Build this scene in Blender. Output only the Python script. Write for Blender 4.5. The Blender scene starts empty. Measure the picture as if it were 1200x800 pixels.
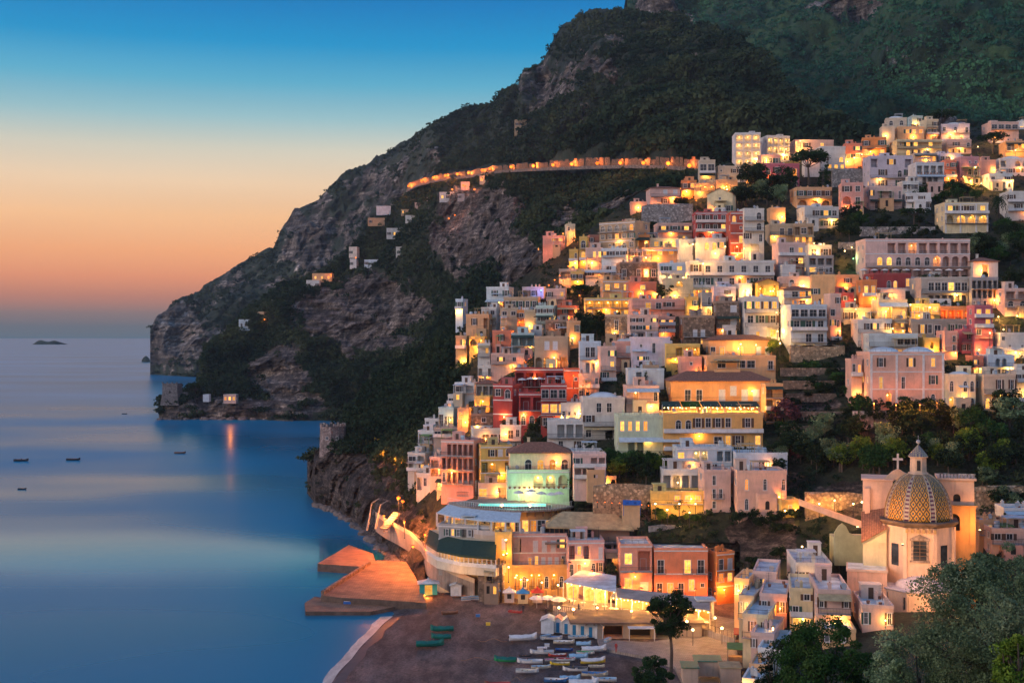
HAZE_ON=True
import bpy, math, random
import numpy as np
from mathutils import Vector, noise, Matrix
R=math.radians
rnd=random.Random(7); nr=np.random.RandomState(7)
C=bpy.context.scene.collection
F=1400.0; H0=55.0; VH=395.0
def P(u,v,D): return Vector(((u-600)/F*D, D, H0-(v-VH)/F*D))
def Pz(u,v,z):
    return P(u,v,(H0-z)*F/(v-VH))
def lin(r,g,b):
    f=lambda c: (c/255/12.92 if c/255<=.04045 else ((c/255+.055)/1.055)**2.4)
    return (f(r),f(g),f(b))
# ---------------------------------------------------------------- materials
MATS={}
class NT:
    def __init__(s,name):
        s.m=bpy.data.materials.new(name); s.m.use_nodes=True; s.t=s.m.node_tree; s.t.nodes.clear()
        s.out=s.t.nodes.new('ShaderNodeOutputMaterial'); MATS[name]=s.m
    def n(s,typ,**k):
        nd=s.t.nodes.new('ShaderNode'+typ)
        for a,b in k.items(): setattr(nd,a,b)
        return nd
    def l(s,a,b): s.t.links.new(a,b)
    def setin(s,nd,**k):
        for a,b in k.items():
            i=nd.inputs[a.replace('_',' ')]
            if hasattr(b,'is_linked'): s.l(b,i)
            else: i.default_value=(tuple(b)+(1,) if isinstance(b,tuple) and len(b)==3 and i.type=='RGBA' else b)
        return nd
    def noise(s,scale,detail=4,rough=.55,vec=None,stretch=None):
        nd=s.n('TexNoise'); s.setin(nd,Scale=scale,Detail=detail,Roughness=rough)
        if vec is None: vec=s.coord()
        if stretch:
            mp=s.n('Mapping'); s.l(vec,mp.inputs[0]); mp.inputs['Scale'].default_value=stretch; vec=mp.outputs[0]
        s.l(vec,nd.inputs['Vector']); return nd.outputs['Fac']
    def coord(s,kind='Object'): return s.n('TexCoord').outputs[kind]
    def ramp(s,fac,stops,interp='LINEAR'):
        nd=s.n('ValToRGB'); cr=nd.color_ramp; cr.interpolation=interp
        while len(cr.elements)<len(stops): cr.elements.new(.5)
        for e,(p,c) in zip(cr.elements,stops):
            e.position=p; e.color=(c,c,c,1) if isinstance(c,(int,float)) else tuple(c)+(1,)
        s.l(fac,nd.inputs[0]); return nd.outputs[0]
    def mix(s,fac,a,b,mode='MIX'):
        nd=s.n('Mix',data_type='RGBA',blend_type=mode)
        for i,x in ((0,fac),(6,a),(7,b)):
            if hasattr(x,'is_linked'): s.l(x,nd.inputs[i])
            else: nd.inputs[i].default_value=x if isinstance(x,(int,float)) else tuple(x)+(1,)
        return nd.outputs[2]
    def math(s,op,a,b=0,c=0):
        nd=s.n('Math',operation=op)
        for i,x in enumerate((a,b,c)):
            if hasattr(x,'is_linked'): s.l(x,nd.inputs[i])
            else: nd.inputs[i].default_value=x
        return nd.outputs[0]
    def bump(s,h,strength=.3,dist=.1):
        nd=s.n('Bump'); nd.inputs['Strength'].default_value=strength; nd.inputs['Distance'].default_value=dist; s.l(h,nd.inputs['Height']); return nd.outputs[0]
    def pr(s,base,rough=.8,normal=None,**k):
        p=s.n('BsdfPrincipled'); s.setin(p,Base_Color=base,Roughness=rough,**k)
        if normal is not None: s.l(normal,p.inputs['Normal'])
        s.l(p.outputs[0],s.out.inputs[0]); return p
def flat(name,col,rough=.7,var=.25,scale=1.5,**k):
    t=NT(name); n=t.noise(scale,5,.6)
    c=t.mix(1.0,col,t.ramp(n,[(.3,1-var),(.7,1+var*.4)]),'MULTIPLY')
    t.pr(c,rough,**k); return t.m
def wallmat(name,stone=False,plain=False):
    t=NT(name); oi=t.n('ObjectInfo'); col=oi.outputs['Color']; co=t.coord()
    rv=t.n('Combine'+'XYZ'); t.l(t.math('MULTIPLY',oi.outputs['Random'],50),rv.inputs[0])
    ad=t.n('VectorMath',operation='ADD'); t.l(co,ad.inputs[0]); t.l(rv.outputs[0],ad.inputs[1]); co=ad.outputs[0]
    n1=t.noise(.35,5,.6,co); n2=t.noise(1.2,5,.65,co,(1.6,1.6,.22)); n3=t.noise(5,3,.6,co)
    c=t.mix(1.0,col,t.ramp(n1,[(.3,.76),(.62,1.05)]),'MULTIPLY')
    st=t.ramp(n2,[(.5,0),(.74,.62)])
    c=t.mix(st,c,t.mix(.55,col,(.2,.17,.14)))
    if stone:
        vo=t.n('TexVoronoi'); vo.inputs['Scale'].default_value=1.7; t.l(co,vo.inputs['Vector'])
        c=t.mix(.75,c,t.mix(1.0,c,t.ramp(vo.outputs['Distance'],[(0,1.35),(.45,.55)]),'MULTIPLY'))
        bw=t.n('RGBToBW'); t.l(vo.outputs['Color'],bw.inputs[0]); c=t.mix(1.0,c,t.ramp(bw.outputs[0],[(.2,.55),(.8,1.3)]),'MULTIPLY')
        t.pr(c,.9,t.bump(vo.outputs['Distance'],.6,.15))
    else:
        c=t.mix(t.ramp(n3,[(.62,0),(.72,.18)]),c,(.33,.28,.24))
        t.pr(c,.85,t.bump(n3,.15,.05))
    return t.m
wallmat('plaster'); wallmat('stone_wall',True)
flat('trim',(.72,.7,.68),.7,.2); flat('roof_wash',(.58,.66,.7),.8,.45,.5)
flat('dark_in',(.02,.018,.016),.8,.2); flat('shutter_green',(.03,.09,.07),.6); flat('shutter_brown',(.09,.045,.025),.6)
flat('shutter_white',(.62,.66,.7),.6); flat('iron',(.035,.035,.04),.5); flat('awning_dark',(.015,.045,.03),.8); flat('awning_pale',(.5,.6,.66),.8)
flat('awning_green',(.16,.3,.1),.8); flat('awning_tan',(.48,.37,.2),.85,.4,.8); flat('wood',(.2,.11,.06),.7); flat('concrete',(.36,.34,.32),.85,.4,.4)
flat('tarp_blue',(.02,.14,.5),.6); flat('tarp_green',(.01,.16,.12),.55,.5,.8); flat('bark',(.09,.07,.055),.95,.5,3)
flat('metal',(.5,.5,.5),.35,.1,Metallic=.8) if False else flat('metal',(.4,.41,.42),.4,.1)
flat('skin',(.5,.3,.2),.6,.1); flat('cloth_dark',(.03,.03,.05),.9); flat('cloth_red',(.4,.04,.03),.9)
def tilemat():
    t=NT('roof_tile'); co=t.coord(); w=t.n('TexWave'); t.setin(w,Scale=1.1,Distortion=.6); t.l(co,w.inputs['Vector'])
    n=t.noise(2.5,4,.7); c=t.ramp(n,[(.3,(.16,.08,.055)),(.5,(.3,.13,.08)),(.7,(.42,.22,.14))])
    c=t.mix(1.0,c,t.ramp(w.outputs['Fac'],[(0,.55),(1,1.1)]),'MULTIPLY'); t.pr(c,.85,t.bump(w.outputs['Fac'],.5,.1))
tilemat()
def glassmat():
    t=NT('glass_dark'); n=t.noise(.5,2); t.pr(t.ramp(n,[(.35,(.02,.025,.03)),(.65,(.06,.07,.085))]),.12)
glassmat()
def litmat(name,c1,c2,s,samp=False):
    t=NT(name); oi=t.n('ObjectInfo'); co=t.coord('Object')
    n=t.noise(1.3,3,.6,co); c=t.ramp(n,[(.3,c1),(.7,c2)])
    e=t.n('Emission'); t.l(c,e.inputs[0]); m=t.math('MULTIPLY',t.math('MULTIPLY_ADD',oi.outputs['Random'],.9,.45),s); t.l(m,e.inputs[1])
    t.l(e.outputs[0],t.out.inputs[0]); t.m.cycles.emission_sampling='AUTO' if samp else 'NONE'
litmat('lit_warm',(1,.32,.03),(1,.6,.14),1.7); litmat('lit_orange',(1,.22,.02),(1,.45,.08),1.6)
litmat('bulb_orange',(1,.17,.015),(1,.22,.02),4); litmat('bulb_yellow',(1,.62,.2),(1,.75,.3),12); litmat('bulb_blue',(.1,.2,1),(.1,.25,1),12); litmat('bulb_green',(.3,1,.4),(.3,1,.4),5)
def leafmat(name,c1,c2,c3,sc=.35):
    t=NT(name); oi=t.n('ObjectInfo'); n=t.noise(sc,3,.6); n2=t.noise(3.5,2)
    c=t.ramp(n,[(.32,c1),(.5,c2),(.7,c3)]); c=t.mix(1.0,c,t.ramp(n2,[(.3,.6),(.7,1.35)]),'MULTIPLY')
    c=t.mix(1.0,c,t.ramp(oi.outputs['Random'],[(0,.75),(1,1.2)]),'MULTIPLY')
    d=t.n('BsdfDiffuse'); t.l(c,d.inputs[0]); tr=t.n('BsdfTranslucent'); t.l(c,tr.inputs[0])
    mx=t.n('MixShader'); mx.inputs[0].default_value=.3; t.l(d.outputs[0],mx.inputs[1]); t.l(tr.outputs[0],mx.inputs[2]); t.l(mx.outputs[0],t.out.inputs[0])
leafmat('leaf_dark',(.012,.028,.016),(.03,.055,.025),(.06,.08,.035))
leafmat('leaf_olive',(.08,.14,.07),(.2,.29,.15),(.34,.42,.25),.25)
leafmat('leaf_green',(.02,.06,.02),(.045,.11,.03),(.1,.17,.05),.3)
leafmat('leaf_lime',(.07,.13,.02),(.14,.22,.03),(.24,.3,.06),.4)
leafmat('leaf_pine',(.012,.035,.015),(.03,.065,.025),(.055,.1,.035),.5)
leafmat('leaf_wood',(.014,.034,.022),(.035,.062,.034),(.1,.12,.055),.02)
leafmat('leaf_haze_tint',(.014,.06,.045),(.04,.15,.085),(.11,.28,.13),.006)  # distance haze put into the leaf colour as a teal tint
leafmat('leaf_bloom',(.1,.04,.05),(.16,.07,.08),(.07,.08,.05),.5)
def terrainmat(name,gcols,rcols,rscale=.02,gscale=.01):
    t=NT(name); co=t.coord('Object'); at=t.n('Attribute',attribute_name='rock')
    n1=t.noise(rscale*4,8,.7,co); n2=t.noise(rscale,9,.72,co,(1,1,2.2)); n3=t.noise(gscale,6,.6,co); n4=t.noise(gscale*14,4,.7,co)
    n5=t.noise(rscale*20,7,.8,co); n6=t.noise(rscale*3,8,.75,co,(1.6,1.6,.35))
    g=t.ramp(n3,[(.35,gcols[0]),(.52,gcols[1]),(.68,gcols[2])]); g=t.mix(1.0,g,t.ramp(n4,[(.3,.5),(.68,1.5)]),'MULTIPLY')
    r=t.ramp(n1,[(.3,rcols[0]),(.5,rcols[1]),(.66,rcols[2])]); r=t.mix(1.0,r,t.ramp(n2,[(.38,.35),(.62,1.45)]),'MULTIPLY'); r=t.mix(1.0,r,t.ramp(n5,[(.4,.35),(.6,1.55)]),'MULTIPLY'); r=t.mix(1.0,r,t.ramp(n6,[(.4,.5),(.6,1.3)]),'MULTIPLY')
    f=t.math('ADD',at.outputs['Fac'],t.math('MULTIPLY',t.math('SUBTRACT',n2,.5),1.3)); f=t.ramp(f,[(.46,0),(.56,1)])
    n7=t.noise(rscale*6,5,.6,co,(.3,.3,3.5)); r=t.mix(1.0,r,t.ramp(n7,[(.44,.5),(.55,1.35)]),'MULTIPLY'); h=t.math('ADD',t.math('ADD',n1,t.math('MULTIPLY',n2,1.5)),t.math('MULTIPLY',n6,1.0))
    c=t.mix(f,g,r)
    t.pr(c,.95,t.bump(h,1.0,5.0))
G0=((.012,.024,.014),(.026,.042,.022),(.055,.07,.032))
terrainmat('hill_far',((.012,.026,.018),(.028,.046,.028),(.07,.085,.05)),((.06,.052,.045),(.15,.13,.11),(.29,.255,.22)),.012,.006)
terrainmat('hill_back',((.012,.035,.02),(.03,.08,.035),(.08,.16,.06)),((.08,.075,.07),(.18,.165,.15),(.3,.28,.26)),.012,.005)
terrainmat('hill_mid',G0,((.06,.048,.04),(.16,.13,.108),(.34,.285,.235)),.025,.012)
terrainmat('hill_near',((.014,.028,.014),(.035,.05,.022),(.08,.08,.035)),((.06,.045,.038),(.15,.11,.085),(.28,.21,.16)),.06,.04)
def sandmat():
    t=NT('dark_sand'); co=t.coord(); n1=t.noise(.05,5,.6,co,(1,.4,1)); n2=t.noise(2.5,5,.7,co); n3=t.noise(.35,4,.6,co,(1,.35,1))
    c=t.ramp(n1,[(.35,(.07,.06,.065)),(.5,(.12,.095,.095)),(.65,(.26,.17,.15))]); c=t.mix(1.0,c,t.ramp(n2,[(.35,.5),(.65,1.45)]),'MULTIPLY'); c=t.mix(1.0,c,t.ramp(n3,[(.35,.5),(.65,1.45)]),'MULTIPLY')
    t.pr(c,.9,t.bump(t.math('ADD',n2,n3),1.0,.6))
sandmat()
def foammat():
    t=NT('foam'); co=t.coord(); n=t.noise(.5,6,.7,co,(1,.3,1)); c=t.ramp(n,[(.3,(.4,.3,.24)),(.6,(.72,.6,.5))]); t.pr(c,.5)
foammat()
def pavemat(name,a,b,sc=1.2):
    t=NT(name); co=t.coord(); n=t.noise(.25,6,.7,co); vo=t.n('TexBrick'); t.setin(vo,Color1=(1,1,1),Color2=(.75,.75,.75),Mortar=(.45,.45,.45),Scale=sc); t.l(co,vo.inputs['Vector'])
    c=t.mix(1.0,t.ramp(n,[(.35,a),(.65,b)]),vo.outputs['Color'],'MULTIPLY'); t.pr(c,.8)
pavemat('quay_stone',(.2,.1,.06),(.46,.25,.14),.5); pavemat('paving',(.25,.2,.17),(.42,.35,.3),.8)
def watermat():
    t=NT('water'); co=t.coord()
    n1=t.noise(.0062,3,.5,co,(.5,.8,1)); n2=t.noise(.4,4,.6,co,(1,.8,1)); n3=t.noise(.05,4,.6,co,(1,.7,1))
    geo=t.n('NewGeometry').outputs['Position']
    rough=t.ramp(n1,[(.36,.2),(.66,.46)])
    sp=t.n('SeparateXYZ'); t.l(geo,sp.inputs[0]); fy=t.n('MapRange'); t.l(sp.outputs[1],fy.inputs[0]); fy.inputs[1].default_value=450; fy.inputs[2].default_value=1100; fy.inputs[3].default_value=0; fy.inputs[4].default_value=1
    rough=t.mix(fy.outputs[0],rough,(.3,.3,.3)); yy=t.math('ADD',sp.outputs[1],t.math('MULTIPLY',t.math('SUBTRACT',n1,.5),170))
    sl=t.math('DIVIDE',t.math('SUBTRACT',yy,302),30); sl=t.math('POWER',2.718,t.math('MULTIPLY',t.math('MULTIPLY',sl,sl),-1)); rough=t.mix(sl,rough,(.07,.07,.07))
    base=t.ramp(n1,[(.35,(.001,.11,.18)),(.65,(.001,.23,.42))])
    p=t.pr(base,rough,t.bump(t.math('ADD',n2,t.math('MULTIPLY',n3,1.5)),.025,.5)); p.inputs['IOR'].default_value=1.38
watermat()
# ---------------------------------------------------------------- mesh helpers
class MB:
    def __init__(s): s.v=[];s.f=[];s.m=[]
    def poly(s,pts,m=0):
        i=len(s.v); s.v+=[tuple(p) for p in pts]; s.f.append(tuple(range(i,i+len(pts)))); s.m.append(m)
    def box(s,x0,x1,y0,y1,z0,z1,m=0):
        a=[(x0,y0,z0),(x1,y0,z0),(x1,y1,z0),(x0,y1,z0),(x0,y0,z1),(x1,y0,z1),(x1,y1,z1),(x0,y1,z1)]
        i=len(s.v); s.v+=a
        for q in ((0,3,2,1),(4,5,6,7),(0,1,5,4),(1,2,6,5),(2,3,7,6),(3,0,4,7)): s.f.append(tuple(i+k for k in q)); s.m.append(m)
    def prism(s,pts,z0,z1,m=0,mt=None):
        n=len(pts); zz=lambda z,k: z[k] if isinstance(z,(list,tuple)) else z
        i=len(s.v); s.v+=[(p[0],p[1],zz(z0,k)) for k,p in enumerate(pts)]+[(p[0],p[1],zz(z1,k)) for k,p in enumerate(pts)]
        s.f.append(tuple(i+n+k for k in range(n))); s.m.append(m if mt is None else mt)
        s.f.append(tuple(i+n-1-k for k in range(n))); s.m.append(m)
        for k in range(n): s.f.append((i+k,i+(k+1)%n,i+n+(k+1)%n,i+n+k)); s.m.append(m)
    def rings(s,rings,m=0,cap=True):
        i=len(s.v); n=len(rings[0])
        for r in rings: s.v+=[tuple(p) for p in r]
        for a in range(len(rings)-1):
            for k in range(n):
                s.f.append((i+a*n+k,i+a*n+(k+1)%n,i+(a+1)*n+(k+1)%n,i+(a+1)*n+k)); s.m.append(m)
        if cap:
            s.f.append(tuple(i+n-1-k for k in range(n))); s.m.append(m); b=i+(len(rings)-1)*n; s.f.append(tuple(b+k for k in range(n))); s.m.append(m)
    def lathe(s,prof,n=12,c=(0,0,0),m=0,sx=1,sy=1,a0=0):
        s.rings([[(c[0]+r*sx*math.cos(a0+2*math.pi*k/n),c[1]+r*sy*math.sin(a0+2*math.pi*k/n),c[2]+z) for k in range(n)] for r,z in prof],m)
    def tube(s,pts,rs,n=6,m=0):
        pts=[Vector(p) for p in pts]; rr=[]
        if not isinstance(rs,(list,tuple)): rs=[rs]*len(pts)
        for k,p in enumerate(pts):
            d=(pts[min(k+1,len(pts)-1)]-pts[max(k-1,0)]).normalized(); a=d.orthogonal().normalized() if abs(d.z)<.95 else Vector((1,0,0)); a=(a-d*a.dot(d)).normalized(); b=d.cross(a)
            rr.append([p+(a*math.cos(2*math.pi*j/n)+b*math.sin(2*math.pi*j/n))*rs[k] for j in range(n)])
        s.rings(rr,m)
    def mesh(s,name,mats,smooth=False):
        me=bpy.data.meshes.new(name); me.from_pydata(s.v,[],s.f)
        for x in (mats if isinstance(mats,(list,tuple)) else [mats]): me.materials.append(MATS[x])
        me.polygons.foreach_set('material_index',s.m)
        if smooth: me.polygons.foreach_set('use_smooth',[True]*len(s.f))
        me.update(); return me
    def build(s,name,mats,parent=None,smooth=False,col=None,loc=None,**k):
        return link(name,s.mesh(name,mats,smooth),parent,col=col,loc=loc,**k)
def link(name,me,parent=None,col=None,loc=None,rz=None,**k):
    o=bpy.data.objects.new(name,me); C.objects.link(o)
    if parent: o.parent=parent
    if col: o.color=tuple(col)+(1,)
    if loc is not None: o.location=loc
    if rz is not None: o.rotation_euler=(0,0,rz)
    for a,b in k.items(): o[a]=b
    return o
def thing(name,label,cat,loc,rz=0,group=None):
    o=bpy.data.objects.new(name,None); C.objects.link(o); o.location=loc; o.rotation_euler=(0,0,rz); o.empty_display_size=.5
    o['label']=label; o['category']=cat
    if group: o['group']=group
    return o
def tag(o,label,cat,group=None):
    o['label']=label; o['category']=cat
    if group: o['group']=group
    return o
def copytree(o,parent=None):
    c=o.copy(); C.objects.link(c); c.parent=parent
    for ch in o.children: copytree(ch,c)
    return c
def light(loc,power,col,parent=None,r=.25):
    ld=bpy.data.lights.new('lamp_light','POINT'); ld.energy=power; ld.color=col; ld.shadow_soft_size=r
    o=bpy.data.objects.new('lamp_light',ld); C.objects.link(o); o.location=loc
    if parent: o.parent=parent
    return o
ORA=(1,.26,.03); YEL=(1,.44,.08)
# ---------------------------------------------------------------- terrain depth table
def interp(x,xs,ys): return float(np.interp(x,xs,ys))
COL={ # u : (v,D) from the foot upwards
360:[(578,421),(560,422),(545,424),(538,428)],
370:[(592,391),(560,393),(540,400),(527,410)],
385:[(596,383),(560,387),(530,398),(521,410)],
410:[(610,358),(570,364),(530,385),(500,425),(488,450)],
430:[(628,331),(585,345),(540,370),(490,425),(455,468)],
460:[(655,296),(610,312),(560,338),(500,385),(430,470)],
490:[(690,261),(650,275),(600,300),(540,335),(470,390),(412,470)],
520:[(708,246),(660,258),(600,285),(550,308),(500,334),(440,375),(396,450)],
550:[(712,242),(650,262),(600,280),(550,298),(500,318),(450,342),(400,372),(372,410)],
600:[(715,238),(660,252),(600,272),(550,288),(500,305),(450,326),(400,350),(350,385),(332,420)],
650:[(720,233),(660,247),(600,264),(550,279),(500,294),(450,312),(400,335),(350,364),(300,420)],
700:[(724,229),(660,244),(600,259),(550,272),(500,287),(450,304),(400,326),(350,353),(300,390),(262,440)],
750:[(726,227),(650,244),(600,254),(550,266),(500,280),(450,297),(400,318),(350,343),(300,376),(250,425),(225,460)],
850:[(728,225),(650,241),(600,251),(550,263),(500,277),(450,293),(400,313),(350,337),(300,368),(250,408),(215,450),(192,495)],
900:[(820,172),(760,190),(700,212),(655,236),(600,248),(550,260),(500,274),(450,290),(400,310),(350,334),(300,364),(250,402),(215,445),(185,505)],
960:[(820,165),(760,182),(700,205),(655,226),(600,244),(550,257),(500,271),(450,288),(400,307),(350,331),(300,361),(250,399),(200,460),(182,510)],
1050:[(820,152),(760,172),(700,200),(650,220),(600,235),(550,248),(500,262),(450,280),(400,300),(350,325),(300,356),(250,396),(200,446),(150,515)],
1130:[(820,142),(760,165),(700,195),(650,216),(600,232),(550,246),(500,260),(450,278),(400,298),(350,323),(300,354),(250,394),(200,444),(150,515)],
1260:[(820,135),(760,155),(700,188),(650,210),(600,228),(550,243),(500,258),(450,276),(400,296),(350,321),(300,352),(250,392),(200,442),(145,520)],
1520:[(820,125),(760,145),(700,176),(650,198),(600,218),(550,234),(500,250),(450,268),(400,288),(350,313),(300,344),(250,384),(200,434),(150,512)]}
UC=sorted(COL)
def colv(u,idx): return interp(u,UC,[COL[c][idx][0] for c in UC])
def Df(u,v):
    ds=[]
    for c in UC:
        vs=[-p[0] for p in COL[c]]; ds.append(interp(-v,vs,[p[1] for p in COL[c]]))
    return interp(u,UC,ds)
def gridmesh(name,mat,Pt,rock=None,kind='structure',smooth=True):
    nu,nv=Pt.shape[:2]; me=bpy.data.meshes.new(name)
    idx=np.arange(nu*nv).reshape(nu,nv)
    q=np.stack([idx[:-1,:-1],idx[1:,:-1],idx[1:,1:],idx[:-1,1:]],-1).reshape(-1,4)
    me.vertices.add(nu*nv); me.vertices.foreach_set('co',Pt.reshape(-1).astype(np.float32))
    me.loops.add(q.size); me.loops.foreach_set('vertex_index',q.reshape(-1).astype(np.int32))
    me.polygons.add(len(q)); me.polygons.foreach_set('loop_start',np.arange(0,q.size,4,dtype=np.int32)); me.polygons.foreach_set('use_smooth',[smooth]*len(q))
    me.update(calc_edges=True); me.validate()
    if rock is not None:
        a=me.attributes.new('rock','FLOAT','POINT'); a.data.foreach_set('value',rock.reshape(-1).astype(np.float32))
    me.materials.append(MATS[mat]); o=link(name,me); o['kind']=kind; return o
def fbm(p,s,o=4,seed=0): return noise.fractal(Vector((p[0]*s+seed,p[1]*s-seed,p[2]*s)),.9,2.1,o)
def ellmask(u,v,ells):
    m=0
    for (cu,cv,a,b,w) in ells:
        d=((u-cu)/a)**2+((v-cv)/b)**2
        if d<1.6: m=max(m,w*min(1,max(0,(1.6-d)/.9)))
    return m
def fan(name,mat,cols,nu,nv,amp,sc,ells,back=(200,-120),seed=0,ridgeamp=.5,base=.12,vj=3):
    us=[c[0] for c in cols]; n=len(cols[0][1]); Pt=np.zeros((nu,nv+3,3)); rk=np.zeros((nu,nv+3)); UV=np.zeros((nu,nv,2))
    for i in range(nu):
        u=us[0]+(us[-1]-us[0])*i/(nu-1)
        ctl=[(interp(u,us,[c[1][k][0] for c in cols]),interp(u,us,[c[1][k][1] for c in cols])) for k in range(n)]
        for j in range(nv):
            t=j/(nv-1)*(n-1); v=interp(t,range(n),[c[0] for c in ctl]); D=interp(t,range(n),[c[1] for c in ctl])
            tt=j/(nv-1); v+=tt**2*(2.6*noise.noise(Vector((u*.11,3,seed)))+1.6*noise.noise(Vector((u*.4,5,seed))))*(1 if tt>.2 else 0); p=P(u,v,D)
            w=noise.noise(Vector((u*.02+seed,v*.02,seed)))*14; w2=noise.noise(Vector((u*.02+seed+9,v*.02,seed)))*10
            w+=noise.noise(Vector((u*.07,v*.09,seed+4)))*13+noise.noise(Vector((u*.2,v*.25,seed+6)))*6; w2+=noise.noise(Vector((u*.07,v*.09,seed+14)))*9+noise.noise(Vector((u*.2,v*.25,seed+16)))*5; m=ellmask(u+w,v+w2,ells)
            a=amp*(1 if tt<.85 else 1-(tt-.85)/.15*(1-ridgeamp))
            d=fbm(p,sc,6,seed); d2=noise.ridged_multi_fractal(Vector((p.x*sc*1.5,p.y*sc*1.5,p.z*sc*3.2+seed)),.9,2.1,5,1.0,2.0)-1.2
            q=p+Vector((p.x,p.y,0)).normalized()*(-a*(d*(1-.5*m)+m*.55*d2))+Vector((0,0,a*.35*d))*(1 if tt>.04 else 0)
            q.z+=fbm(p,sc*6,3,seed+3)*amp*.07*(tt>.05)
            Pt[i,j+1]=q; rk[i,j+1]=base+m*.62; UV[i,j]=(u,v)
        Pt[i,0]=Pt[i,1]-[0,-2,12]; rk[i,0]=.7; rk[i,1]=max(rk[i,1],.5)
        for k in (1,2): Pt[i,nv+k]=Pt[i,nv]+np.array([0,back[0]*k,back[1]*k]); rk[i,nv+k]=.2
    o=gridmesh(name,mat,Pt,rk); return o,Pt,rk
ROADL=[(470,224),(490,214),(510,209),(530,206),(550,204),(575,199),(600,197),(640,195),(690,193),(740,192),(785,193),(826,197)]
def near_road(p):
    u=600+F*p[0]/p[1]; v=VH+F*(H0-p[2])/p[1]
    if 472<u<826 and abs(v-1-interp(u,[r[0] for r in ROADL],[r[1] for r in ROADL]))<7: return True
    return False
def clumps(name,label,Pt,rk,count,rad,mat,ncard=12,thr=.4,jrow=(4,-6),uvr=None):
    nu,nv=Pt.shape[:2]; CC=[];SS=[];k=0;tries=0
    while k<count and tries<count*12:
        tries+=1; i=nr.randint(1,nu-1); j=nr.randint(jrow[0],nv+jrow[1]); q=Pt[i,j]
        pp=Vector(q*(60/rad/1000)); f1=noise.noise(pp*3.5); f2=noise.noise(pp*12+Vector((5,5,5)))
        if rk[i,j]+.45*f1+.3*f2>thr: continue
        if near_road(q): continue
        if uvr is not None and not uvr(q): continue
        s=rad*(.45+nr.rand()*.95); CC.append(q+np.array([nr.randn()*s*.8,nr.randn()*s*.8,s*.35])); SS.append(s); k+=1
    CC=np.repeat(np.array(CC),ncard,0); SS=np.repeat(np.array(SS),ncard)[:,None]; n=len(CC)
    w=nr.randn(n,3); w[:,2]=np.abs(w[:,2])*1.1-.25; w/=np.linalg.norm(w,axis=1,keepdims=True)
    c=CC+w*SS*(.55+.5*nr.rand(n,1))*np.array([1,1,.9])
    nn=w+nr.randn(n,3)*.9; nn/=np.linalg.norm(nn,axis=1,keepdims=True); a=np.cross(nn,nr.randn(n,3)); a/=np.linalg.norm(a,axis=1,keepdims=True); b=np.cross(nn,a)
    sz=SS*(.26+.36*nr.rand(n,1))*(12/ncard)**.4
    V=np.stack([c-a*sz,c-b*sz*.7,c+a*sz,c+b*sz*.7],1).reshape(-1,3); me=bpy.data.meshes.new(name)
    me.vertices.add(4*n); me.vertices.foreach_set('co',V.reshape(-1).astype(np.float32)); me.loops.add(4*n); me.loops.foreach_set('vertex_index',np.arange(4*n,dtype=np.int32))
    me.polygons.add(n); me.polygons.foreach_set('loop_start',np.arange(0,4*n,4,dtype=np.int32)); me.update(calc_edges=True)
    me.materials.append(MATS[mat]); o=link(name,me); o['kind']='stuff'; o['label']=label; o['category']='woodland'; return o
# ---- leaf cards
def cards(centers,size,name,mat,parent=None,flatz=.0,**k):
    n=len(centers); c=np.asarray(centers,dtype=np.float64)
    a=nr.randn(n,3); a/=np.linalg.norm(a,axis=1,keepdims=True); b=nr.randn(n,3); b-=a*(a*b).sum(1,keepdims=True); b/=np.linalg.norm(b,axis=1,keepdims=True)
    s=size*(.6+.8*nr.rand(n,1)); V=np.stack([c-a*s,c-b*s*.5,c+a*s,c+b*s*.5],1).reshape(-1,3); me=bpy.data.meshes.new(name)
    me.vertices.add(4*n); me.vertices.foreach_set('co',V.reshape(-1).astype(np.float32)); me.loops.add(4*n); me.loops.foreach_set('vertex_index',np.arange(4*n,dtype=np.int32))
    me.polygons.add(n); me.polygons.foreach_set('loop_start',np.arange(0,4*n,4,dtype=np.int32)); me.update(calc_edges=True); me.materials.append(MATS[mat])
    return link(name,me,parent,**k)
def crownpts(K,n,rx,ry,rz,cz,cr,hollow=.55,shape=None):
    out=[];cs=[]
    while len(cs)<K:
        p=nr.uniform(-1,1,3); d=np.linalg.norm(p)
        if d>1 or d<hollow: continue
        q=np.array([p[0]*rx,p[1]*ry,p[2]*rz+cz])
        if shape and not shape(p): continue
        cs.append(q)
    for q in cs:
        r=cr*(.5+nr.rand()); m=max(3,int(n*(.5+nr.rand())))
        w=nr.randn(m,3); w/=np.linalg.norm(w,axis=1,keepdims=True); out.append(q+w*r*(.55+.5*nr.rand(m,1))*np.array([1,1,.75]))
    return np.concatenate(out),cs
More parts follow.
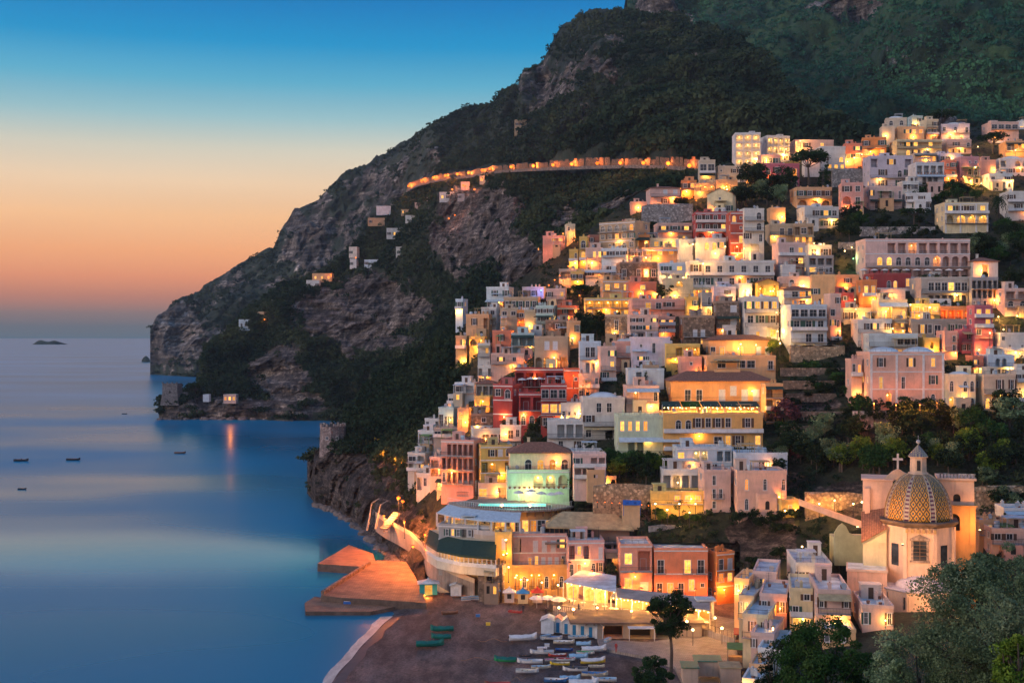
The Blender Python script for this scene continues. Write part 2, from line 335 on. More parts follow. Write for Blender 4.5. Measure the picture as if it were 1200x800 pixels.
TOWN=r"""
hotel|858|891|157|193|W|SSS/SSS/SSS/SSS|yaw=-3;dep=10;group=0|bright lit white hotel block above the pink building, its left wing of open loggias
hotel|890|925|160|190|W|SSSS/SSSS/l.ll|yaw=10;dep=9|bright lit right wing of the tall white hotel, with poles along its roof
house|925|976|165|187|K|.w.w./w...w|yaw=4|long pale pink flat house behind the umbrella pine
house|940|960|181|192|W|LLL|D=452|small lit white house half hidden behind the umbrella pine
house|888|914|183|194|P|nww|D=462;yaw=2|small old rose storey rising behind the magenta pink building
house|888|936|193|220|M|nw.b/n.wb|yaw=3|magenta pink building with arched window below the lit white hotel
house|872|888|194|215|A|../..|yaw=0|narrow blank apricot wall lit yellow beside the magenta pink building
house|836|872|196|214|E|o.wg/.n.w|yaw=3|beige block with dark roof terrace left of the narrow apricot wall
house|818|838|189|212|E|gg/.o|yaw=-2|small beige house with pale blue roof at the end of the lit road
house|836|864|212|226|A|.A.|yaw=2|low orange lit house under the beige block at the road end
house|757|797|220|241|K|.vv/.w.|yaw=4;roof=T1|old rose villa with two pale shutters left of the town top
house|738|758|238|249|P|...|D=436|low coral wall house at the far left foot of the old rose villa
house|798|816|213|233|O|ww/..|yaw=-6|narrow dark orange tower right of the old rose villa
house|812|838|216|232|T|.AA/...|D=445|tan house with two glowing arches beneath the beige block
house|829|862|228|246|C|.o./..w|roof=G2;yaw=-20|gabled cream house with grey pitched roof below the glowing arches
house|926|974|221|244|A|wwww_/aaa|yaw=2;roof=F|apricot house with three dark ground arches right of the terrace trees
house|934|982|244|268|W|.wlw_/wwww_|yaw=3|white house with two long balconies under the apricot arched house
hotel|811|852|250|282|R|wwww=/wwww=/aaa=|yaw=0;dep=8;found=7|crimson hotel with white balcony bands and three arches
hotel|851|872|250|294|(.55,.1,.06)|no/.o/.B/A|yaw=0;dep=8|orange red tower wing of the crimson hotel with one arched balcony
house|811|850|281|301|W|.NNl/....|yaw=0|lit white ground storey under the crimson hotel arches
house|867|895|246|294|W|.n/.n/w.d/...|roof=D2;yaw=5|tall white house with small domes right of the crimson hotel
house|899|920|245|264|A|.N.|roof=D1;yaw=0|apricot vaulted house with one big glowing arched window
house|766|811|263|281|K|lwl/...|yaw=2|pale house with brown shutters and two lit windows left of the crimson hotel
house|750|795|281|292|C|dLlL|yaw=0|low cream house with three glowing doors under the pale house
house|750|793|292|310|A|LlL~/....|yaw=0;D=372|apricot terrace house with lit doorways behind a pale awning
house|792|812|282|311|W|.o/.../...|yaw=3|blank white house wedged left below the crimson hotel
house|897|930|264|283|E|.dd_/...|yaw=2;D=388|beige house with two dark green shuttered doors below the domed apricot vault
house|927|953|264|284|T|sgs/LLL|yaw=-2;D=386|tan house with lit lower storey right of the green shuttered doors
house|905|943|286|326|K|.bB/.ol/...|yaw=4|pink house with pale blue roof and one lit balcony door
house|942|974|289|303|W|ww_|yaw=0|low white house with one long balcony beside the pale blue roof
house|912|932|312|326|W|...|D=343|small blank white annexe under the pink house
house|940|976|301|330|G|sss/gwg/...|yaw=5;D=349|grey house of deep shaded terraces right of the blank white annexe
house|770|804|310|331|U|ww=/....|yaw=0|pale blue house with deep white balcony left of the long white hotel
hotel|803|906|307|338|W|wbbbbbb=/wwwwwww=|yaw=1;dep=8|long white hotel with two balcony rows across the middle of the town
house|776|812|328|346|C|.A./...|yaw=2;D=336|small cream house with a glowing arch under the pale blue house
house|806|832|336|352|W|LlL|yaw=0|small lit white house between glowing arch and lavender turret
house|862|881|334|348|W|.d.|yaw=0|little white house with a single dark door right of the lavender turret
house|881|912|331|349|Y|A.A|roof=G1;yaw=8|yellow gabled house covered in ivy behind the three storey lit house
house|911|952|326|341|K|.n../....|D=342|pale pink strip house above the dark tile roof
house|950|978|324|346|A|.../w..|yaw=-10|apricot corner house right of the pale pink strip house
house|733|769|332|352|S|.L./...|yaw=4|coral house with one glowing doorway left of the dark palm
house|735|802|352|372|P|.dbw./.....|yaw=3|wide old pink house with one small balcony below the coral house
house|735|771|371|397|K|ww.l/wwl./ggo.|yaw=3;D=311|pink house of many small windows under the wide old pink house
house|770|791|373|397|P|ll/w./..|yaw=0|narrow pink house left of the dark alley by the brown houses
house|802|818|350|369|Y|.w/..|yaw=0|narrow ochre house between the wide pink house and the turret
house|818|834|345|371|G|.n/.s|yaw=3|grey house with maroon arch left of the lavender turret
house|831|862|338|356|L|..w./..v.|roof=D1;yaw=3;dep=6|lavender turret house with shallow dome
house|836|866|355|394|B|.v/.v/.l|stone=1;yaw=0|tall brown stone house under the lavender turret
house|796|837|372|404|B|...../.cc./..l.|stone=1;yaw=2|brown stone house with two pale balcony doors
house|865|912|350|393|W|lLlL_/www_/LLL=|yaw=2;roof=D2;dep=8;group=0|white three storey house glowing at ground level in the town centre
house|911|953|339|360|W|.ggw/.gg.|roof=T1;yaw=3|house with low red tile roof over arched glazing
house|915|968|359|415|U|gggg_/www=/.dd_/aAAa|yaw=4;dep=9|big pale blue house with two lit ground arches right of the bright alley
house|966|985|346|398|K|.w/g./wn/.w|yaw=4|tall narrow pale pink house right of the big pale blue house
house|1037|1062|140|157|E|nn/..|roof=D1;yaw=-12|olive beige house with two arches on the hilltop crest
house|1064|1081|137|151|H|.w/w.|yaw=2|turquoise house on the hilltop crest
house|1080|1099|141|166|C|.w/ww/.w|roof=D1;yaw=6|tall cream house with rooftop turret right of the turquoise house
house|1046|1082|150|168|A|.lLL/....|yaw=-3|lit apricot house under the crest houses
house|1031|1048|150|166|E|../..|D=488|blank beige cottage at the left end of the hilltop crest
house|1044|1102|165|183|C|olL.L./.NlN.b|yaw=0|long cream house with lit yellow windows high in the town
house|1101|1137|165|181|K|.w.n/Lll.|yaw=2|pale pink house with three lit windows right of the long cream house
house|1099|1135|147|166|L|w.n.b/.w.A.|roof=D1;yaw=-8|lavender house with lit terrace on the hilltop
house|1010|1038|163|182|O|w.w/L.L|yaw=-14|orange house glowing in the lamplight left of the long cream house
house|988|1010|170|197|S|.l/ll/..|yaw=-10|coral house with lit rooms next to the wide pale hilltop houses
house|955|990|173|200|W|../w.n/.LLL|yaw=2|pale grey house with glowing ground storey left of the coral house
house|1012|1068|184|215|L|s.l.s/.w.nw_/.w.w._|yaw=2;dep=8|big lavender house with small balconies high in the upper town
house|1065|1097|181|192|G|.LLL~|yaw=0|low house with grey awning and lit terrace over the white arches
house|1065|1105|192|217|W|ssss#/.aaa.|yaw=1|white house with three wide arches and planted balcony in the upper town
house|1102|1120|189|217|S|ow/.d/.w|yaw=0|coral house with small dark windows right of the three white arches
house|1119|1146|185|217|(.6,.28,.28)|.oo/.nn/sAn|yaw=3|dusky pink house over the glowing street corner
house|1092|1125|181|190|L|gg..|D=458|long low grey violet house above the coral house
house|1145|1166|189|206|P|.../..|yaw=0|blank pink house with reddish roof right of the glowing corner
house|1152|1192|144|157|K|gggg/....|yaw=2|long flat pink house at the top right edge of the town
house|1186|1214|143|152|U|.../L.L|yaw=2|pale blue flat house at the top right corner
house|1172|1210|167|183|A|nLLL/...|yaw=-6|apricot house with glowing ground rooms at the right edge
house|1164|1204|187|205|W|s.aa/LwLw|yaw=-4;roof=D1|white house with two arches near the right edge of the upper town
house|1150|1185|205|222|U|w.w/...|yaw=3|pale blue cottage right of the glowing corner
house|983|1011|216|252|P|ww/ab/.o|yaw=-8;dep=8|pink house with left loggia above the dark garden
house|1010|1056|220|246|K|l.b.b.d/.nnwn..|yaw=1|long pale pink house with tall narrow windows above the garden
house|1052|1076|214|232|W|gg/..|yaw=3|small white tiered house right of the long pale pink house
house|1058|1090|228|246|W|w.w./.w.w|yaw=-6;roof=D2|white stepped house with low domes above the flat hedge
villa|1097|1156|239|273|C|wwwl=/aAAA_/....|yaw=0;dep=9|cream villa with four big arches standing alone above the long hotel
house|1173|1212|226|258|W|w..w/.w.w/....|yaw=-3|white house behind the palms near the right edge
hotel|1005|1133|282|324|K|..ssSsssss/.nnnnnnAaaa_/.ssssssssss=|yaw=1;dep=9;found=9|very long hotel of three terrace rows below the cream villa
house|1132|1168|306|322|W|.s.|roof=T1.2;yaw=0|white pavilion with tent roof at the end of the very long hotel
house|1068|1132|327|352|G|.gggggg_/.ssssss|yaw=0;D=345|grey glazed terraces under the very long hotel
house|1130|1168|327|352|G|sssss_/sssss|D=345;yaw=0|dark timber terraces with grey frames under the white pavilion
house|1012|1066|322|341|R|..nN.L|yaw=2;D=336|crimson house with white arched windows below the very long hotel
house|977|1006|324|345|A|.w./...|yaw=-4|apricot house with one dark balcony window left of the crimson house
house|1004|1027|330|362|O|dd/.N|yaw=3|bright orange lit house with two green doors beside the crimson house
house|975|1000|345|364|R|.w./...|yaw=0|dark maroon house under the apricot house
house|1024|1060|341|355|W|.cc.|yaw=2|white house with two green shuttered doors under the crimson house
house|1022|1062|353|369|C|.A.n|yaw=0;D=317|cream house with a broad glowing arch
house|1062|1100|358|378|Y|LLL_/....|yaw=0|yellow lit terrace bar below the grey glazed terraces
house|1092|1137|361|376|O|SSSS_|yaw=0;orange=1|orange glowing restaurant terrace left of the magenta house
house|1134|1162|360|406|M|LL/.l/w./..|yaw=0|magenta house with tall lit windows
house|1056|1136|376|396|G|.lwg.wwg|yaw=0;D=306|long shaded gallery house under the orange restaurant terrace
house|1168|1204|340|370|K|ss_/nn_/..|yaw=2|pink house with two balcony rows at the right edge
house|1160|1200|392|420|W|w.../.o.o/....|yaw=6|white house on the dark slope at the right edge
house|982|1020|363|378|E|wwo.w|yaw=0|low beige house over the white house with dark arches
house|998|1044|376|404|W|.wl.w/.ann|yaw=-2|white house with dark ground arches and one lit window
house|1040|1060|376|396|T|.L/..|yaw=4|tan wall house with a glowing doorway
house|1013|1074|393|418|U|....ggg/......|yaw=-4;dep=6;D=292|pale blue annexe behind the big pink villa
house|1076|1100|398|420|Y|.a./..|D=292;yaw=0|ochre house with one dark arch above the big pink villa
house|1098|1121|390|422|P|.b/.d/..|roof=D1;yaw=4;D=294|coral house with shallow dome right of the ochre arch house
house|1119|1140|388|414|M|.w/ww|yaw=0|dark magenta house right of the domed coral house
villa|1005|1104|415|476|(.84,.48,.34)|.w...l..L./.d..d...w./..A.....n.|yaw=-2;dep=12;roof=D2;found=4;D=272|big salmon pink villa with white bands and long balcony
house|993|1008|423|475|(.78,.46,.36)|wn/../..|yaw=-2;D=276;dep=8|recessed left wing of the big salmon pink villa
house|1105|1142|441|481|C|n.nn/A.Nn|yaw=-4;roof=D1;D=272|beige domed house with arched windows right of the big pink villa
house|1140|1188|441|481|E|..w.w_/NaNn|yaw=3;D=273|beige house with leafy lit arches right of the domed one
house|1133|1151|419|441|S|l./ll|yaw=0;D=283|small coral house with lit rooms behind the beige arches
house|1149|1187|418|441|U|.aa./.ggg|yaw=0;D=284|pale blue house with two white arches behind the beige arches
house|1184|1214|436|470|W|w.w/.N./aaa|yaw=-5|white house with lit wall at the right edge below the slope
house|823|904|398|419|A|dd.d.cc_|roof=T1.3;yaw=2;dep=8|apricot house with long porch and red tile roof under the brown houses
house|820|908|419|442|(.72,.42,.2)|.g.gg.b/.......|yaw=2;D=298|apricot house with black glazed windows under the long porch
house|794|822|420|440|P|.o./.o.|yaw=2|small dusty pink house left of the black glazed windows
house|776|820|405|432|Y|.sSS_/....|yaw=2|ochre house with one glowing balcony left of the long porch
house|735|785|397|431|L|.o.d.c/.ww.c.|yaw=2|lilac house with pale shutters left of the glowing balcony
hotel|778|905|446|470|(.78,.42,.17)|.db.cvccc_|roof=T2.2;yaw=1;dep=10;D=288|long orange building with tile roof and row of white shuttered doors
house|892|917|452|494|(.76,.42,.17)|s./sL/a.|yaw=0;D=285|orange tower with arched porch at the right end of the long orange building
house|772|893|486|524|(.8,.45,.14)|.nnwwww.w./..c..gLw.l|yaw=1;dep=7;D=283|yellow lit lower storeys under the restaurant terrace
house|733|778|434|456|U|.s.../.....|yaw=0|pale blue house with white roof left of the long tile roof
house|730|772|454|485|K|.A..n/.....|yaw=2|pink house with one deep arch left of the restaurant terrace
house|570|602|338|358|U|.w.w/wwww|yaw=-16|pale blue house on the far left top of the cascade
house|590|636|350|364|T|wwwww|yaw=-12|long tan terrace house under the cliff
house|564|588|362|390|W|.w/w./..|yaw=-20|tall narrow white house left in the cascade
house|586|608|363|388|E|ww/../..|yaw=-4|beige house with two tiny windows in the left cascade
house|606|616|365|390|O|w/./.|yaw=0|slim orange glowing house between beige walls
house|614|632|365|388|E|../.w|yaw=3|plain tan house right of the slim orange house
house|628|656|360|388|H|www/www/..|yaw=-24|teal white house of small arched windows
house|653|678|360|380|(.66,.16,.07)|.w.w/....|yaw=-4|orange red house with two dark windows over the brown arches
house|639|668|377|400|B|.w./...|yaw=-4;stone=1|brown square house with one window below the orange red house
house|626|668|396|428|T|.vv./aA.s|yaw=-8|tan house with two large arches under the brown square house
house|664|680|378|408|A|.w/w.|yaw=6|apricot side house right of the brown square house
house|546|578|370|400|A|.w.s/....|yaw=-14|apricot house at the left edge of the cascade below the white ones
house|534|550|395|434|T|.l/../..|yaw=-8|narrow tan tower with a lit window at the far left edge
house|550|572|396|414|Y|aA/..|yaw=-12|low ochre house with two tiny balconies left of the coral box house
house|577|602|389|412|S|.w./..|yaw=-12|coral box house with one green window
house|599|627|392|418|H|sss_~/s.S|yaw=-4|teal terrace house with green awning
house|534|548|352|372|U|w/.|D=395|tiny pale blue house at the outermost left of the cascade top
house|575|617|416|436|K|.w.w./...A.|yaw=-6|dusty pink house with a glowing corner above the white roofs
house|655|685|317|336|G|sw/..|yaw=-6|grey house on the lit stair street under the yellow houses
house|669|685|320|337|Y|ww/..|yaw=-6;D=366|small yellow house above the umbrella pine
house|684|724|318|331|W|w.ow/....|yaw=0;D=366|low white house right of the small yellow house
house|722|770|309|330|B|w.wvw|yaw=3;stone=1|brown stone house with white shutter over the lit hotel
hotel|703|750|330|351|A|CLCL/....|yaw=2;dep=7;orange=0|glowing apricot hotel block outlined with lamps
hotel|684|750|351|371|Y|SSSSSS_/LSLSLS_|yaw=1;dep=5;D=345|yellow lit terraces in two rows under the apricot hotel block
house|709|736|371|398|T|.d./...|stone=1;yaw=-6|tan stone house under the yellow lit terraces
house|678|704|402|432|U|.gg./.ss.|yaw=0|pale blue house with dark sign band in mid town
house|700|722|408|446|K|.w/.w/w.|yaw=6|tall narrow pale coral house right of the dark sign band
house|717|752|402|434|P|.vb_/.aa|yaw=4;roof=D1|pink house with two tall arches and small dome
hotel|703|761|263|285|T|nnnnn_/wwwww|yaw=-38;dep=9|long grey beige hotel seen at an angle below the cliff
house|738|761|277|292|O|S.S|yaw=0;D=392|orange lit base at the right end of the angled hotel
house|721|737|261|270|P|..w|D=430|small pink house on top of the angled hotel
house|679|690|279|311|Y|n/N/.|yaw=-10|slim yellow tower at the left tip of the upper town
house|688|702|277|294|(.4,.16,.1)|w./..|yaw=6|brown red house right of the slim yellow tower
house|686|706|292|306|K|.LL|yaw=0|pale pink house with lit doors under the brown red house
house|667|680|294|314|Y|.n/..|yaw=-12|yellow arched house left of the slim tower
house|705|738|293|310|U|wwww/....|yaw=-14|pale blue house with row of narrow windows below the angled hotel
house|738|752|294|310|G|ww/..|D=382|small grey house right of the narrow window row
house|636|662|278|291|P|.LL/...|yaw=-6;D=470|low coral house alone on the dark slope below the road
house|662|674|264|273|C|w.|D=500|tiny cream house above the glowing terrace on the dark slope
hotel|603|662|433|453|R|sssss_|yaw=-4;D=322;dep=6|upper glazed storey of the red hotel with grey roof
hotel|578|612|452|497|R|wn/../..|yaw=-22;D=305;dep=7|left wing of the red hotel with tall cream frames
hotel|608|640|462|500|R|ss_/nnn|yaw=-6;D=303|middle wing of the red hotel with white arched windows
hotel|634|664|452|503|R|ggg_/GGG_/w.w|yaw=-2;D=299|right wing of the red hotel with glazed veranda
hotel|660|679|434|472|(.7,.14,.05)|.o/.n|yaw=0;D=308|orange red tower of the red hotel lit from below
house|676|702|440|468|K|.o.w/gg..|yaw=2|pale pink house right of the orange red tower
house|680|732|468|514|W|.dd./w..w/n.aw|yaw=2;roof=D1|white stepped house with rounded arches right of the red hotel
house|657|684|474|492|W|dood|yaw=-2|white penthouse with small square windows over the red hotel garden
house|641|684|494|523|W|.sss_/.w.w|yaw=-2|white house with dark terrace left of the rounded arches
house|560|582|430|450|W|s.s_/gg|yaw=-14|white balconied house above the rust coloured roof
house|558|584|449|468|G|sss_|yaw=-10;roof=T1|dark terrace house with rust coloured roof in the left cascade
house|533|562|450|470|W|gs_/w.|yaw=-16|white house left of the rust coloured roof
house|556|580|466|490|Y|.A./..|yaw=-16|ochre house with glowing doorway in the left cascade
house|525|547|464|481|W|gw=/..|yaw=-18|white balcony house stepping down left of the glowing doorway
house|514|538|479|495|H|gww|yaw=-16|low teal white house in the lower left cascade
house|536|556|480|502|A|N./..|yaw=-16|glowing apricot house over the lower left cascade
house|552|582|487|508|B|.w./...|stone=1;yaw=0|brown stone base under the ochre house
house|498|522|492|508|W|w.s/...|yaw=-16|white cottage high on the left cascade edge
house|508|540|503|520|G|gsg/...|yaw=-8|grey terrace house in the lower left cascade
house|490|520|506|532|W|sws_/www|yaw=-16|white house with two balconies on the left cascade edge
house|551|612|504|524|H|.gggg.|yaw=6;dep=9|low teal glazed house with flat grey green roof
house|478|506|532|560|W|gs_/s.w/...|yaw=-18|white terraced house lowest on the left cascade edge
house|504|532|537|558|K|sA_/ss|yaw=-14;orange=1|pink balcony house lit orange on the left cascade edge
hotel|517|566|517|563|P|.sssss_/ssssss_/nsssss_|yaw=-18;dep=7;D=288|pink hotel of three terrace rows stepping down to the left
hotel|560|600|524|566|Y|.wvw/sA.s/.S.n|yaw=8;D=283|yellow end of the terraced pink hotel with a glowing arch
hotel|595|669|530|553|C|.nNNn_|roof=T2;yaw=2;dep=9;D=270|upper storey of the cream hotel with brown tile roof and lit arches
hotel|592|667|553|586|(.62,.8,.55)|..AAa#/.......|yaw=2;dep=9;D=269|mint green lit lower storeys of the cream hotel by the pool
house|668|706|530|556|W|.Aw/.s.|yaw=2|white house with a small leafy roof terrace right of the cream hotel
house|671|710|534|560|K|w.ss/sss.|yaw=0;D=262|pale house with dark pergola above the stone wall
house|536|563|565|580|W|s.L|yaw=-10|low white house with lit room at the foot of the terraced pink hotel
house|560|596|568|584|K|G.s|yaw=-4|pale kitchen house with glowing glass by the swimming pool
house|488|516|556|574|W|sw.|yaw=-16|small white house over the orange floodlit cliff
house|512|538|560|574|E|w.s|yaw=-14|beige terrace hut above the curved ochre hotel
house|586|612|500|516|W|.gw|yaw=-4|small white house between the flat teal roof and the red hotel
house|700|722|560|572|E|s.s|yaw=0|low beige garden house over the rough stone wall
house|1000|1046|712|738|K|w..w|D=186;yaw=-8;dep=10|pale pink low house right under the church sacristy
house|956|1002|740|756|A|w.w.|D=182;yaw=-8;dep=10|apricot low house half hidden by the dark leafy tree
house|908|936|588|606|Y|.L.|yaw=4|narrow ochre house lit yellow beside the arched pink house
house|560|578|404|418|W|.w|yaw=-10|tiny white house under the ochre balcony house
house|640|664|340|352|K|w.l|yaw=-8|pale pink cottage beside the blue lamp
house|612|640|338|350|G|sw.|yaw=-10|grey terrace cottage left of the pale pink cottage
house|752|772|430|452|T|.w./...|yaw=2|tan house in the shade between lilac house and ochre balcony
house|719|806|489|533|V|LLLL..d.D/.aa..Lnw|yaw=2;dep=8|pale green house with flower screened lit veranda and two arches
hotel|788|857|526|556|U|g.SS.ss/...ww..|yaw=2;dep=6|pale blue house with long white roof and lit dining room
house|818|856|553|600|K|.d../.bb./.w..|yaw=4;dep=6|pale pink tower house in front of the long white roof
house|856|922|533|556|U|w.cg.cc_|yaw=0;D=261;dep=7|pale blue top storey over the arched pink house
house|856|921|554|600|(.74,.48,.38)|.n..n..n/.n..N..N|yaw=0;D=259;dep=8|pink house with stone patch and four arched windows
house|773|820|552|578|W|ssss_|yaw=-2;D=258;roof=P|white pergola terrace house below the pale green house
house|760|824|578|590|Y|..LLL|yaw=0;D=252;dep=5|low yellow lit house behind the glowing ivy terrace
house|862|886|680|696|A|w.w|D=207;yaw=-22;dep=11|apricot house with slatted roof terrace beside the salmon hotel
house|882|914|672|690|K|.w.|D=210;yaw=-16;dep=12|pale house with green covered roof corner behind the slatted terrace
house|866|896|700|716|E|ww.|D=200;yaw=-22;dep=11|beige roof terrace house with laundry lines above the market
house|890|926|698|716|K|w.w|D=198;yaw=-16;dep=12|pale pink house with pergola roof in the lane by the church
house|870|912|722|738|C|.w.w|D=190;yaw=-20;dep=13|cream house with patched pale blue roof
house|880|918|744|758|K|w..w|D=184;yaw=-20;dep=12|low pale pink house with narrow terrace above the lane
house|888|926|762|776|W|.w.|D=179;yaw=-20;dep=12|white roofed low house beside the dark bush
house|878|912|781|797|A|w.w|D=174;yaw=-20;dep=12|apricot low house at the bottom edge by the dark bush
house|872|900|798|812|W|..|D=169;yaw=-20;dep=10|white low roof cut by the bottom edge
house|922|974|662|684|W|w.w|D=212;yaw=-6;dep=13|white house with two roof levels behind the church alley
house|924|952|692|735|C|.w/w./lw|D=200;yaw=-12;dep=12|tall cream house over the alley lit from below
house|948|996|694|735|K|w..w/....|D=196;yaw=-8;dep=13|pale pink house with worn pink roof and side steps
house|1104|1132|640|665|C|.wv./....|D=228;yaw=0|cream house behind the church with green shutters
house|1136|1180|612|640|A|.wvw/....|D=240;yaw=2|apricot flat house right of the church
house|1168|1220|598|622|W|w.gg/....|yaw=-6|white house among the trees right of the church
house|1150|1215|622|650|K|ww.w/....|D=226;yaw=-4|pale pink house behind the olive tree
"""
# parse the town table and let each building reach down to the roof below it
HL=[]
for ln in TOWN.strip().split('\n'):
    n,u0,u1,v0,v1,ck,rows,opt,label=ln.split('|'); kw={}
    for o in opt.split(';'):
        if not o: continue
        a,b=o.split('=')
        if a in('yaw','dep','D','found'): kw[a]=float(b)
        elif a in('stone','orange'): kw[a]=bool(int(b))
        elif a=='roof': kw[a]=b
    HL.append([n,float(u0),float(u1),float(v0),float(v1),eval(ck) if ck[0]=='(' else ck,rows,label,kw])
WATERFRONT=[(500,600,572,700),(600,665,590,700),(640,740,612,634),(598,860,628,700)]
for h in HL:
    n,u0,u1,v0,v1,ck,rows,label,kw=h; uc=(u0+u1)/2; gs=[]
    for u in (u0+.15*(u1-u0),uc,u1-.15*(u1-u0)):
        g=99
        for q in HL:
            if q is not h and q[1]<=u<=q[2] and q[4]>v1+2: g=min(g,max(0,q[3]-v1))
        for q in WATERFRONT:
            if q[0]<=u<=q[1] and q[3]>v1: g=min(g,max(0,q[2]-v1))
        gs.append(g)
    gs.sort(); g=gs[1]
    if 0<g<=13 and not any(x in label for x in('alone','tiny cream','outermost')):
        fh=(v1-v0)/len(rows.split('/')); r=random.Random(int(u0+v0))
        k=len(rows.split('/')[-1].strip('_=~#')) 
        if g>.62*fh: h[6]=rows+'/'+''.join(r.choice('..ownl.') for _ in range(max(2,min(k,7))))
        h[4]=v1+g+1
    D=Df(uc,h[4]); kw['D']=min(kw.get('D',1e9),D)-.3
RECTS=[(774,895,466,491,289,0),(500,672,580,706,274,0),(640,745,590,640,264,0),(598,710,626,702,258,0),(718,866,636,716,252,0),(650,868,690,732,246,0),(985,1150,540,716,232,0),(555,660,664,714,254,0)]+[(h[1],h[2],h[3],h[4],h[8]['D'],h[8].get('yaw',0)) for h in HL]
# ================================================================ world, camera, sun
def setup():
    sc=bpy.context.scene; cam=bpy.data.cameras.new('camera'); co=bpy.data.objects.new('camera',cam); C.objects.link(co); sc.camera=co
    co.location=(0,0,H0); co.rotation_euler=(R(90),0,0); cam.lens=42; cam.sensor_width=36; cam.shift_y=-5/1200; cam.clip_end=60000; cam.clip_start=.5
    w=bpy.data.worlds.new('World'); sc.world=w; w.use_nodes=True; t=w.node_tree; t.nodes.clear()
    N=lambda typ,**k:(lambda nd:[setattr(nd,a,b) for a,b in k.items()] and nd or nd)(t.nodes.new('ShaderNode'+typ))
    tc=N('TexCoord'); sp=N('SeparateXYZ'); t.links.new(tc.outputs['Generated'],sp.inputs[0])
    def M(op,a,b=0,c=0):
        nd=N('Math',operation=op)
        for i,x in enumerate((a,b,c)):
            if hasattr(x,'is_linked'): t.links.new(x,nd.inputs[i])
            else: nd.inputs[i].default_value=x
        return nd.outputs[0]
    z=M('MAXIMUM',sp.outputs[2],0); s=M('SQRT',z)
    def ramp(fac,stops):
        nd=N('ValToRGB'); cr=nd.color_ramp
        while len(cr.elements)<len(stops): cr.elements.new(.5)
        for e,(p,c) in zip(cr.elements,stops): e.position=p; e.color=tuple(c)+(1,)
        t.links.new(fac,nd.inputs[0]); return nd.outputs[0]
    def st(lst): return [(math.sqrt(max(0,math.sin(R(e)))),lin(*c)) for e,c in lst]
    A=ramp(s,[(p,tuple(1.14*x for x in c)) for p,c in st([(0,(92,108,124)),(.5,(104,108,118)),(1.1,(132,114,114)),(1.9,(182,124,106)),(2.8,(218,142,106)),(4,(238,166,116)),(5.6,(244,190,140)),(7.2,(236,204,168)),(8.8,(206,202,184)),(10.2,(152,190,196)),(11.8,(92,170,198)),(13.6,(26,144,196)),(15.8,(0,116,182)),(24,(0,100,168)),(90,(22,66,130))])])
    B=ramp(s,[(p,tuple(1.55*x for x in c)) for p,c in st([(0,(140,125,130)),(6,(200,175,172)),(14,(185,185,196)),(28,(130,160,195)),(60,(62,112,165)),(90,(25,80,140))])])
    az=R(-22); d=M('ADD',M('MULTIPLY',sp.outputs[0],math.sin(az)),M('MULTIPLY',sp.outputs[1],math.cos(az)))
    f=M('MULTIPLY_ADD',d,.8,.35); f.node.use_clamp=True
    mx=N('Mix',data_type='RGBA'); t.links.new(f,mx.inputs[0]); t.links.new(B,mx.inputs[6]); t.links.new(A,mx.inputs[7])
    # faint high haze bands so the sky is not a perfect ramp
    mp=N('Mapping'); mp.inputs['Scale'].default_value=(1.2,1.2,14); t.links.new(tc.outputs['Generated'],mp.inputs[0]); no=N('TexNoise'); no.inputs['Scale'].default_value=1.4; no.inputs['Detail'].default_value=3; t.links.new(mp.outputs[0],no.inputs['Vector'])
    mr=N('MapRange'); mr.inputs[1].default_value=.3; mr.inputs[2].default_value=.7; mr.inputs[3].default_value=.965; mr.inputs[4].default_value=1.035; t.links.new(no.outputs[0],mr.inputs[0])
    vm=N('VectorMath',operation='SCALE'); t.links.new(mx.outputs[2],vm.inputs[0]); t.links.new(mr.outputs[0],vm.inputs['Scale'])
    bg=N('Background'); t.links.new(vm.outputs[0],bg.inputs[0]); bg.inputs[1].default_value=1.0
    ow=N('OutputWorld'); t.links.new(bg.outputs[0],ow.inputs[0]); w.cycles.sampling_method='MANUAL'; w.cycles.sample_map_resolution=512
    sl=bpy.data.lights.new('sun','SUN'); so=bpy.data.objects.new('sun',sl); C.objects.link(so); sl.energy=1.65; sl.angle=R(24); sl.color=(1,.72,.58)
    a,e=R(-112),R(17); dv=Vector((math.sin(a)*math.cos(e),math.cos(a)*math.cos(e),math.sin(e))); so.rotation_euler=dv.to_track_quat('Z','Y').to_euler()
    vs=sc.view_settings; vs.view_transform='Standard'; vs.look='None'; vs.exposure=0; vs.gamma=1; vs.use_curve_mapping=False
    cy=sc.cycles; cy.use_denoising=True; cy.denoiser='OPENIMAGEDENOISE'; cy.sample_clamp_indirect=4; cy.sample_clamp_direct=0; cy.max_bounces=5; cy.diffuse_bounces=2; cy.glossy_bounces=3; cy.transparent_max_bounces=4; cy.volume_bounces=0; cy.caustics_reflective=False; cy.caustics_refractive=False; cy.use_light_tree=True
    # cy.volume_step_rate=1
setup()
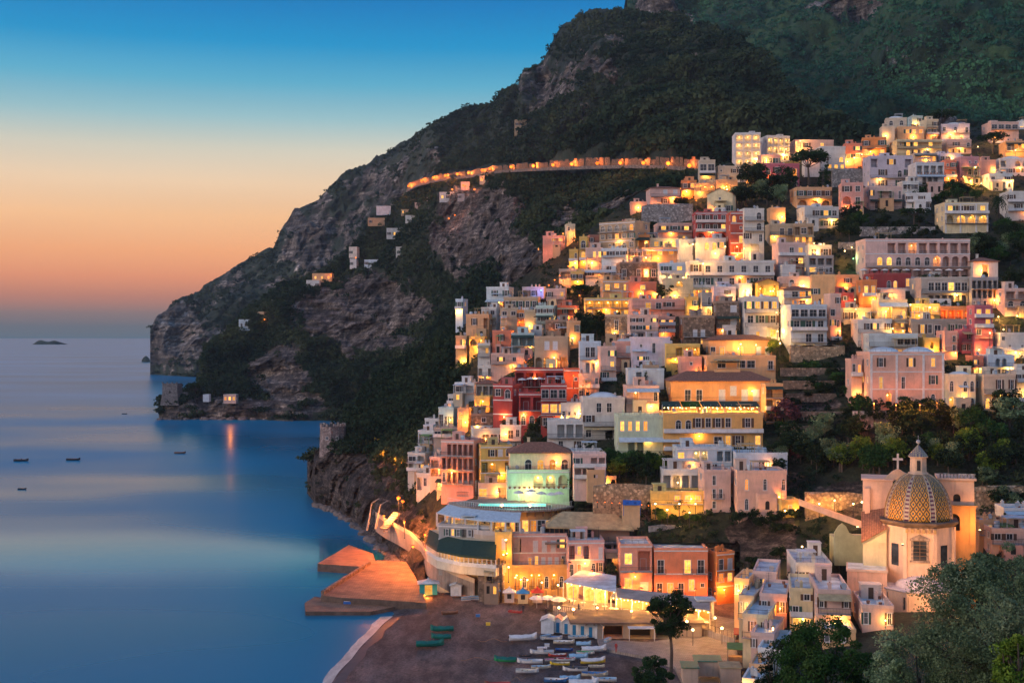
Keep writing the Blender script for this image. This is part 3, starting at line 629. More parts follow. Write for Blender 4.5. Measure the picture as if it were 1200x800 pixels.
# ================================================================ sea, sky haze, hills
def sea():
    ys=[-300,100,160,240,400,900,2500,8000,55000]; xs=[-40000,-6000,-1500,-400,-100,0,100,400,1500,6000,40000]
    Pt=np.array([[(x,y,0) for y in ys] for x in xs],float); o=gridmesh('sea','water',Pt)
sea()
far_c=[(176,[(438,1790),(420,1800),(404,1815),(388,1830)]),(181,[(438,1790),(418,1800),(398,1815),(376,1835)]),(200,[(440,1715),(415,1760),(390,1810),(358,1870)]),(232,[(443,1650),(405,1730),(375,1810),(343,1890)]),
(262,[(440,1640),(395,1720),(355,1800),(321,1890)]),(290,[(435,1600),(385,1690),(340,1790),(302,1880)]),(320,[(430,1560),(380,1660),(330,1780),(291,1870)]),(330,[(425,1540),(375,1650),(325,1770),(268,1860)]),(345,[(425,1520),(370,1640),(310,1770),(243,1850)]),(372,[(420,1480),(350,1600),(290,1720),(234,1830)]),
(400,[(400,1400),(330,1540),(270,1680),(208,1800)]),(430,[(370,1300),(310,1430),(250,1590),(188,1760)]),(470,[(320,1150),(265,1350),(220,1520),(166,1720)]),(510,[(250,1040),(215,1200),(185,1420),(149,1690)]),(540,[(222,960),(195,1150),(165,1380),(135,1660)]),
(575,[(216,900),(185,1080),(155,1280),(123,1580)]),(588,[(213,870),(180,1050),(145,1260),(104,1540)]),(606,[(211,840),(175,1020),(140,1240),(100,1500)]),(612,[(210,830),(172,1010),(130,1230),(82,1480)]),(636,[(209,800),(165,980),(120,1190),(72,1450)]),(650,[(208,780),(160,950),(105,1150),(48,1400)]),
(672,[(207,750),(150,900),(85,1100),(22,1330)]),(700,[(206,710),(145,860),(75,1040),(9,1260)]),(740,[(205,650),(140,800),(72,960),(10,1180)]),(800,[(204,590),(145,720),(85,860),(22,1040)]),(850,[(204,560),(150,670),(100,780),(42,930)]),(900,[(204,550),(165,620),(125,700),(76,810)]),(940,[(204,548),(178,590),(150,640),(112,710)]),(975,[(206,545),(190,570),(172,600),(146,640)]),(1015,[(210,540),(204,550),(196,565),(186,585)])]
ell_f=[(270,355,90,50,.5),(350,300,50,50,.45),(205,400,35,40,1),(250,350,40,25,.5),(300,330,40,22,.6),(365,290,30,30,.9),(345,260,18,22,.9),(385,260,35,30,.7),(440,225,40,25,.7),(470,195,45,20,.6),(650,95,26,26,.8),(675,75,30,18,.7),(706,80,22,10,1),(706,50,20,10,.6),(745,125,38,12,1.1),(700,128,22,10,1),(725,45,16,8,.7),(815,78,16,9,1),(640,115,16,16,.6),(615,105,12,20,.6),(560,170,25,10,.3),(905,70,14,6,.5)]
fh,fP,fR=fan('far_headland','hill_far',far_c,620,220,52,.006,ell_f,back=(160,-90),seed=3,ridgeamp=.35)
back_c=[(735,[(230,1100),(120,1350),(60,1500),(-6,1700)]),(760,[(230,1050),(120,1300),(50,1450),(-40,1650)]),(850,[(230,900),(130,1130),(50,1330),(-60,1600)]),(950,[(230,760),(150,960),(60,1230),(-70,1550)]),(1000,[(230,700),(160,900),(60,1180),(-80,1500)]),(1060,[(220,660),(150,830),(60,1080),(-80,1400)]),(1150,[(220,640),(150,780),(60,1020),(-80,1350)]),(1330,[(220,620),(150,740),(60,980),(-80,1300)]),(1650,[(230,600),(150,720),(60,950),(-60,1250)])]
ell_b=[(770,8,26,14,1.2),(800,5,20,8,.8),(1000,5,60,10,.9),(1045,3,20,12,.9),(1110,122,14,10,1.2),(1128,130,12,9,.9),(1095,8,14,14,.9),(985,40,12,6,.6),(1055,75,10,5,.6)]
bh,bP,bR=fan('back_mountain','hill_back',back_c,400,150,85,.0045,ell_b,back=(200,-50),seed=8)
mid_c=[(186,[(490,811),(482,815),(476,818),(470,822)]),(200,[(491,802),(480,808),(472,815),(465,824)]),(215,[(491,802),(480,808),(472,815),(464,826)]),(232,[(491,802),(478,815),(465,832),(452,850)]),(242,[(491,800),(468,830),(436,868),(405,895)]),(265,[(491,800),(460,840),(425,880),(388,920)]),
(290,[(491,796),(455,835),(410,890),(364,940)]),(330,[(491,795),(447,832),(392,900),(334,985)]),(370,[(492,790),(440,830),(375,915),(318,995)]),(400,[(492,786),(435,830),(360,920),(300,1010)]),(430,[(488,765),(420,830),(340,925),(266,1040)]),(460,[(474,740),(400,815),(320,920),(240,1060)]),
(490,[(455,700),(385,790),(300,900),(216,1010)]),(520,[(436,655),(365,760),(285,860),(208,970)]),(560,[(404,600),(335,690),(265,790),(203,880)]),(600,[(380,545),(315,590),(245,700),(200,800)]),(650,[(345,505),(300,530),(245,620),(198,730)]),(700,[(322,480),(275,505),(235,580),(196,680)]),(750,[(300,465),(260,485),(225,540),(195,630)]),(790,[(280,460),(250,475),(220,525),(193,590)]),(830,[(260,480),(240,500),(215,525),(191,565)])]
ell_m=[(200,480,22,14,1),(245,478,40,12,.9),(310,480,60,12,.8),(330,440,34,34,1.1),(345,470,40,18,.7),(400,372,60,26,1.1),(440,350,40,26,1.1),(360,375,30,20,.6),(470,355,40,20,1),(430,395,50,14,1),(480,400,30,12,.6),(560,250,50,30,1),(545,285,40,30,1),(590,235,30,20,.8),(620,320,30,36,1.3),(600,300,22,30,.9),(690,250,40,16,.9),(720,265,50,14,1.1),(740,245,22,14,.9),(640,270,30,8,.4),(450,460,40,16,.7),(500,230,22,6,.3)]
mh,mP,mR=fan('middle_hillside','hill_mid',mid_c,620,250,27,.010,ell_m,back=(60,-25),seed=5,ridgeamp=.25)
def near():
    us=np.linspace(360,1510,760); nv=260; Pt=np.zeros((len(us),nv+3,3)); rk=np.zeros((len(us),nv+3))
    ells=[(400,560,44,34,1.3),(370,560,22,40,1.2),(440,610,44,34,1.2),(470,640,40,40,1.2),(500,690,40,22,1),(450,560,24,30,.7),(890,625,38,34,1),(930,560,20,20,.4),(1010,520,40,14,.4),(990,585,30,20,.8),(950,470,30,12,.5),(720,600,60,12,.6),(1150,600,50,10,.5),(850,245,60,8,.3),(1000,210,30,14,.6),(770,262,20,10,.8)]
    for i,u in enumerate(us):
        rects=[r for r in RECTS if r[0]-2<=u<=r[1]+2]
        vb,vt=colv(u,0),colv(u,-1)
        for j in range(nv):
            t=j/(nv-1); v=vb+(vt-vb)*t; p=P(u,v,Df(u,v)); m=ellmask(u+noise.noise(Vector((u*.05,v*.05,1)))*12,v+noise.noise(Vector((u*.05,v*.05,7)))*8,ells)
            cl=min(1,max(0,(560-u)/60)); town=1-cl
            a=(5.5*cl+.9*town)*min(1,t*8+.15); d=fbm(p,.035,5,2)+.5*fbm(p,.12,4,5); d2=noise.ridged_multi_fractal(Vector((p.x*.07,p.y*.07,p.z*.1)),.9,2.1,5,1.0,2.0)-1.2
            if m>.3 and town>.5: a=2.2*min(1,t*8+.15)
            push=0
            for (a0,a1,b0,b1,DD,yw) in rects:
                if a0-1.5<=u<=a1+1.5 and b0+1<=v<=b1-.5:
                    push=max(push,DD+1.2+abs(math.tan(R(yw)))*(a1-a0)*DD/F*.5)
            if push>0:
                p=P(u,v,max(push,p.y)); a=min(a,.25)
            q=p+Vector((p.x,p.y,0)).normalized()*(-a*(d*.8+m*d2*.8))
            Pt[i,j+1]=q; rk[i,j+1]=.26+m*.6
        Pt[i,0]=Pt[i,1]-[0,-1,6]; rk[i,0]=.8
        for k in (1,2): Pt[i,nv+k]=Pt[i,nv]+np.array([0,40*k,-16*k]); rk[i,nv+k]=.2
    return gridmesh('town_slope','hill_near',Pt,rk),Pt,rk
nh,nP,nR=near()
def camera_hill():
    xs=np.linspace(-60,260,60); ys=np.linspace(-60,168,60); Pt=np.zeros((60,60,3)); rk=np.zeros((60,60))+.3
    for i,x in enumerate(xs):
        for j,y in enumerate(ys):
            h=np.interp(y,[-60,0,20,60,100,150,170],[60,52.6,47,35,23.5,11,4]); w=np.interp(x,[-6,12,32,60],[0,.45,1,1]) if y>35 else np.interp(x,[-45,-12,0,10],[0,.8,1,1])
            z=-3+(h+3)*w*w*(3-2*w) if w<1 else h+max(0,x-60)*.18
            Pt[i,j]=(x,y,z+fbm((x,y,0),.08,4,3)*.8-.2)
    return gridmesh('camera_hillside','hill_near',Pt,rk)
camera_hill()
def sand():
    # waterline runs away from the camera; the beach rises gently to the right
    ys=np.concatenate([np.linspace(60,185,16),np.linspace(188,252,60)]); Pt=np.zeros((70,len(ys),3))
    for i in range(70):
        for j,y in enumerate(ys):
            xw=np.interp(y,[60,186,200,215,230,238,244,252],[-33,-29.5,-28.5,-27,-25,-23.5,-26,-30]); d=(i/69)**1.3*110-4
            z=np.interp(d,[-4,0,3,12,110],[-.9,0,.45,1.15,1.75]); Pt[i,j]=(xw+d,y,z+fbm((xw+d,y,0),.12,3,1)*.1*(d>2))
    gridmesh('beach','dark_sand',Pt)
    Pt=np.zeros((5,60,3))
    for j,y in enumerate(np.linspace(120,235.5,60)):
        xw=np.interp(y,[60,186,200,215,230,238],[-33,-29.5,-28.5,-27,-25,-23.5])+noise.noise(Vector((y*.12,0,0)))*.35
        w=np.interp(y,[120,190,225,236],[1.3,1.2,1.3,2.0])*(1+.25*noise.noise(Vector((y*.25,3,0))))
        for i,(d,z) in enumerate(((-w,.012),(-w*.6,.03),(-.5,.05),(.15,.07),(.5,.1))): Pt[i,j]=(xw+d,y,z)
    gridmesh('surf_foam','foam',Pt)
sand()
clumps('headland_woodland','dark low woodland clothing the far headland and its ridge',fP,fR,30000,2.7,'leaf_wood',ncard=13,thr=.36)
clumps('mountain_woodland','woodland tinted teal for haze, covering the mountain behind the upper town',bP,bR,26000,3.1,'leaf_haze_tint',ncard=14,thr=.6)
clumps('hillside_woodland','dark woodland between the grey cliffs of the middle hillside',mP,mR,26000,1.8,'leaf_wood',ncard=11,thr=.38)
clumps('slope_woodland','dense dark trees on the slope left of the town above the small tower',nP,nR,7500,1.5,'leaf_wood',ncard=30,thr=.6,jrow=(110,-3),uvr=lambda p:(p[0]/p[1]*F+600)<(548-max(0,(H0-p[2])/p[1]*F-40)*.55))
clumps('cliff_scrub','dark scrub growing over the sea cliff edge by the small tower',nP,nR,1100,.9,'leaf_wood',ncard=24,thr=.75,jrow=(40,-3),uvr=lambda p:(p[0]/p[1]*F+600)<500)

def open_slope(p):
    u=600+F*p[0]/p[1]; v=VH+F*(H0-p[2])/p[1]
    if u<552 or v>715: return False
    if 848<u<950 and 596<v<690 and noise.noise(Vector(p)*.15)<.25: return False
    return not any(r[0]<=u<=r[1] and r[2]<=v<=r[3] for r in RECTS)
clumps('slope_undergrowth','low dark undergrowth on the bare terraces between the houses and above the church',nP,nR,6000,.75,'leaf_wood',ncard=14,thr=.55,jrow=(12,-3),uvr=open_slope)

def boulders():
    import bmesh
    bm=bmesh.new(); bmesh.ops.create_icosphere(bm,subdivisions=2,radius=1); bv=np.array([v.co[:] for v in bm.verts]); bf=[[v.index for v in f.verts] for f in bm.faces]; bm.free(); m=MB()
    for k in range(260):
        u=rnd.uniform(366,512) if k<170 else rnd.uniform(190,400); s=rnd.uniform(.5,1.9)*(1 if k<170 else 1.6)
        p=P(u,colv(u,0),COL and Df(u,colv(u,0))-rnd.uniform(-.5,2.5)) if k<170 else Pz(u,491,.0)-Vector((0,rnd.uniform(0,6),0)); v=bv*(1+(nr.rand(len(bv),1)-.5)*.45)*s*np.array([1.2,1,.7]); i=len(m.v); m.v+=[(p.x+a[0],p.y+a[1],max(-.5,p.z*.4)+a[2]) for a in v]
        for f in bf: m.f.append(tuple(i+q for q in f)); m.m.append(0)
    o=m.build('boulders','stone_plain'); o['kind']='stuff'; o['label']='tumbled grey boulders along the foot of the sea cliffs'; o['category']='boulders'
flat('stone_plain',(.2,.16,.14),.95,.6,.9); boulders()
def wet():
    Pt=np.zeros((4,60,3))
    for j,y in enumerate(np.linspace(120,236,60)):
        xw=np.interp(y,[60,186,200,215,230,238],[-33,-29.5,-28.5,-27,-25,-23.5]); w=2.6+1.3*noise.noise(Vector((y*.15,7,0)))
        for i,f in enumerate((.3,.5,.8,1)): 
            d=w*f; Pt[i,j]=(xw+d,y,np.interp(d,[-4,0,3,12],[-.9,0,.45,1.15])+.035)
    gridmesh('wet_sand','wet_sand',Pt)
flat('wet_sand',(.05,.042,.042),.5,.4,.6); wet()
# ================================================================ house maker
WC=dict(W=(.7,.69,.66),C=(.76,.64,.4),P=(.76,.39,.31),K=(.74,.5,.42),M=(.6,.15,.2),R=(.4,.055,.05),O=(.76,.27,.08),S=(.78,.24,.14),Y=(.76,.52,.14),T=(.54,.38,.23),B=(.3,.22,.16),L=(.66,.6,.7),U=(.58,.68,.74),G=(.4,.38,.36),V=(.62,.72,.52),A=(.8,.45,.22),E=(.6,.5,.36),H=(.45,.62,.62))
RAYOBJ=[]  # pixel rectangles with facade depth, used to seat lamps in front of the facade they light
WCACHE={}
def arc(x0,x1,zs,h,n=7):
    xc=(x0+x1)/2; r=(x1-x0)/2
    return [(xc-r*math.cos(math.pi*k/n),zs+h*math.sin(math.pi*k/n)) for k in range(n+1)]
def win_mesh(kind,w,h,arch):
    key=(kind,round(w,1),round(h,1),arch)
    if key in WCACHE: return WCACHE[key]
    w,h=max(.3,key[1]),max(.4,key[2]); f=MB(); t=.09; b=.05
    zs=h-(w*.5 if arch else 0); top=arc(0,w,zs,w*.5) if arch else [(0,h),(w,h)]
    outl=[(0,0)]+top[::1]+[(w,0)] if not arch else [(0,0)]+top+[(w,0)]
    # surround, proud of the wall
    f.box(-t,0,-.05,.04,-.02,zs); f.box(w,w+t,-.05,.04,-.02,zs); f.box(-t-.06,w+t+.06,-.12,.02,-.1,-.02)
    if arch:
        a=arc(0,w,zs,w*.5); a2=arc(-t,w+t,zs,w*.5+t)
        for k in range(len(a)-1): f.poly([(a[k][0],-.05,a[k][1]),(a[k+1][0],-.05,a[k+1][1]),(a2[k+1][0],-.05,a2[k+1][1]),(a2[k][0],-.05,a2[k][1])])
    else: f.box(-t,w+t,-.05,.04,h,h+t)
    # sash bars
    y0,y1=.08,.13
    f.box(0,b,y0,y1,0,zs); f.box(w-b,w,y0,y1,0,zs); f.box(w/2-b/2,w/2+b/2,y0,y1,b,zs-b); f.box(b,w-b,y0,y1,0,b); f.box(b,w-b,y0,y1,zs-b,zs)
    if h>1.3: f.box(b,w/2-b/2,y0,y1,h*.55,h*.55+.04); f.box(w/2+b/2,w-b,y0,y1,h*.55,h*.55+.04)
    fr=f.mesh('window',['trim']); p=MB(); p.poly([(x,.14,z) for x,z in ([(0,0)]+([(w,0)])+top[::-1])]); pa=p.mesh('pane',['glass_dark'])
    pl=pa.copy(); pl.materials[0]=MATS['lit_warm']; po=pa.copy(); po.materials[0]=MATS['lit_orange']
    s=MB(); sw=w/2
    s.box(0,sw,-.06,-.01,0,zs)
    so=s.mesh('shutter',['shutter_green']); sb=so.copy(); sb.materials[0]=MATS['shutter_brown']
    c=MB(); c.box(.02,w/2-.01,.02,.06,.02,zs)
    sc=c.mesh('shutter',['shutter_white'])
    WCACHE[key]=(fr,pa,pl,po,so,sb,sc); return WCACHE[key]
def rail_mesh(w,d,key='rail'):
    k=(key,round(w,1),round(d,1))
    if k in WCACHE: return WCACHE[k]
    m=MB(); s=MB(); w=k[1]; s.box(0,w,-d,0,-.14,0); sl=s.mesh('balcony',['concrete'])
    m.box(0,w,-d,-d+.05,.9,.96); m.box(0,.05,-d+.05,0,.9,.96); m.box(w-.05,w,-d+.05,0,.9,.96)
    n=max(2,int(w/.22))
    for i in range(n+1): x=.01+i*(w-.05)/n; m.box(x,x+.025,-d+.01,-d+.035,0,.9)
    for i in range(1,int(d/.25)):
        for x in (.01,w-.04): m.box(x,x+.025,-d+i*.25,-d+i*.25+.025,0,.9)
    rl=m.mesh('railing',['iron']); WCACHE[k]=(sl,rl); return WCACHE[k]
def facade(mb,O,ux,n,W,z0,z1,ops,mback=1):
    """wall strip from z0 to z1 with real recessed openings: (x0,x1,a,b,arch,depth,backmat)"""
    q=lambda x,z,d=0: (O[0]+ux[0]*x-n[0]*d, O[1]+ux[1]*x-n[1]*d, z)
    x=0
    for (a,b,c,e,ar,dp,bm) in sorted(ops):
        if a>x+1e-4: mb.poly([q(x,z0),q(a,z0),q(a,z1),q(x,z1)])
        if c>z0+1e-4: mb.poly([q(a,z0),q(b,z0),q(b,c),q(a,c)])
        if ar:
            zs=e-(b-a)*.5 if (b-a)*.5<(e-c)*.8 else c+(e-c)*.35; top=arc(a,b,zs,e-zs)
        else: top=[(a,e),(b,e)]
        mb.poly([q(px,pz) for px,pz in top]+[q(b,z1),q(a,z1)])
        ring=[(a,c)]+top+[(b,c)]
        for k in range(len(ring)):
            p1,p2=ring[k],ring[(k+1)%len(ring)]; 
            if abs(p1[0]-p2[0])+abs(p1[1]-p2[1])<1e-5: continue
            mb.poly([q(*p1),q(*p1,dp),q(*p2,dp),q(*p2)])
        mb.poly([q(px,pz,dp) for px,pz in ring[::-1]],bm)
        x=b
    if x<W-1e-4: mb.poly([q(x,z0),q(W,z0),q(W,z1),q(x,z1)])
def put_window(root,kind,x,y,z,w,h,rz=0,arch=False,lit=0,shut=None,small=False,loc3=None):
    fr,pa,pl,po,so,sb,sc=win_mesh('w',w,h,arch)
    o=link('window',fr,root,loc=loc3 or (x,y,z),rz=rz); 
    wq=max(.3,round(w,1))
    if shut=='closed': link('shutter',sc,o); link('shutter',sc,o,loc=(wq/2-.01,0,0))
    else: link('pane',(pa,pl,po)[lit],o)
    if shut in('g','b') and not arch:
        for sx in (-.11-wq/2,wq+.11): link('shutter',so if shut=='g' else sb,o,loc=(sx,0,0))
    return o
def house(name,u0,u1,v0,v1,ck,rows,label,roof='F',yaw=None,dep=None,D=None,group=None,side=None,stone=False,found=5,cat=None,base=0,floorz=None,clutter=True,rows2=None,orange=False,nolamp=False,seed=None):
    rr=random.Random(int(u0*31+v0*17)); uc=(u0+u1)/2
    D=D or Df(uc,v1); s=D/F; tot=(u1-u0)*s; Ht=(v1-v0)*s
    if yaw is None: yaw=rr.uniform(-9,9)+ (-14 if uc<620 and v0<640 else 0)
    th=R(yaw); 
    if dep is None: dep=min(9,max(5,tot*.7))
    dv=math.atan2(uc-600,F); # the camera looks at this house along dv
    a=th+dv # yaw relative to the line of sight
    sw=abs(math.sin(a))*dep
    if sw>tot*.45: dep=max(3,tot*.45/max(.1,abs(math.sin(a)))); sw=abs(math.sin(a))*dep
    W=max(2.5,(tot-sw*.95)/math.cos(a)); col=WC[ck] if isinstance(ck,str) else ck
    pc=P(uc,v1,D); root=thing(name,label,cat or {'hotel':'hotel','villa':'villa'}.get(name,'house'),pc,th,group)
    # centre the visible outline: local offset so that the projected extents straddle uc
    ext=[]
    for (x,y) in ((0,0),(W,0),(0,dep),(W,dep)):
        X=pc.x+x*math.cos(th)-y*math.sin(th); Y=pc.y+x*math.sin(th)+y*math.cos(th); ext.append(600+F*X/Y)
    sh=(uc-(min(ext)+max(ext))/2)*s; root.location.x+=sh; 
    RAYOBJ.append((u0,u1,v0,v1,D))
    j=rr.uniform(.84,1.04); tw=rr.uniform(-.03,.05); col=(min(.8,col[0]*j*(1+tw*.5)),min(.8,col[1]*j),min(.8,col[2]*j*(1-tw*1.6)))
    mb=MB(); wm='stone_wall' if stone else 'plaster'
    rowl=rows.split('/'); nf=len(rowl); fh=Ht/nf if not floorz else floorz
    flatr=roof[0] in 'FDPV'; Hw=Ht
    todo=[]
    if name=='house' and D<520: rowl=[x if any(ch in x for ch in '_=~#') or x.count('.')>len(x)*.6 else x+rr.choice(['','','_','_','=','~_' ]) for x in rowl]
    litrow=False
    for fi,row in enumerate(rowl[::-1]):
        suf=''.join(c for c in row if c in '_=~#!'); r_=''.join(c for c in row if c not in '_=~#!'); n=len(r_); z=fi*fh; cw=W/n; ops=[]
        for k,c in enumerate(r_):
            if c=='.': continue
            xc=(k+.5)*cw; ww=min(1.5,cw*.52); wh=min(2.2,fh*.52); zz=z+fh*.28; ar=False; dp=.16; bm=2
            if c in 'dDcbBC': ww=min(1.5,cw*.5); wh=min(2.7,fh*.7); zz=z+.06
            if c in 'o': ww=min(.7,cw*.35); wh=min(.8,fh*.3); zz=z+fh*.42
            if c in 'nN': ar=True; ww=min(1.5,cw*.55); wh=min(2.3,fh*.65); zz=z+fh*.12
            if c in 'gG': ww=cw*.82; wh=fh*.6; zz=z+fh*.15
            if c in 'aAsS':
                ar=c in 'aA'; ww=cw*.78; wh=fh*.8; zz=z+.08; dp=min(1.8,dep*.3); bm=0
            x0=xc-ww/2; ops.append((x0,x0+ww,zz,zz+wh,ar,dp,bm)); todo.append((c,x0,zz,ww,wh,ar,dp,suf))
        facade(mb,(0,0),(1,0),(0,-1),W,z,z+fh,ops)
        if '_' in suf or '=' in suf:
            sl,rl=rail_mesh(W,1.0); b=link('balcony',sl,root,loc=(0,-.003,z+.02)); b.scale.x=W/round(W,1)
            if '_' in suf: link('railing',rl,b)
            else:
                p=MB(); p.box(0,W,-1.0,-.88,.0,.85); p.box(0,.12,-.88,0,0,.85); p.box(W-.12,W,-.88,0,0,.85); p.build('parapet','plaster',b,col=(.72,.7,.68) if ck!='R' else (.7,.6,.56))
        if '~' in suf:
            p=MB(); p.prism([(0,-1.9),(W,-1.9),(W,-.02),(0,-.02)],[z+fh*.72,z+fh*.72,z+fh*.93,z+fh*.93],[z+fh*.72+.06,z+fh*.72+.06,z+fh*.93+.06,z+fh*.93+.06]); p.build('awning',rr.choice(['awning_pale','awning_tan','awning_dark']) if not orange else 'awning_dark',root)
        if '#' in suf:   # a row of parapet planters
            p=MB(); 
            for q in range(int(W/1.1)): p.lathe([(.22,0),(.3,.45),(.05,.46)],6,(q*1.1+.5,-.75,z+.02))
            p.build('planter_row','roof_tile',root)
    for (c,x0,zz,ww,wh,ar,dp,suf) in todo:
        lit=0
        if c in 'lLDBGNC' or (c in 'wdbng' and rr.random()<.1): lit=1 if not orange and rr.random()<.8 else 2
        if c in 'aAsS':
            # a door on the back wall of the loggia and a lamp on its ceiling
            dw,dh=min(1.1,ww*.45),min(2.1,wh*.75); lt=1 if c in 'AS' else (1 if rr.random()<.1 else 0)
            put_window(root,'w',x0+(ww-dw)/2,dp,zz,dw,dh,lit=lt)
            if c in 'AS':
                pm=MB(); pm.lathe([(.02,-.14),(.12,-.06),(.12,.06),(.02,.14)],6); lo=pm.build('ceiling_lamp','bulb_yellow' if not orange else 'bulb_orange',root,loc=(x0+ww/2,dp*.5,zz+wh*.78))
                light((0,-.3,-.25),70*(D/250),ORA if orange else YEL,lo,.15)
            if c in 'as' or c in 'AS':
                if '_' not in suf and '=' not in suf:
                    m=MB(); m.box(x0,x0+ww,.05,.1,zz+.8,zz+.86)
                    for q in range(int(ww/.25)+1): m.box(x0+q*.25,x0+q*.25+.03,.06,.09,zz,zz+.8)
                    m.build('railing','iron',root)
            continue
        sh='closed' if c in 'cv' else ({0:None,1:'g',2:'b'}[rr.choice([0,1,2,2])] if c in 'wl' else None)
        put_window(root,'w',x0,0,zz,ww,wh,arch=ar,lit=lit,shut=sh)
        if c in 'bBC' and '_' not in suf and '=' not in suf:
            sl,rl=rail_mesh(ww+.7,.7); b=link('balcony',sl,root,loc=(x0-.35,-.003,zz-.03)); link('railing',rl,b)
    if rr.random()<.68 and name in('house','hotel','villa') and not nolamp:  # lamps added on random facades to spread a warm glow
        lx=rr.uniform(.15,.85)*W; lz=min(Ht*.5,fh*.8); q=MB(); q.tube([(0,0,.25),(0,-.35,.3),(0,-.4,.1)],.03,4); lo=q.build('added_wall_lamp','iron',root,loc=(lx,0,lz)); q=MB(); q.lathe([(.02,-.14),(.12,-.06),(.12,.06),(.02,.14)],6,(0,-.4,0)); q.build('bulb','bulb_yellow',lo); light((0,-.75,0),(330 if rr.random()<.6 else 720)*(D/270),ORA if rr.random()<.4 else YEL,lo,.15)
    # plinth and remaining faces of the body
    for zlo,zhi in ((-found,0),):
        mb.poly([(0,0,zlo),(W,0,zlo),(W,0,zhi),(0,0,zhi)])
    # side walls with windows on the side that shows
    sd=[]
    lw='.'.join(['w' if rr.random()<.75 else 'l' for _ in range(max(1,int(dep/3.2)))])
    for sx in (0,1):
        O=((0,dep),(W,0))[sx]; ux=((0,-1),(0,1))[sx]; n=((-1,0),(1,0))[sx]
        for fi in range(nf):
            z=fi*fh; ops=[]
            ns=max(1,int(dep/3.4)); cw=dep/ns; srow=(side.split('/')[::-1][min(fi,len(side.split('/'))-1)] if side else None)
            if srow: ns=len(srow); cw=dep/ns
            for k in range(ns):
                ch=srow[k] if srow else ('w' if rr.random()<.6 else ('l' if rr.random()<.2 else '.'))
                if ch=='.' : continue
                ww=min(1.0,cw*.45); wh=min(1.4,fh*.48); zz=z+fh*.34; x0=(k+.5)*cw-ww/2; ops.append((x0,x0+ww,zz,zz+wh,False,.16,2))
                px=O[0]+ux[0]*x0; py=O[1]+ux[1]*x0
                put_window(root,'w',0,0,0,ww,wh,lit=1 if ch in'lL' else 0,shut=None,rz=(-math.pi/2 if sx==0 else math.pi/2),loc3=(px,py,zz))
            facade(mb,O,ux,n,dep,z,z+fh,ops)
        mb.poly([(O[0],O[1],-found),(O[0]+ux[0]*dep,O[1]+ux[1]*dep,-found),(O[0]+ux[0]*dep,O[1]+ux[1]*dep,0),(O[0],O[1],0)])
    mb.poly([(W,dep,-found),(0,dep,-found),(0,dep,Ht),(W,dep,Ht)])
    mb.build('wall',[wm,'trim','dark_in'],root,col=col)
    if name in('villa','hotel') and not stone:
        q=MB()
        for fi in range(1,nf+1): q.box(-.05,W+.05,-.07,-.004,fi*fh-.16,fi*fh+.1)
        if name=='villa': [q.box(x-.25,x+.25,-.08,-.005,0,nf*fh-.17) for x in (.3,W*.36,W*.72,W-.3)]
        q.build('string_course','trim',root)
    if name in('house',) and W>5 and nf>=2 and D<430 and rr.random()<.62:
        for _q in range(rr.choice([1,1,2])):
            aw=rr.uniform(.28,.55)*W; ax=rr.uniform(0,W-aw); ad=rr.uniform(1.4,2.6); ah=fh*rr.choice([.55,.8,1.0]); q=MB()
            no=max(1,int(aw/2.4)); cwq=aw/no; ops=[((i+.5)*cwq-.45,(i+.5)*cwq+.45,ah*.25,ah*.8,rr.random()<.4,.15,2) for i in range(no)]
            facade(q,(ax,-ad),(1,0),(0,-1),aw,-found,ah,ops); q.poly([(ax,-.003,-found),(ax,-ad,-found),(ax,-ad,ah),(ax,-.003,ah)]); q.poly([(ax+aw,-ad,-found),(ax+aw,-.003,-found),(ax+aw,-.003,ah),(ax+aw,-ad,ah)]); q.poly([(ax,-ad,ah-.02),(ax+aw,-ad,ah-.02),(ax+aw,-.003,ah-.02),(ax,-.003,ah-.02)])
            c2=WC[rr.choice('WWKCAPET')]; c2=tuple(x*.9 for x in c2) if rr.random()<.6 else col
            an=q.build('annex',['plaster','trim','lit_warm' if rr.random()<.3 else 'dark_in'],root,col=c2)
            k_=rr.random(); q=MB()
            if k_<.45:
                q.box(ax,ax+aw,-ad,-ad+.05,ah+.85,ah+.9); [q.box(ax+i*.28,ax+i*.28+.03,-ad+.01,-ad+.04,ah,ah+.85) for i in range(int(aw/.28))]; q.build('railing','iron',an)
            elif k_<.7:
                q.box(ax-.05,ax+aw+.05,-ad-.05,-ad+.12,ah-.01,ah+.8); q.box(ax-.05,ax+.12,-ad+.12,-.01,ah,ah+.8); q.box(ax+aw-.12,ax+aw+.05,-ad+.12,-.01,ah,ah+.8); q.build('parapet','plaster',an,col=c2)
            else:
                for i in (0,1):
                    x=ax+.1+i*(aw-.3); q.box(x,x+.12,-ad+.1,-ad+.22,ah,ah+2.2)
                q.prism([(ax-.1,-ad-.2),(ax+aw+.1,-ad-.2),(ax+aw+.1,-.02),(ax-.1,-.02)],[ah+2.2,ah+2.2,ah+2.5,ah+2.5],[ah+2.26,ah+2.26,ah+2.56,ah+2.56]); q.build('awning',rr.choice(['awning_pale','awning_tan','roof_wash','awning_green']),an)
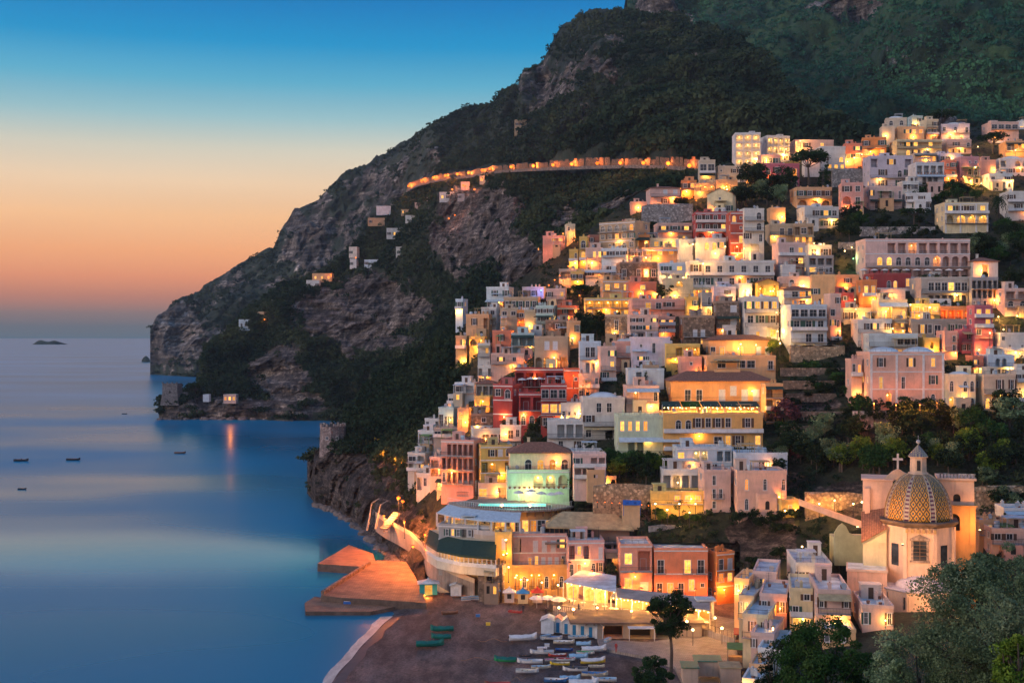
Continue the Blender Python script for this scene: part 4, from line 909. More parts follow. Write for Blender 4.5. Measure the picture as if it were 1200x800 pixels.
    # ---- roof
    if flatr:
        r=MB(); ph=.55; r.box(.22,W-.22,.22,dep-.22,Ht-.3,Ht+.02)
        r.box(-.06,W+.06,-.06,.22,Ht+.0,Ht+ph,1); r.box(-.06,W+.06,dep-.22,dep+.06,Ht,Ht+ph,1); r.box(-.06,.22,.22,dep-.22,Ht,Ht+ph,1); r.box(W-.22,W+.06,.22,dep-.22,Ht,Ht+ph,1)
        ro=r.build('roof',['roof_wash','plaster'],root,col=tuple(min(.8,x*1.02+.03) for x in col)); top=Ht+.02
        if roof[0]=='D':
            nd=int(roof[1:] or 1)
            for k in range(nd):
                d=MB(); cw=(W-.8)/nd; rx=min(cw*.48,3.6); d.lathe([(1,0),(.97,.16),(.85,.34),(.6,.5),(.3,.58),(.02,.61)],20,m=0); me=d.mesh('dome',['roof_wash'],True)
                o=link('dome',me,ro,loc=(.4+cw*(k+.5),dep*.42,top)); o.scale=(rx,min(rx,dep*.4),rx*.75)
        if roof[0]=='P': pergola(root,W,min(3.5,dep*.6),Ht+.02,rr)
        if clutter: roofstuff(ro,W,dep,top,rr,col)
    elif roof[0]=='T':
        ov=.45; hz=float(roof[1:] or 1.6); r=MB(); a_=[(-ov,-ov,Ht),(W+ov,-ov,Ht),(W+ov,dep+ov,Ht),(-ov,dep+ov,Ht)]; q=min(W,dep)*.5
        t1=(q*.9,dep/2,Ht+hz); t2=(W-q*.9,dep/2,Ht+hz)
        lo=[(x,y,z-.15) for x,y,z in a_]
        r.poly([a_[0],a_[1],t2,t1]); r.poly([a_[1],a_[2],t2]); r.poly([a_[2],a_[3],t1,t2]); r.poly([a_[3],a_[0],t1]); r.poly(lo[::-1])
        for k in range(4): r.poly([lo[k],lo[(k+1)%4],a_[(k+1)%4],a_[k]])
        ro=r.build('roof',['roof_tile','trim'],root)
        ch=MB(); ch.box(W*.3,W*.3+.6,dep*.5,dep*.5+.6,Ht+hz*.5,Ht+hz+.9); ch.box(W*.3-.08,W*.3+.68,dep*.5-.08,dep*.5+.68,Ht+hz+.9,Ht+hz+1.02); ch.build('chimney','plaster',ro,col=col)
    elif roof[0]=='G': # gable towards the viewer
        r=MB(); ov=.3; hz=float(roof[1:] or 1.6); y0,y1=-ov,dep+ov; r.prism([(0,0),(0,0)],0,0) if False else None
        A=[(-ov,Ht-.1),(W/2,Ht+hz),(W+ov,Ht-.1)]; B=[(x,z+.2) for x,z in A]
        for k in (0,1): r.poly([(A[k][0],y0,B[k][1]),(A[k+1][0],y0,B[k+1][1]),(A[k+1][0],y1,B[k+1][1]),(A[k][0],y1,B[k][1])]); r.poly([(A[k][0],y0,A[k][1]),(A[k+1][0],y0,A[k+1][1]),(B[k+1][0],y0,B[k+1][1]),(B[k][0],y0,B[k][1])]); r.poly([(A[k][0],y0,A[k][1]),(A[k+1][0],y0,A[k+1][1]),(A[k+1][0],y1,A[k+1][1]),(A[k][0],y1,A[k][1])][::-1])
        ro=r.build('roof','roof_tile',root); g=MB(); g.poly([(0,0,Ht),(W,0,Ht),(W/2,0,Ht+hz)]); g.poly([(W,dep,Ht),(0,dep,Ht),(W/2,dep,Ht+hz)]); g.build('gable',wm,root,col=col)
    return root,W,dep,Ht
def pergola(root,W,d,z,rr):
    p=MB(); h=2.3
    nx=max(2,int(W/3)+1)
    for i in range(nx):
        x=.4+i*(W-.9)/(nx-1)
        for y in (.4,d): p.box(x,x+.14,y,y+.14,z,z+h)
    for y in (.4,d): p.box(.2,W-.2,y,y+.14,z+h,z+h+.14)
    n=int(W/.6)
    for i in range(n): x=.3+i*(W-.6)/n; p.box(x,x+.07,.15,d+.3,z+h+.14,z+h+.22)
    p.build('pergola','trim',root)
def roofstuff(ro,W,dep,z,rr,col):
    k=rr.random()
    if k<.55 and W>4.5:
        m=MB(); w=rr.uniform(1.8,3.2); x=rr.uniform(.3,max(.4,W-w-.3)); y=max(.3,dep-3.2); h=rr.uniform(1.6,2.3); m.box(x,x+w,y,y+2.4,z,z+h); m.box(x-.1,x+w+.1,y-.1,y+2.5,z+h,z+h+.14); m.box(x+w*.35,x+w*.35+.8,y-.03,y,z,z+h*.85,1); m.build('stair_hut',['plaster','shutter_brown'],ro,col=tuple(min(.75,c+.08) for c in col))
    for _ in range(rr.choice([0,1,2,2,3])):
        m=MB(); x=rr.uniform(.6,W-1); y=rr.uniform(1,dep-1); m.box(x,x+.5,y,y+.5,z,z+1.1); m.box(x-.07,x+.57,y-.07,y+.57,z+1.1,z+1.2); m.lathe([(.16,0),(.2,.25),(.05,.3)],6,(x+.25,y+.25,z+1.2)); m.build('chimney','plaster',ro,col=col)
    if rr.random()<.5:
        m=MB(); x=rr.uniform(.6,W-.6); y=dep*.6; m.tube([(x,y,z),(x,y,z+2.6)],.035,5); 
        for q in range(4): m.tube([(x-.45,y,z+1.6+q*.27),(x+.45,y,z+1.6+q*.27)],.02,4)
        m.build('antenna','iron',ro)
    if rr.random()<.35:
        m=MB(); x=rr.uniform(.6,W-.6); m.tube([(x,.9,z),(x,.9,z+.8)],.04,5); o=m.build('satellite_dish','metal',ro); d=MB(); d.lathe([(.05,0),(.32,.06),(.48,.2)],10); q=d.build('dish','metal',o,loc=(x,.8,z+1)); q.rotation_euler=(R(75),0,R(20))
    if rr.random()<.25 and W>6:
        m=MB(); x=rr.uniform(.8,W-2); m.lathe([(.5,0),(.55,.1),(.55,1.1),(.4,1.3),(.05,1.32)],10,(x,dep*.5,z)); m.build('water_tank','roof_wash',ro)
    if rr.random()<.3 and W>6:
        m=MB(); x=rr.uniform(.5,W-4); w=rr.uniform(2.5,3.6); [m.box(a,a+.1,b,b+.1,z,z+2.2) for a in (x,x+w) for b in (.6,3.2)]; m.prism([(x-.2,.4),(x+w+.3,.4),(x+w+.3,3.5),(x-.2,3.5)],z+2.2,z+2.3); m.build('sunshade',rr.choice(['awning_tan','awning_pale','roof_wash']),ro)
    if rr.random()<.3:
        for _ in range(3):
            m=MB(); m.lathe([(.22,0),(.3,.5),(.05,.52)],6,(rr.uniform(.5,W-.5),rr.uniform(.5,dep-.6),z)); m.build('flower_pot','roof_tile',ro)
    if rr.random()<.5:
        m=MB(); m.box(.05,W-.05,-.02,.02,z+1.2,z+1.25)
        for q in range(int(W/1.2)+1): m.box(.05+q*1.2,.08+q*1.2,-.02,.02,z+.55,z+1.2)
        m.build('railing','iron',ro)
def buildtown():
    for n,u0,u1,v0,v1,ck,rows,label,kw in HL: house(n,u0,u1,v0,v1,ck,rows,label,group='buildings of the hillside town',**kw)
buildtown()
# ================================================================ plants
def protos():
    PR={}
    def trunk(h,r,branches,lean=.3,n=6):
        m=MB(); pts=[(0,0,-.6),(lean*.1,0,h*.3),(lean*.4,lean*.2,h*.65),(lean*.5,lean*.3,h)]; m.tube(pts,[r,r*.8,r*.6,r*.35],7)
        for b in branches: q=Vector(pts[2]); e=Vector(b); m.tube([q,(q+e)/2+Vector((0,0,-.2)),e],[r*.45,r*.3,r*.08],5)
        return m.mesh('trunk','bark')
    def crown(name,K,n,rx,ry,rz,cz,cr,size,mat,hollow=.5,shape=None):
        pts,cs=crownpts(K,n,rx,ry,rz,cz,cr,hollow,shape); o=cards(pts,size,name,mat); me=o.data; bpy.data.objects.remove(o); return me,cs
    for k,(mat) in enumerate(['leaf_dark','leaf_green','leaf_olive','leaf_lime','leaf_dark']):
        me,cs=crown('crown',26,60,2.3,2.3,2.0,3.6,.95,.26,mat); PR['broad%d'%k]=(trunk(3.4,.2,cs[::4]),me,5.6)
    for k in range(2):
        me,cs=crown('crown',30,60,3.1,3.1,.75,5.6,.9,.24,'leaf_pine',.3,lambda p:p[2]>-.7); PR['umbrella%d'%k]=(trunk(5.2,.22,cs[::3]),me,6.4)
    me,cs=crown('crown',34,45,.75,.75,4.2,4.7,.42,.2,'leaf_pine',.1); PR['cypress']=(trunk(2,.15,[]),me,9)
    me,cs=crown('crown',16,55,1.1,1.1,.7,.8,.5,.2,'leaf_green',.2); PR['shrub0']=(trunk(.7,.07,cs[::5]),me,1.6)
    me,cs=crown('crown',16,55,1.1,1.1,.7,.8,.5,.2,'leaf_dark',.2); PR['shrub1']=(trunk(.7,.07,cs[::5]),me,1.6)
    me,cs=crown('crown',16,50,1.1,1.1,.8,.9,.5,.18,'leaf_bloom',.2); PR['bloom']=(trunk(.7,.07,cs[::5]),me,1.7)
    # palm: ribbed trunk and drooping feathered fronds
    t=MB(); t.tube([(0,0,-.5),(.1,0,2),(.15,.05,4),(.12,.05,5)],[.26,.2,.19,.22],8); c=MB()
    for k in range(26):
        a=k*2.4; up=.9-1.5*(k/26); pr=[]
        for q in range(8):
            s=q/7*2.3; pr.append(Vector((math.cos(a)*s*.92,math.sin(a)*s*.92,5+up*s-.33*s*s)))
        for q in range(7):
            d=(pr[q+1]-pr[q]); sd=Vector((-math.sin(a),math.cos(a),0)); w=.42*math.sin(math.pi*(q+1.2)/8.6)
            for sg in (1,-1): c.poly([pr[q],pr[q]+sd*sg*w+Vector((0,0,-.16))+d*.6,pr[q]+sd*sg*w+Vector((0,0,-.18))+d*.95,pr[q]+d*.55])
    PR['palm']=(t.mesh('trunk','bark'),c.mesh('crown','leaf_pine'),6)
    return PR
PR=protos(); TN={'broad':'tree','umbrella':'umbrella_pine','cypress':'cypress','shrub':'shrub','bloom':'flowering_shrub','palm':'palm_tree'}
def tree(kind,loc,hm,label,group=None,wide=1.0):
    tm,cm,h=PR[kind]; key=kind.rstrip('0123456789'); t=thing(TN[key],label,TN[key].replace('_',' '),loc,rnd.uniform(0,6.28),group); s=hm/h; t.scale=(s*wide,s*wide,s)
    link('trunk',tm,t); link('crown',cm,t); return t
def tpx(kind,u,vb,hp,label,group=None,wide=1.0,D=None,dD=-1.0):
    D=D or Df(u,vb)+dD; return tree(kind,P(u,vb,D),hp*D/F,label,group,wide)
for k,u,vb,hp,w,lab in [('umbrella0',948,217,39,1.25,'dark umbrella pine standing high in the town under the tall white hotel'),('umbrella1',681,356,21,1.25,'small umbrella pine beside the glowing apricot hotel'),('umbrella0',1104,160,29,1.2,'dark round pine behind the hilltop crest houses'),('umbrella1',1164,181,24,1.3,'flat umbrella pine by the lamps at the upper right edge'),
    ('cypress',969,224,36,.8,'tall slim cypress right of the umbrella pine'),('cypress',961,224,26,.8,'shorter cypress beside the tall slim one'),
    ('palm',1083,345,26,1.1,'left one of two palms before the grey glazed terraces'),('palm',1098,346,27,1.1,'right one of two palms before the grey glazed terraces'),('palm',1189,254,19,1.2,'small palm before the white house at the right edge'),('palm',1171,262,36,.8,'tall shaggy palm above the wooded slope at the right'),
    ('broad0',783,354,22,1.2,'dark bushy tree among glowing arches left of the long white hotel'),('umbrella1',1071,262,17,1.9,'flat clipped tree like a hedge below the white stepped house'),('broad1',1136,435,13,1.0,'small round tree left of the coral house by the villa'),('umbrella0',1058,478,13,1.1,'little umbrella tree on the terrace of the big pink villa'),
    ('broad0',798,246,16,1.2,'dark tree beside the old rose villa'),('bloom',921,492,22,1.3,'mauve flowering tree at the foot of the garden terraces'),('cypress',757,452,18,1.0,'small cypress in the lane left of the pale blue house')]:
    tpx(k,u,vb,hp,lab,None,w,dD=-2.0)
REG=[('broad0 broad4 broad2',862,928,222,246,12,26,'dark trees on the terrace above the crimson hotel'),('broad0 broad1',985,1008,262,286,6,22,'dark garden tree under the pink house with a loggia'),('broad1 broad0 shrub0',1070,1150,226,238,12,15,'leafy tree of the grove above the cream villa'),
('broad0 broad1 broad2 broad4',1138,1205,276,318,18,24,'tree on the wooded slope right of the cream villa'),('shrub1 broad0',1020,1095,262,284,14,12,'bush in the terraced garden left of the cream villa'),('broad1 broad0 broad2 broad4 broad3',985,1200,492,560,44,30,'tree in the dense grove between the pink villa and the church'),
('shrub1 broad0 shrub0',915,1000,424,480,24,13,'bush on the dark garden terraces left of the pink villa'),('broad0 broad2 broad4',905,990,500,560,18,25,'tree on the slope above the ravine'),('broad0 shrub1',862,935,604,622,12,15,'hedge bush along the wall above the brown ravine'),
('broad1 broad3 broad0',712,772,552,570,9,22,'green garden tree below the pale green house'),('broad0 broad4',682,708,374,400,8,18,'dark tree on the steep gap left of the tan stone house'),('broad0 shrub1',582,642,496,506,9,14,'garden tree in front of the red hotel'),
('shrub1 broad0',868,935,650,690,9,15,'scrub hanging on the brown ravine wall'),('broad3 broad1',760,822,584,614,12,13,'ivy lit yellow over the glowing terrace'),('broad3 broad1',880,908,336,350,3,12,'lit ivy bush by the yellow gabled house'),
('shrub0 shrub1',1060,1135,352,364,9,10,'planting around the yellow terrace bar'),('broad0 shrub1',1000,1100,476,486,12,13,'hedge at the foot of the big pink villa'),('broad0 broad1',668,706,560,572,4,14,'shrub below the pale house with pergola'),('shrub1 broad0',1150,1200,320,345,10,15,'shrub on the green slope below the tent roof pavilion'),
('broad0 broad1',640,668,506,520,3,12,'small tree behind the cream hotel'),('broad0',745,762,428,452,3,14,'dark tree in the alley by the lilac house'),('broad3 broad1',898,910,396,420,3,14,'lamp lit bush in the bright alley'),('bloom shrub0',905,960,500,540,5,12,'reddish shrub on the slope above the arched pink house'),
('broad0 broad2',1140,1205,560,600,10,20,'pale bare tree behind the church'),('shrub1',752,768,262,276,4,10,'scrub under the old rose villa'),('shrub1 broad0',640,690,340,352,5,10,'scrub by the lit stair street')]
for kinds,a,b,c,d,n,hp,lab in REG:
    ks=kinds.split()
    for i in range(n):
        u=a+(b-a)*(i+rnd.random())/n; v=rnd.uniform(c,d); k=rnd.choice(ks); tpx(k,u,v,hp*rnd.uniform(.7,1.25)*(.6 if k[0]=='s' else 1),lab,lab.replace('tree','trees') if False else 'plants: '+lab,rnd.uniform(.9,1.25),dD=-.6)
# foreground trees on the hillside below the camera
def bigtree(name,label,loc,K,n,rx,ry,rz,cz,cr,size,mat,tr=.35,hollow=.45):
    t=thing(name,label,name.replace('_',' '),loc); pts,cs=crownpts(K,n,rx,ry,rz,cz,cr,hollow); m=MB(); h=cz-rz*.5
    m.tube([(0,0,-1),(.15,0,h*.4),(-.1,.1,h*.8),(0,0,cz)],[tr,tr*.8,tr*.65,tr*.3],9)
    for q in cs[::max(1,len(cs)//26)]: b=Vector((0,0,h*rnd.uniform(.55,1))); e=Vector(q); md=(b+e)/2+Vector((rnd.uniform(-.3,.3),rnd.uniform(-.3,.3),-.25)); m.tube([b,md,e],[tr*.35,tr*.2,.03],5)
    m.build('trunk','bark',t); cards(pts,size,'crown',mat,t)
    # leafy twig ends that break the outline
    tw=MB()
    for q in cs[::2]:
        e=Vector(q); tw.tube([e*.85+Vector((0,0,cz*.15)),e],[.04,.015],4)
    tw.build('twigs','bark',t)['kind']='stuff'; return t
def fgp(u,v,D): return P(u,v,D)
def ground0(x,y):
    return float(np.interp(y,[0,20,60,100,150,170],[52.6,47,35,23.5,11,4]))
def bt(name,label,u,vtop,D,rx,rz,K,n,cr,size,mat):
    x=(u-600)/F*D; ztop=H0-(vtop-VH)/F*D; zg=ground0(x,D)+max(0,x-60)*.18; cz=ztop-rz-zg
    cz=max(cz,rz*.9); return bigtree(name,label,(x,D,ztop-rz-cz),K,n,rx,rx*.8,rz,cz,cr,size,mat)
bt('olive_tree','huge grey green olive tree filling the lower right corner',1172,640,92,6.6,5.8,250,230,.95,.11,'leaf_olive')
bt('olive_tree','grey green olive tree below the church apse, left of the huge one',1078,738,96,4.1,3.8,110,200,.85,.11,'leaf_olive')
bt('olive_tree','dark green leafy tree at the bottom left of the olive trees',968,727,104,4.4,4.8,120,220,.8,.12,'leaf_green')
bt('olive_tree','dark bush filling the gap under the dark leafy tree',915,752,108,1.9,3.4,50,190,.65,.11,'leaf_dark')
bt('olive_tree','grey green olive tree leaning at the right edge of the picture',1225,655,80,4.2,5,100,200,.9,.11,'leaf_olive')
bt('fig_tree','bright yellow green leafy tree in the bottom right corner',1196,742,70,1.5,2.6,40,120,.5,.13,'leaf_lime')
# the two pines of the beach
t=bigtree('pine_tree','tall pine with two dark crown masses on the beach promenade',Pz(786,792,1.6),40,210,3.4,3.0,2.5,11.0,.8,.17,'leaf_pine',.3,.3)
pts,cs=crownpts(20,170,3.2,2.6,1.6,8.0,.8,.2); cards(pts,.17,'lower_crown','leaf_pine',t)
bigtree('pine_tree','low bushy pine below the tall beach pine',Pz(765,822,1.6),34,210,3.5,3,2.1,4.2,.8,.17,'leaf_pine',.22,.3)
# ================================================================ retaining walls
for i,(u0,u1,va,vb,lab) in enumerate([(915,1000,431,437,'uppermost'),(918,1003,446,452,'second'),(916,1000,461,467,'third'),(920,996,482,489,'fourth'),(915,990,499,505,'lowest')]):
    s=Df((u0+u1)/2,vb)/F; m=MB(); m.box(0,(u1-u0)*s,0,.6,-.8,(vb-va)*s); tag(m.build('retaining_wall','stone_wall',None,col=WC['B'],loc=P(u0,vb,Df((u0+u1)/2,vb)-.8)),'%s dry stone wall of the dark garden terraces left of the villa'%lab,'retaining wall','garden terrace walls')
for (u0,u1,va,vb,lab,D) in [(1008,1096,266,274,'long stone wall of the garden under the pale pink house',None),(983,1060,284,290,'low stone wall over the very long hotel',None),(695,772,568,591,'tall rough stone wall lit by a row of small lamps',254),(760,900,616,632,'curved grey stone wall under the ivy terrace',249),(1142,1200,570,592,'ochre stone wall behind the church on the right',None),(944,1012,578,598,'ochre stone wall lit orange left of the church',None),(1000,1140,482,490,'grey garden wall at the foot of the pink villa',None),(752,812,240,262,'grey stone wall under the old rose villa',None),(926,990,405,420,'rough stone base right of the big pale blue house',None),(975,1040,198,216,'bare sloping stone wall under the pale grey house',None)]:
    D=D or Df((u0+u1)/2,vb)-.6; s=D/F; m=MB(); n=8; pts=[]
    m.prism([((u1-u0)*s*k/n,0) for k in range(n+1)]+[((u1-u0)*s*k/n,.8) for k in range(n,-1,-1)],-2.5,[(vb-va)*s*(1+.08*math.sin(k*2.1+u0)) for k in list(range(n+1))+list(range(n,-1,-1))])
    tag(m.build('retaining_wall','stone_wall',None,col=WC['T'] if 'ochre' in lab or 'rough' in lab else WC['G'],loc=P(u0,vb,D)),lab,'retaining wall')
# ================================================================ lamps
def covered(u,v):
    ds=[r[4] for r in RAYOBJ if r[0]-1<=u<=r[1]+1 and r[2]-1<=v<=r[3]+1]
    return min(ds) if ds else None
LP={}
def street_lamp(u,v,label,group,power=700,col='yellow',D=None,h=4.0,bulb=.2,post=True):
    power*=2.8
    Dh=D or covered(u,v); 
    if Dh is None: Dh=Df(u,v+12)
    D=(D or Dh-2.2); p=P(u,v,D); t=thing('street_lamp',label,'street lamp',p-Vector((0,0,h)),0,group)
    key=(col,h,bulb)
    if key not in LP:
        m=MB(); m.tube([(0,0,0),(0,0,h-.3),(0,-.0,h)],[.09,.06,.05],6); m.lathe([(.16,0),(.18,.2),(.06,.3)],7); po=m.mesh('post','iron')
        m=MB(); m.lathe([(.12,.22),(.3,.3),(.36,.22),(.34,.18)],8,(0,0,h)); he=m.mesh('lamp_head','iron'); m=MB(); m.lathe([(.02,-bulb),(bulb*.75,-bulb*.6),(bulb,0),(bulb*.7,bulb*.6),(.02,bulb*.8)],8,(0,0,h)); LP[key]=(po,he,m.mesh('bulb','bulb_'+col))
    po,he,bu=LP[key]; link('post',po,t); link('lamp_head',he,t); link('bulb',bu,t)
    c={'yellow':YEL,'orange':ORA if power<4000 else (1,.24,.035),'blue':(.15,.25,1),'green':(.4,1,.35)}[col]; light((0,-.1,h),power,c,t,bulb); return t
def dmid(u,v,cols=None):
    cols=cols or mid_c; us=[c[0] for c in cols]; ds=[interp(-v,[-p[0] for p in c[1]],[p[1] for p in c[1]]) for c in cols]; return interp(u,us,ds)
ROAD=[(476,221),(490,214),(510,209),(530,206),(550,204),(575,199),(600,197),(640,195),(690,193),(740,192),(785,193),(822,197)]
def road():
    us=np.linspace(476,822,90); L=[];B=[];T=[]
    for u in us:
        v=interp(u,[r[0] for r in ROAD],[r[1] for r in ROAD]); D=dmid(u,v+3)-14; L.append(P(u,v+3,D)); 
    m=MB(); w=MB(); k_=MB()
    for a,b in zip(L[:-1],L[1:]):
        m.poly([a,b,b+Vector((0,7,.0)),a+Vector((0,7,0))]); h=Vector((rnd.uniform(-.8,.8),0,3.8+2.2*abs(math.sin(a.x*.05))*abs(math.sin(a.x*.013))+rnd.random()*1.6)); o=Vector((0,6,0)); w.poly([a+o,b+o,b+o+h,a+o+h]); w.poly([a+o+h,b+o+h,b+o+h+Vector((0,6,1)),a+o+h+Vector((0,6,1))])
        k_.poly([a-Vector((0,0,1)),b-Vector((0,0,1)),b+Vector((0,0,.8)),a+Vector((0,0,.8))]); k_.poly([a+Vector((0,0,.8)),b+Vector((0,0,.8)),b+Vector((0,.4,.8)),a+Vector((0,.4,.8))])
    o=m.build('road','concrete'); o['kind']='structure'
    tag(w.build('rock_wall','stone_wall',None,col=(.3,.17,.1)),'rough orange lit rock wall along the upper side of the high coast road','wall'); tag(k_.build('parapet_wall','stone_wall',None,col=(.3,.24,.2)),'low parapet on the sea side of the high coast road','wall')
    for u in [479,494,508,522,536,549,565,574,599,625,648,670,700,727,754,783,808]:
        v=interp(u,[r[0] for r in ROAD],[r[1] for r in ROAD]); D=dmid(u,v+3)-12.5; street_lamp(u,v-1.5,'glowing orange street lamp of the row along the high coast road','lamps along the high coast road',rnd.uniform(9000,22000)*(D/700),'orange',D,4.2,1.05)
road()
for lab,col,pw,pts in [('orange street lamp among the houses of the upper left town edge','orange',900,[(774,238),(821,217),(816,235),(838,243),(799,229)]),
 ('yellow street lamp in the alleys of the upper right town','yellow',1200,[(852,222),(878,206),(1010,181),(1020,178),(1001,185),(1137,212),(1150,215),(1146,172),(1119,154),(1143,196),(1185,212),(1129,207),(938,165),(1165,158),(1190,176)]),
 ('yellow street lamp in the steep lanes of the middle town','yellow',1300,[(998,290),(990,294),(1002,351),(1003,362),(1067,357),(1090,360),(1170,371),(1192,370),(1176,386),(1195,414),(1046,385),(1160,390),(812,286),(850,289),(872,291),(824,309),(800,326),(784,325),(903,341),(910,366),(911,388),(914,402),(802,416),(770,344),(757,302),(893,346),(868,403),(886,404),(954,285),(962,286)]),
 ('amber street lamp on the stair street under the cliff','orange',900,[(731,285),(702,322),(656,323),(643,334),(666,312),(692,304),(740,301),(660,329),(650,328),(763,292),(631,292),(666,273),(660,274),(672,272)]),
 ('amber street lamp between the houses of the left cascade','orange',700,[(679,346),(678,362),(609,377),(612,386),(616,424),(655,424),(545,400),(561,474),(541,487),(526,550),(672,440),(683,452),(549,492),(748,366)]),
 ('yellow lamp on the lit restaurant terrace under the long orange building','yellow',420,[(783,477),(797,477),(812,477),(827,477),(840,478),(855,478),(868,479),(881,479)]),
 ('small yellow lamp in the ivy terrace above the stone wall','yellow',420,[(768,590),(782,597),(796,590),(808,600),(815,590)]),
 ('small amber lamp along the foot of the tall rough stone wall','orange',60,[(700,588),(709,588),(717,589),(726,589),(735,590),(744,590),(752,591),(760,592)]),
 ('orange lamp by the ruined wall on the wooded slope','orange',900,[(449,530),(463,537),(441,515),(471,542)]),
 ('amber wall lamp over the terrace of the pink hotel','yellow',520,[(604,676),(618,679),(635,682),(654,685),(596,664),(593,632),(586,668)]),
 ('yellow lamp in the lane below the church','yellow',700,[(1010,588),(1000,590),(978,586),(960,590),(926,650),(985,626),(905,668),(940,640),(920,598),(905,735),(1124,600)])]:
    for (u,v) in pts:
        D=Df(u,v)-9 if 'wooded' in lab else (243.6 if 'wall lamp over' in lab else (251 if 'rough stone wall' in lab else None))
        street_lamp(u,v,lab,'lamps: '+lab,pw*(Df(u,v)/300),col,D,3.2 if 'rough' not in lab else 1.2,.18 if pw>300 else .12)
street_lamp(634,340,'bright blue lamp at the bottom of the lit stair street',None,900,'blue')
street_lamp(1000,303,'green lamp beside the very long hotel wall',None,500,'green')
street_lamp(467,583,'strong orange floodlamp on a post above the cliff path',None,9000,'orange',289,5,.45)
street_lamp(472,587,'second orange floodlamp beside the strong one on the cliff path',None,6000,'orange',286,4.5,.4)
for u_,v_,D_,l_ in ((450,604,297,'orange floodlamp on the rocks over the small quay'),(474,611,283,'orange floodlamp on the rocks over the middle of the broad quay'),(498,626,268,'orange floodlamp on the rocks at the landward end of the quay')): street_lamp(u_,v_,l_,None,17000,'orange',D_,4,.25)
street_lamp(484,640,'orange lamp at the bend of the cliff path over the quay',None,3500,'orange',262,3.5,.3)
# ================================================================ hillside cottages far off
for i,(u0,u1,v0,v1,ck,rows,lab) in enumerate([(409,421,290,300,'W','w.','white cottage above two others on the middle hillside'),(410,420,304,313,'W','w.','white cottage in the middle of three on the hillside'),(427,446,305,312,'U','w.w','long low bluish cottage right of two white ones'),(464,487,290,300,'W','www','wide white cottage with three windows over the cliff'),(453,472,268,278,'W','www','white cottage with dark windows above the wide one'),(475,492,253,261,'W','..','low white cottage in the olive terraces'),
 (515,537,226,235,'W','LwL','white cottage with lit windows just under the coast road'),(441,458,242,250,'U','..','pale cottage left of the olive terraces'),(431,451,256,263,'T','w..','tan cottage at the upper left of the hillside'),(280,295,375,385,'U','ww','bluish white cottage low over the headland wood'),(297,313,366,377,'T','wL','tan cottage with one lit window low on the headland'),(359,376,329,338,'W','w.w','white cottage at the left foot of the lit terrace'),(366,391,321,329,'A','LLL','apricot cottage with lit terrace on the hillside'),
 (500,512,232,238,'K','..','small pale cottage left of the lit white one'),(540,552,214,221,'K','L.','small cottage with one lit window under the road'),(486,498,238,244,'K','.w','small dim cottage on the upper terraces'),(470,480,246,251,'T','w.','tiny tan cottage beside the pale one'),(536,546,228,234,'G','w.','grey cottage right of the lit white one'),(318,325,352,357,'W','w','tiny white cottage alone in the wood'),(562,572,207,214,'E','L.','beige cottage right under the road lamps')]):
    house('cottage',u0,u1,v0,v1,ck,rows,lab,D=dmid((u0+u1)/2,v1)-7,dep=7,yaw=rnd.uniform(-14,6),group='cottages scattered on the middle hillside',cat='cottage',found=1.5,clutter=False)
house('ruin',603,617,141,149,'T','ww.','pale ruined building high on the mountain spur',D=dmid(610,149,far_c)-12,dep=6,yaw=5,cat='ruin',found=8,clutter=False)
for (u,v,p_) in [(388,322,1500),(417,302,900),(310,374,900),(518,224,2200),(530,222,2200),(545,218,2600),(526,256,1600),(533,252,1600),(556,222,1800),(520,230,1500)]:
    street_lamp(u,v,'faint amber lamp among the hillside cottages','lamps among the hillside cottages',p_,'orange',dmid(u,v+3)-13,4,.6)
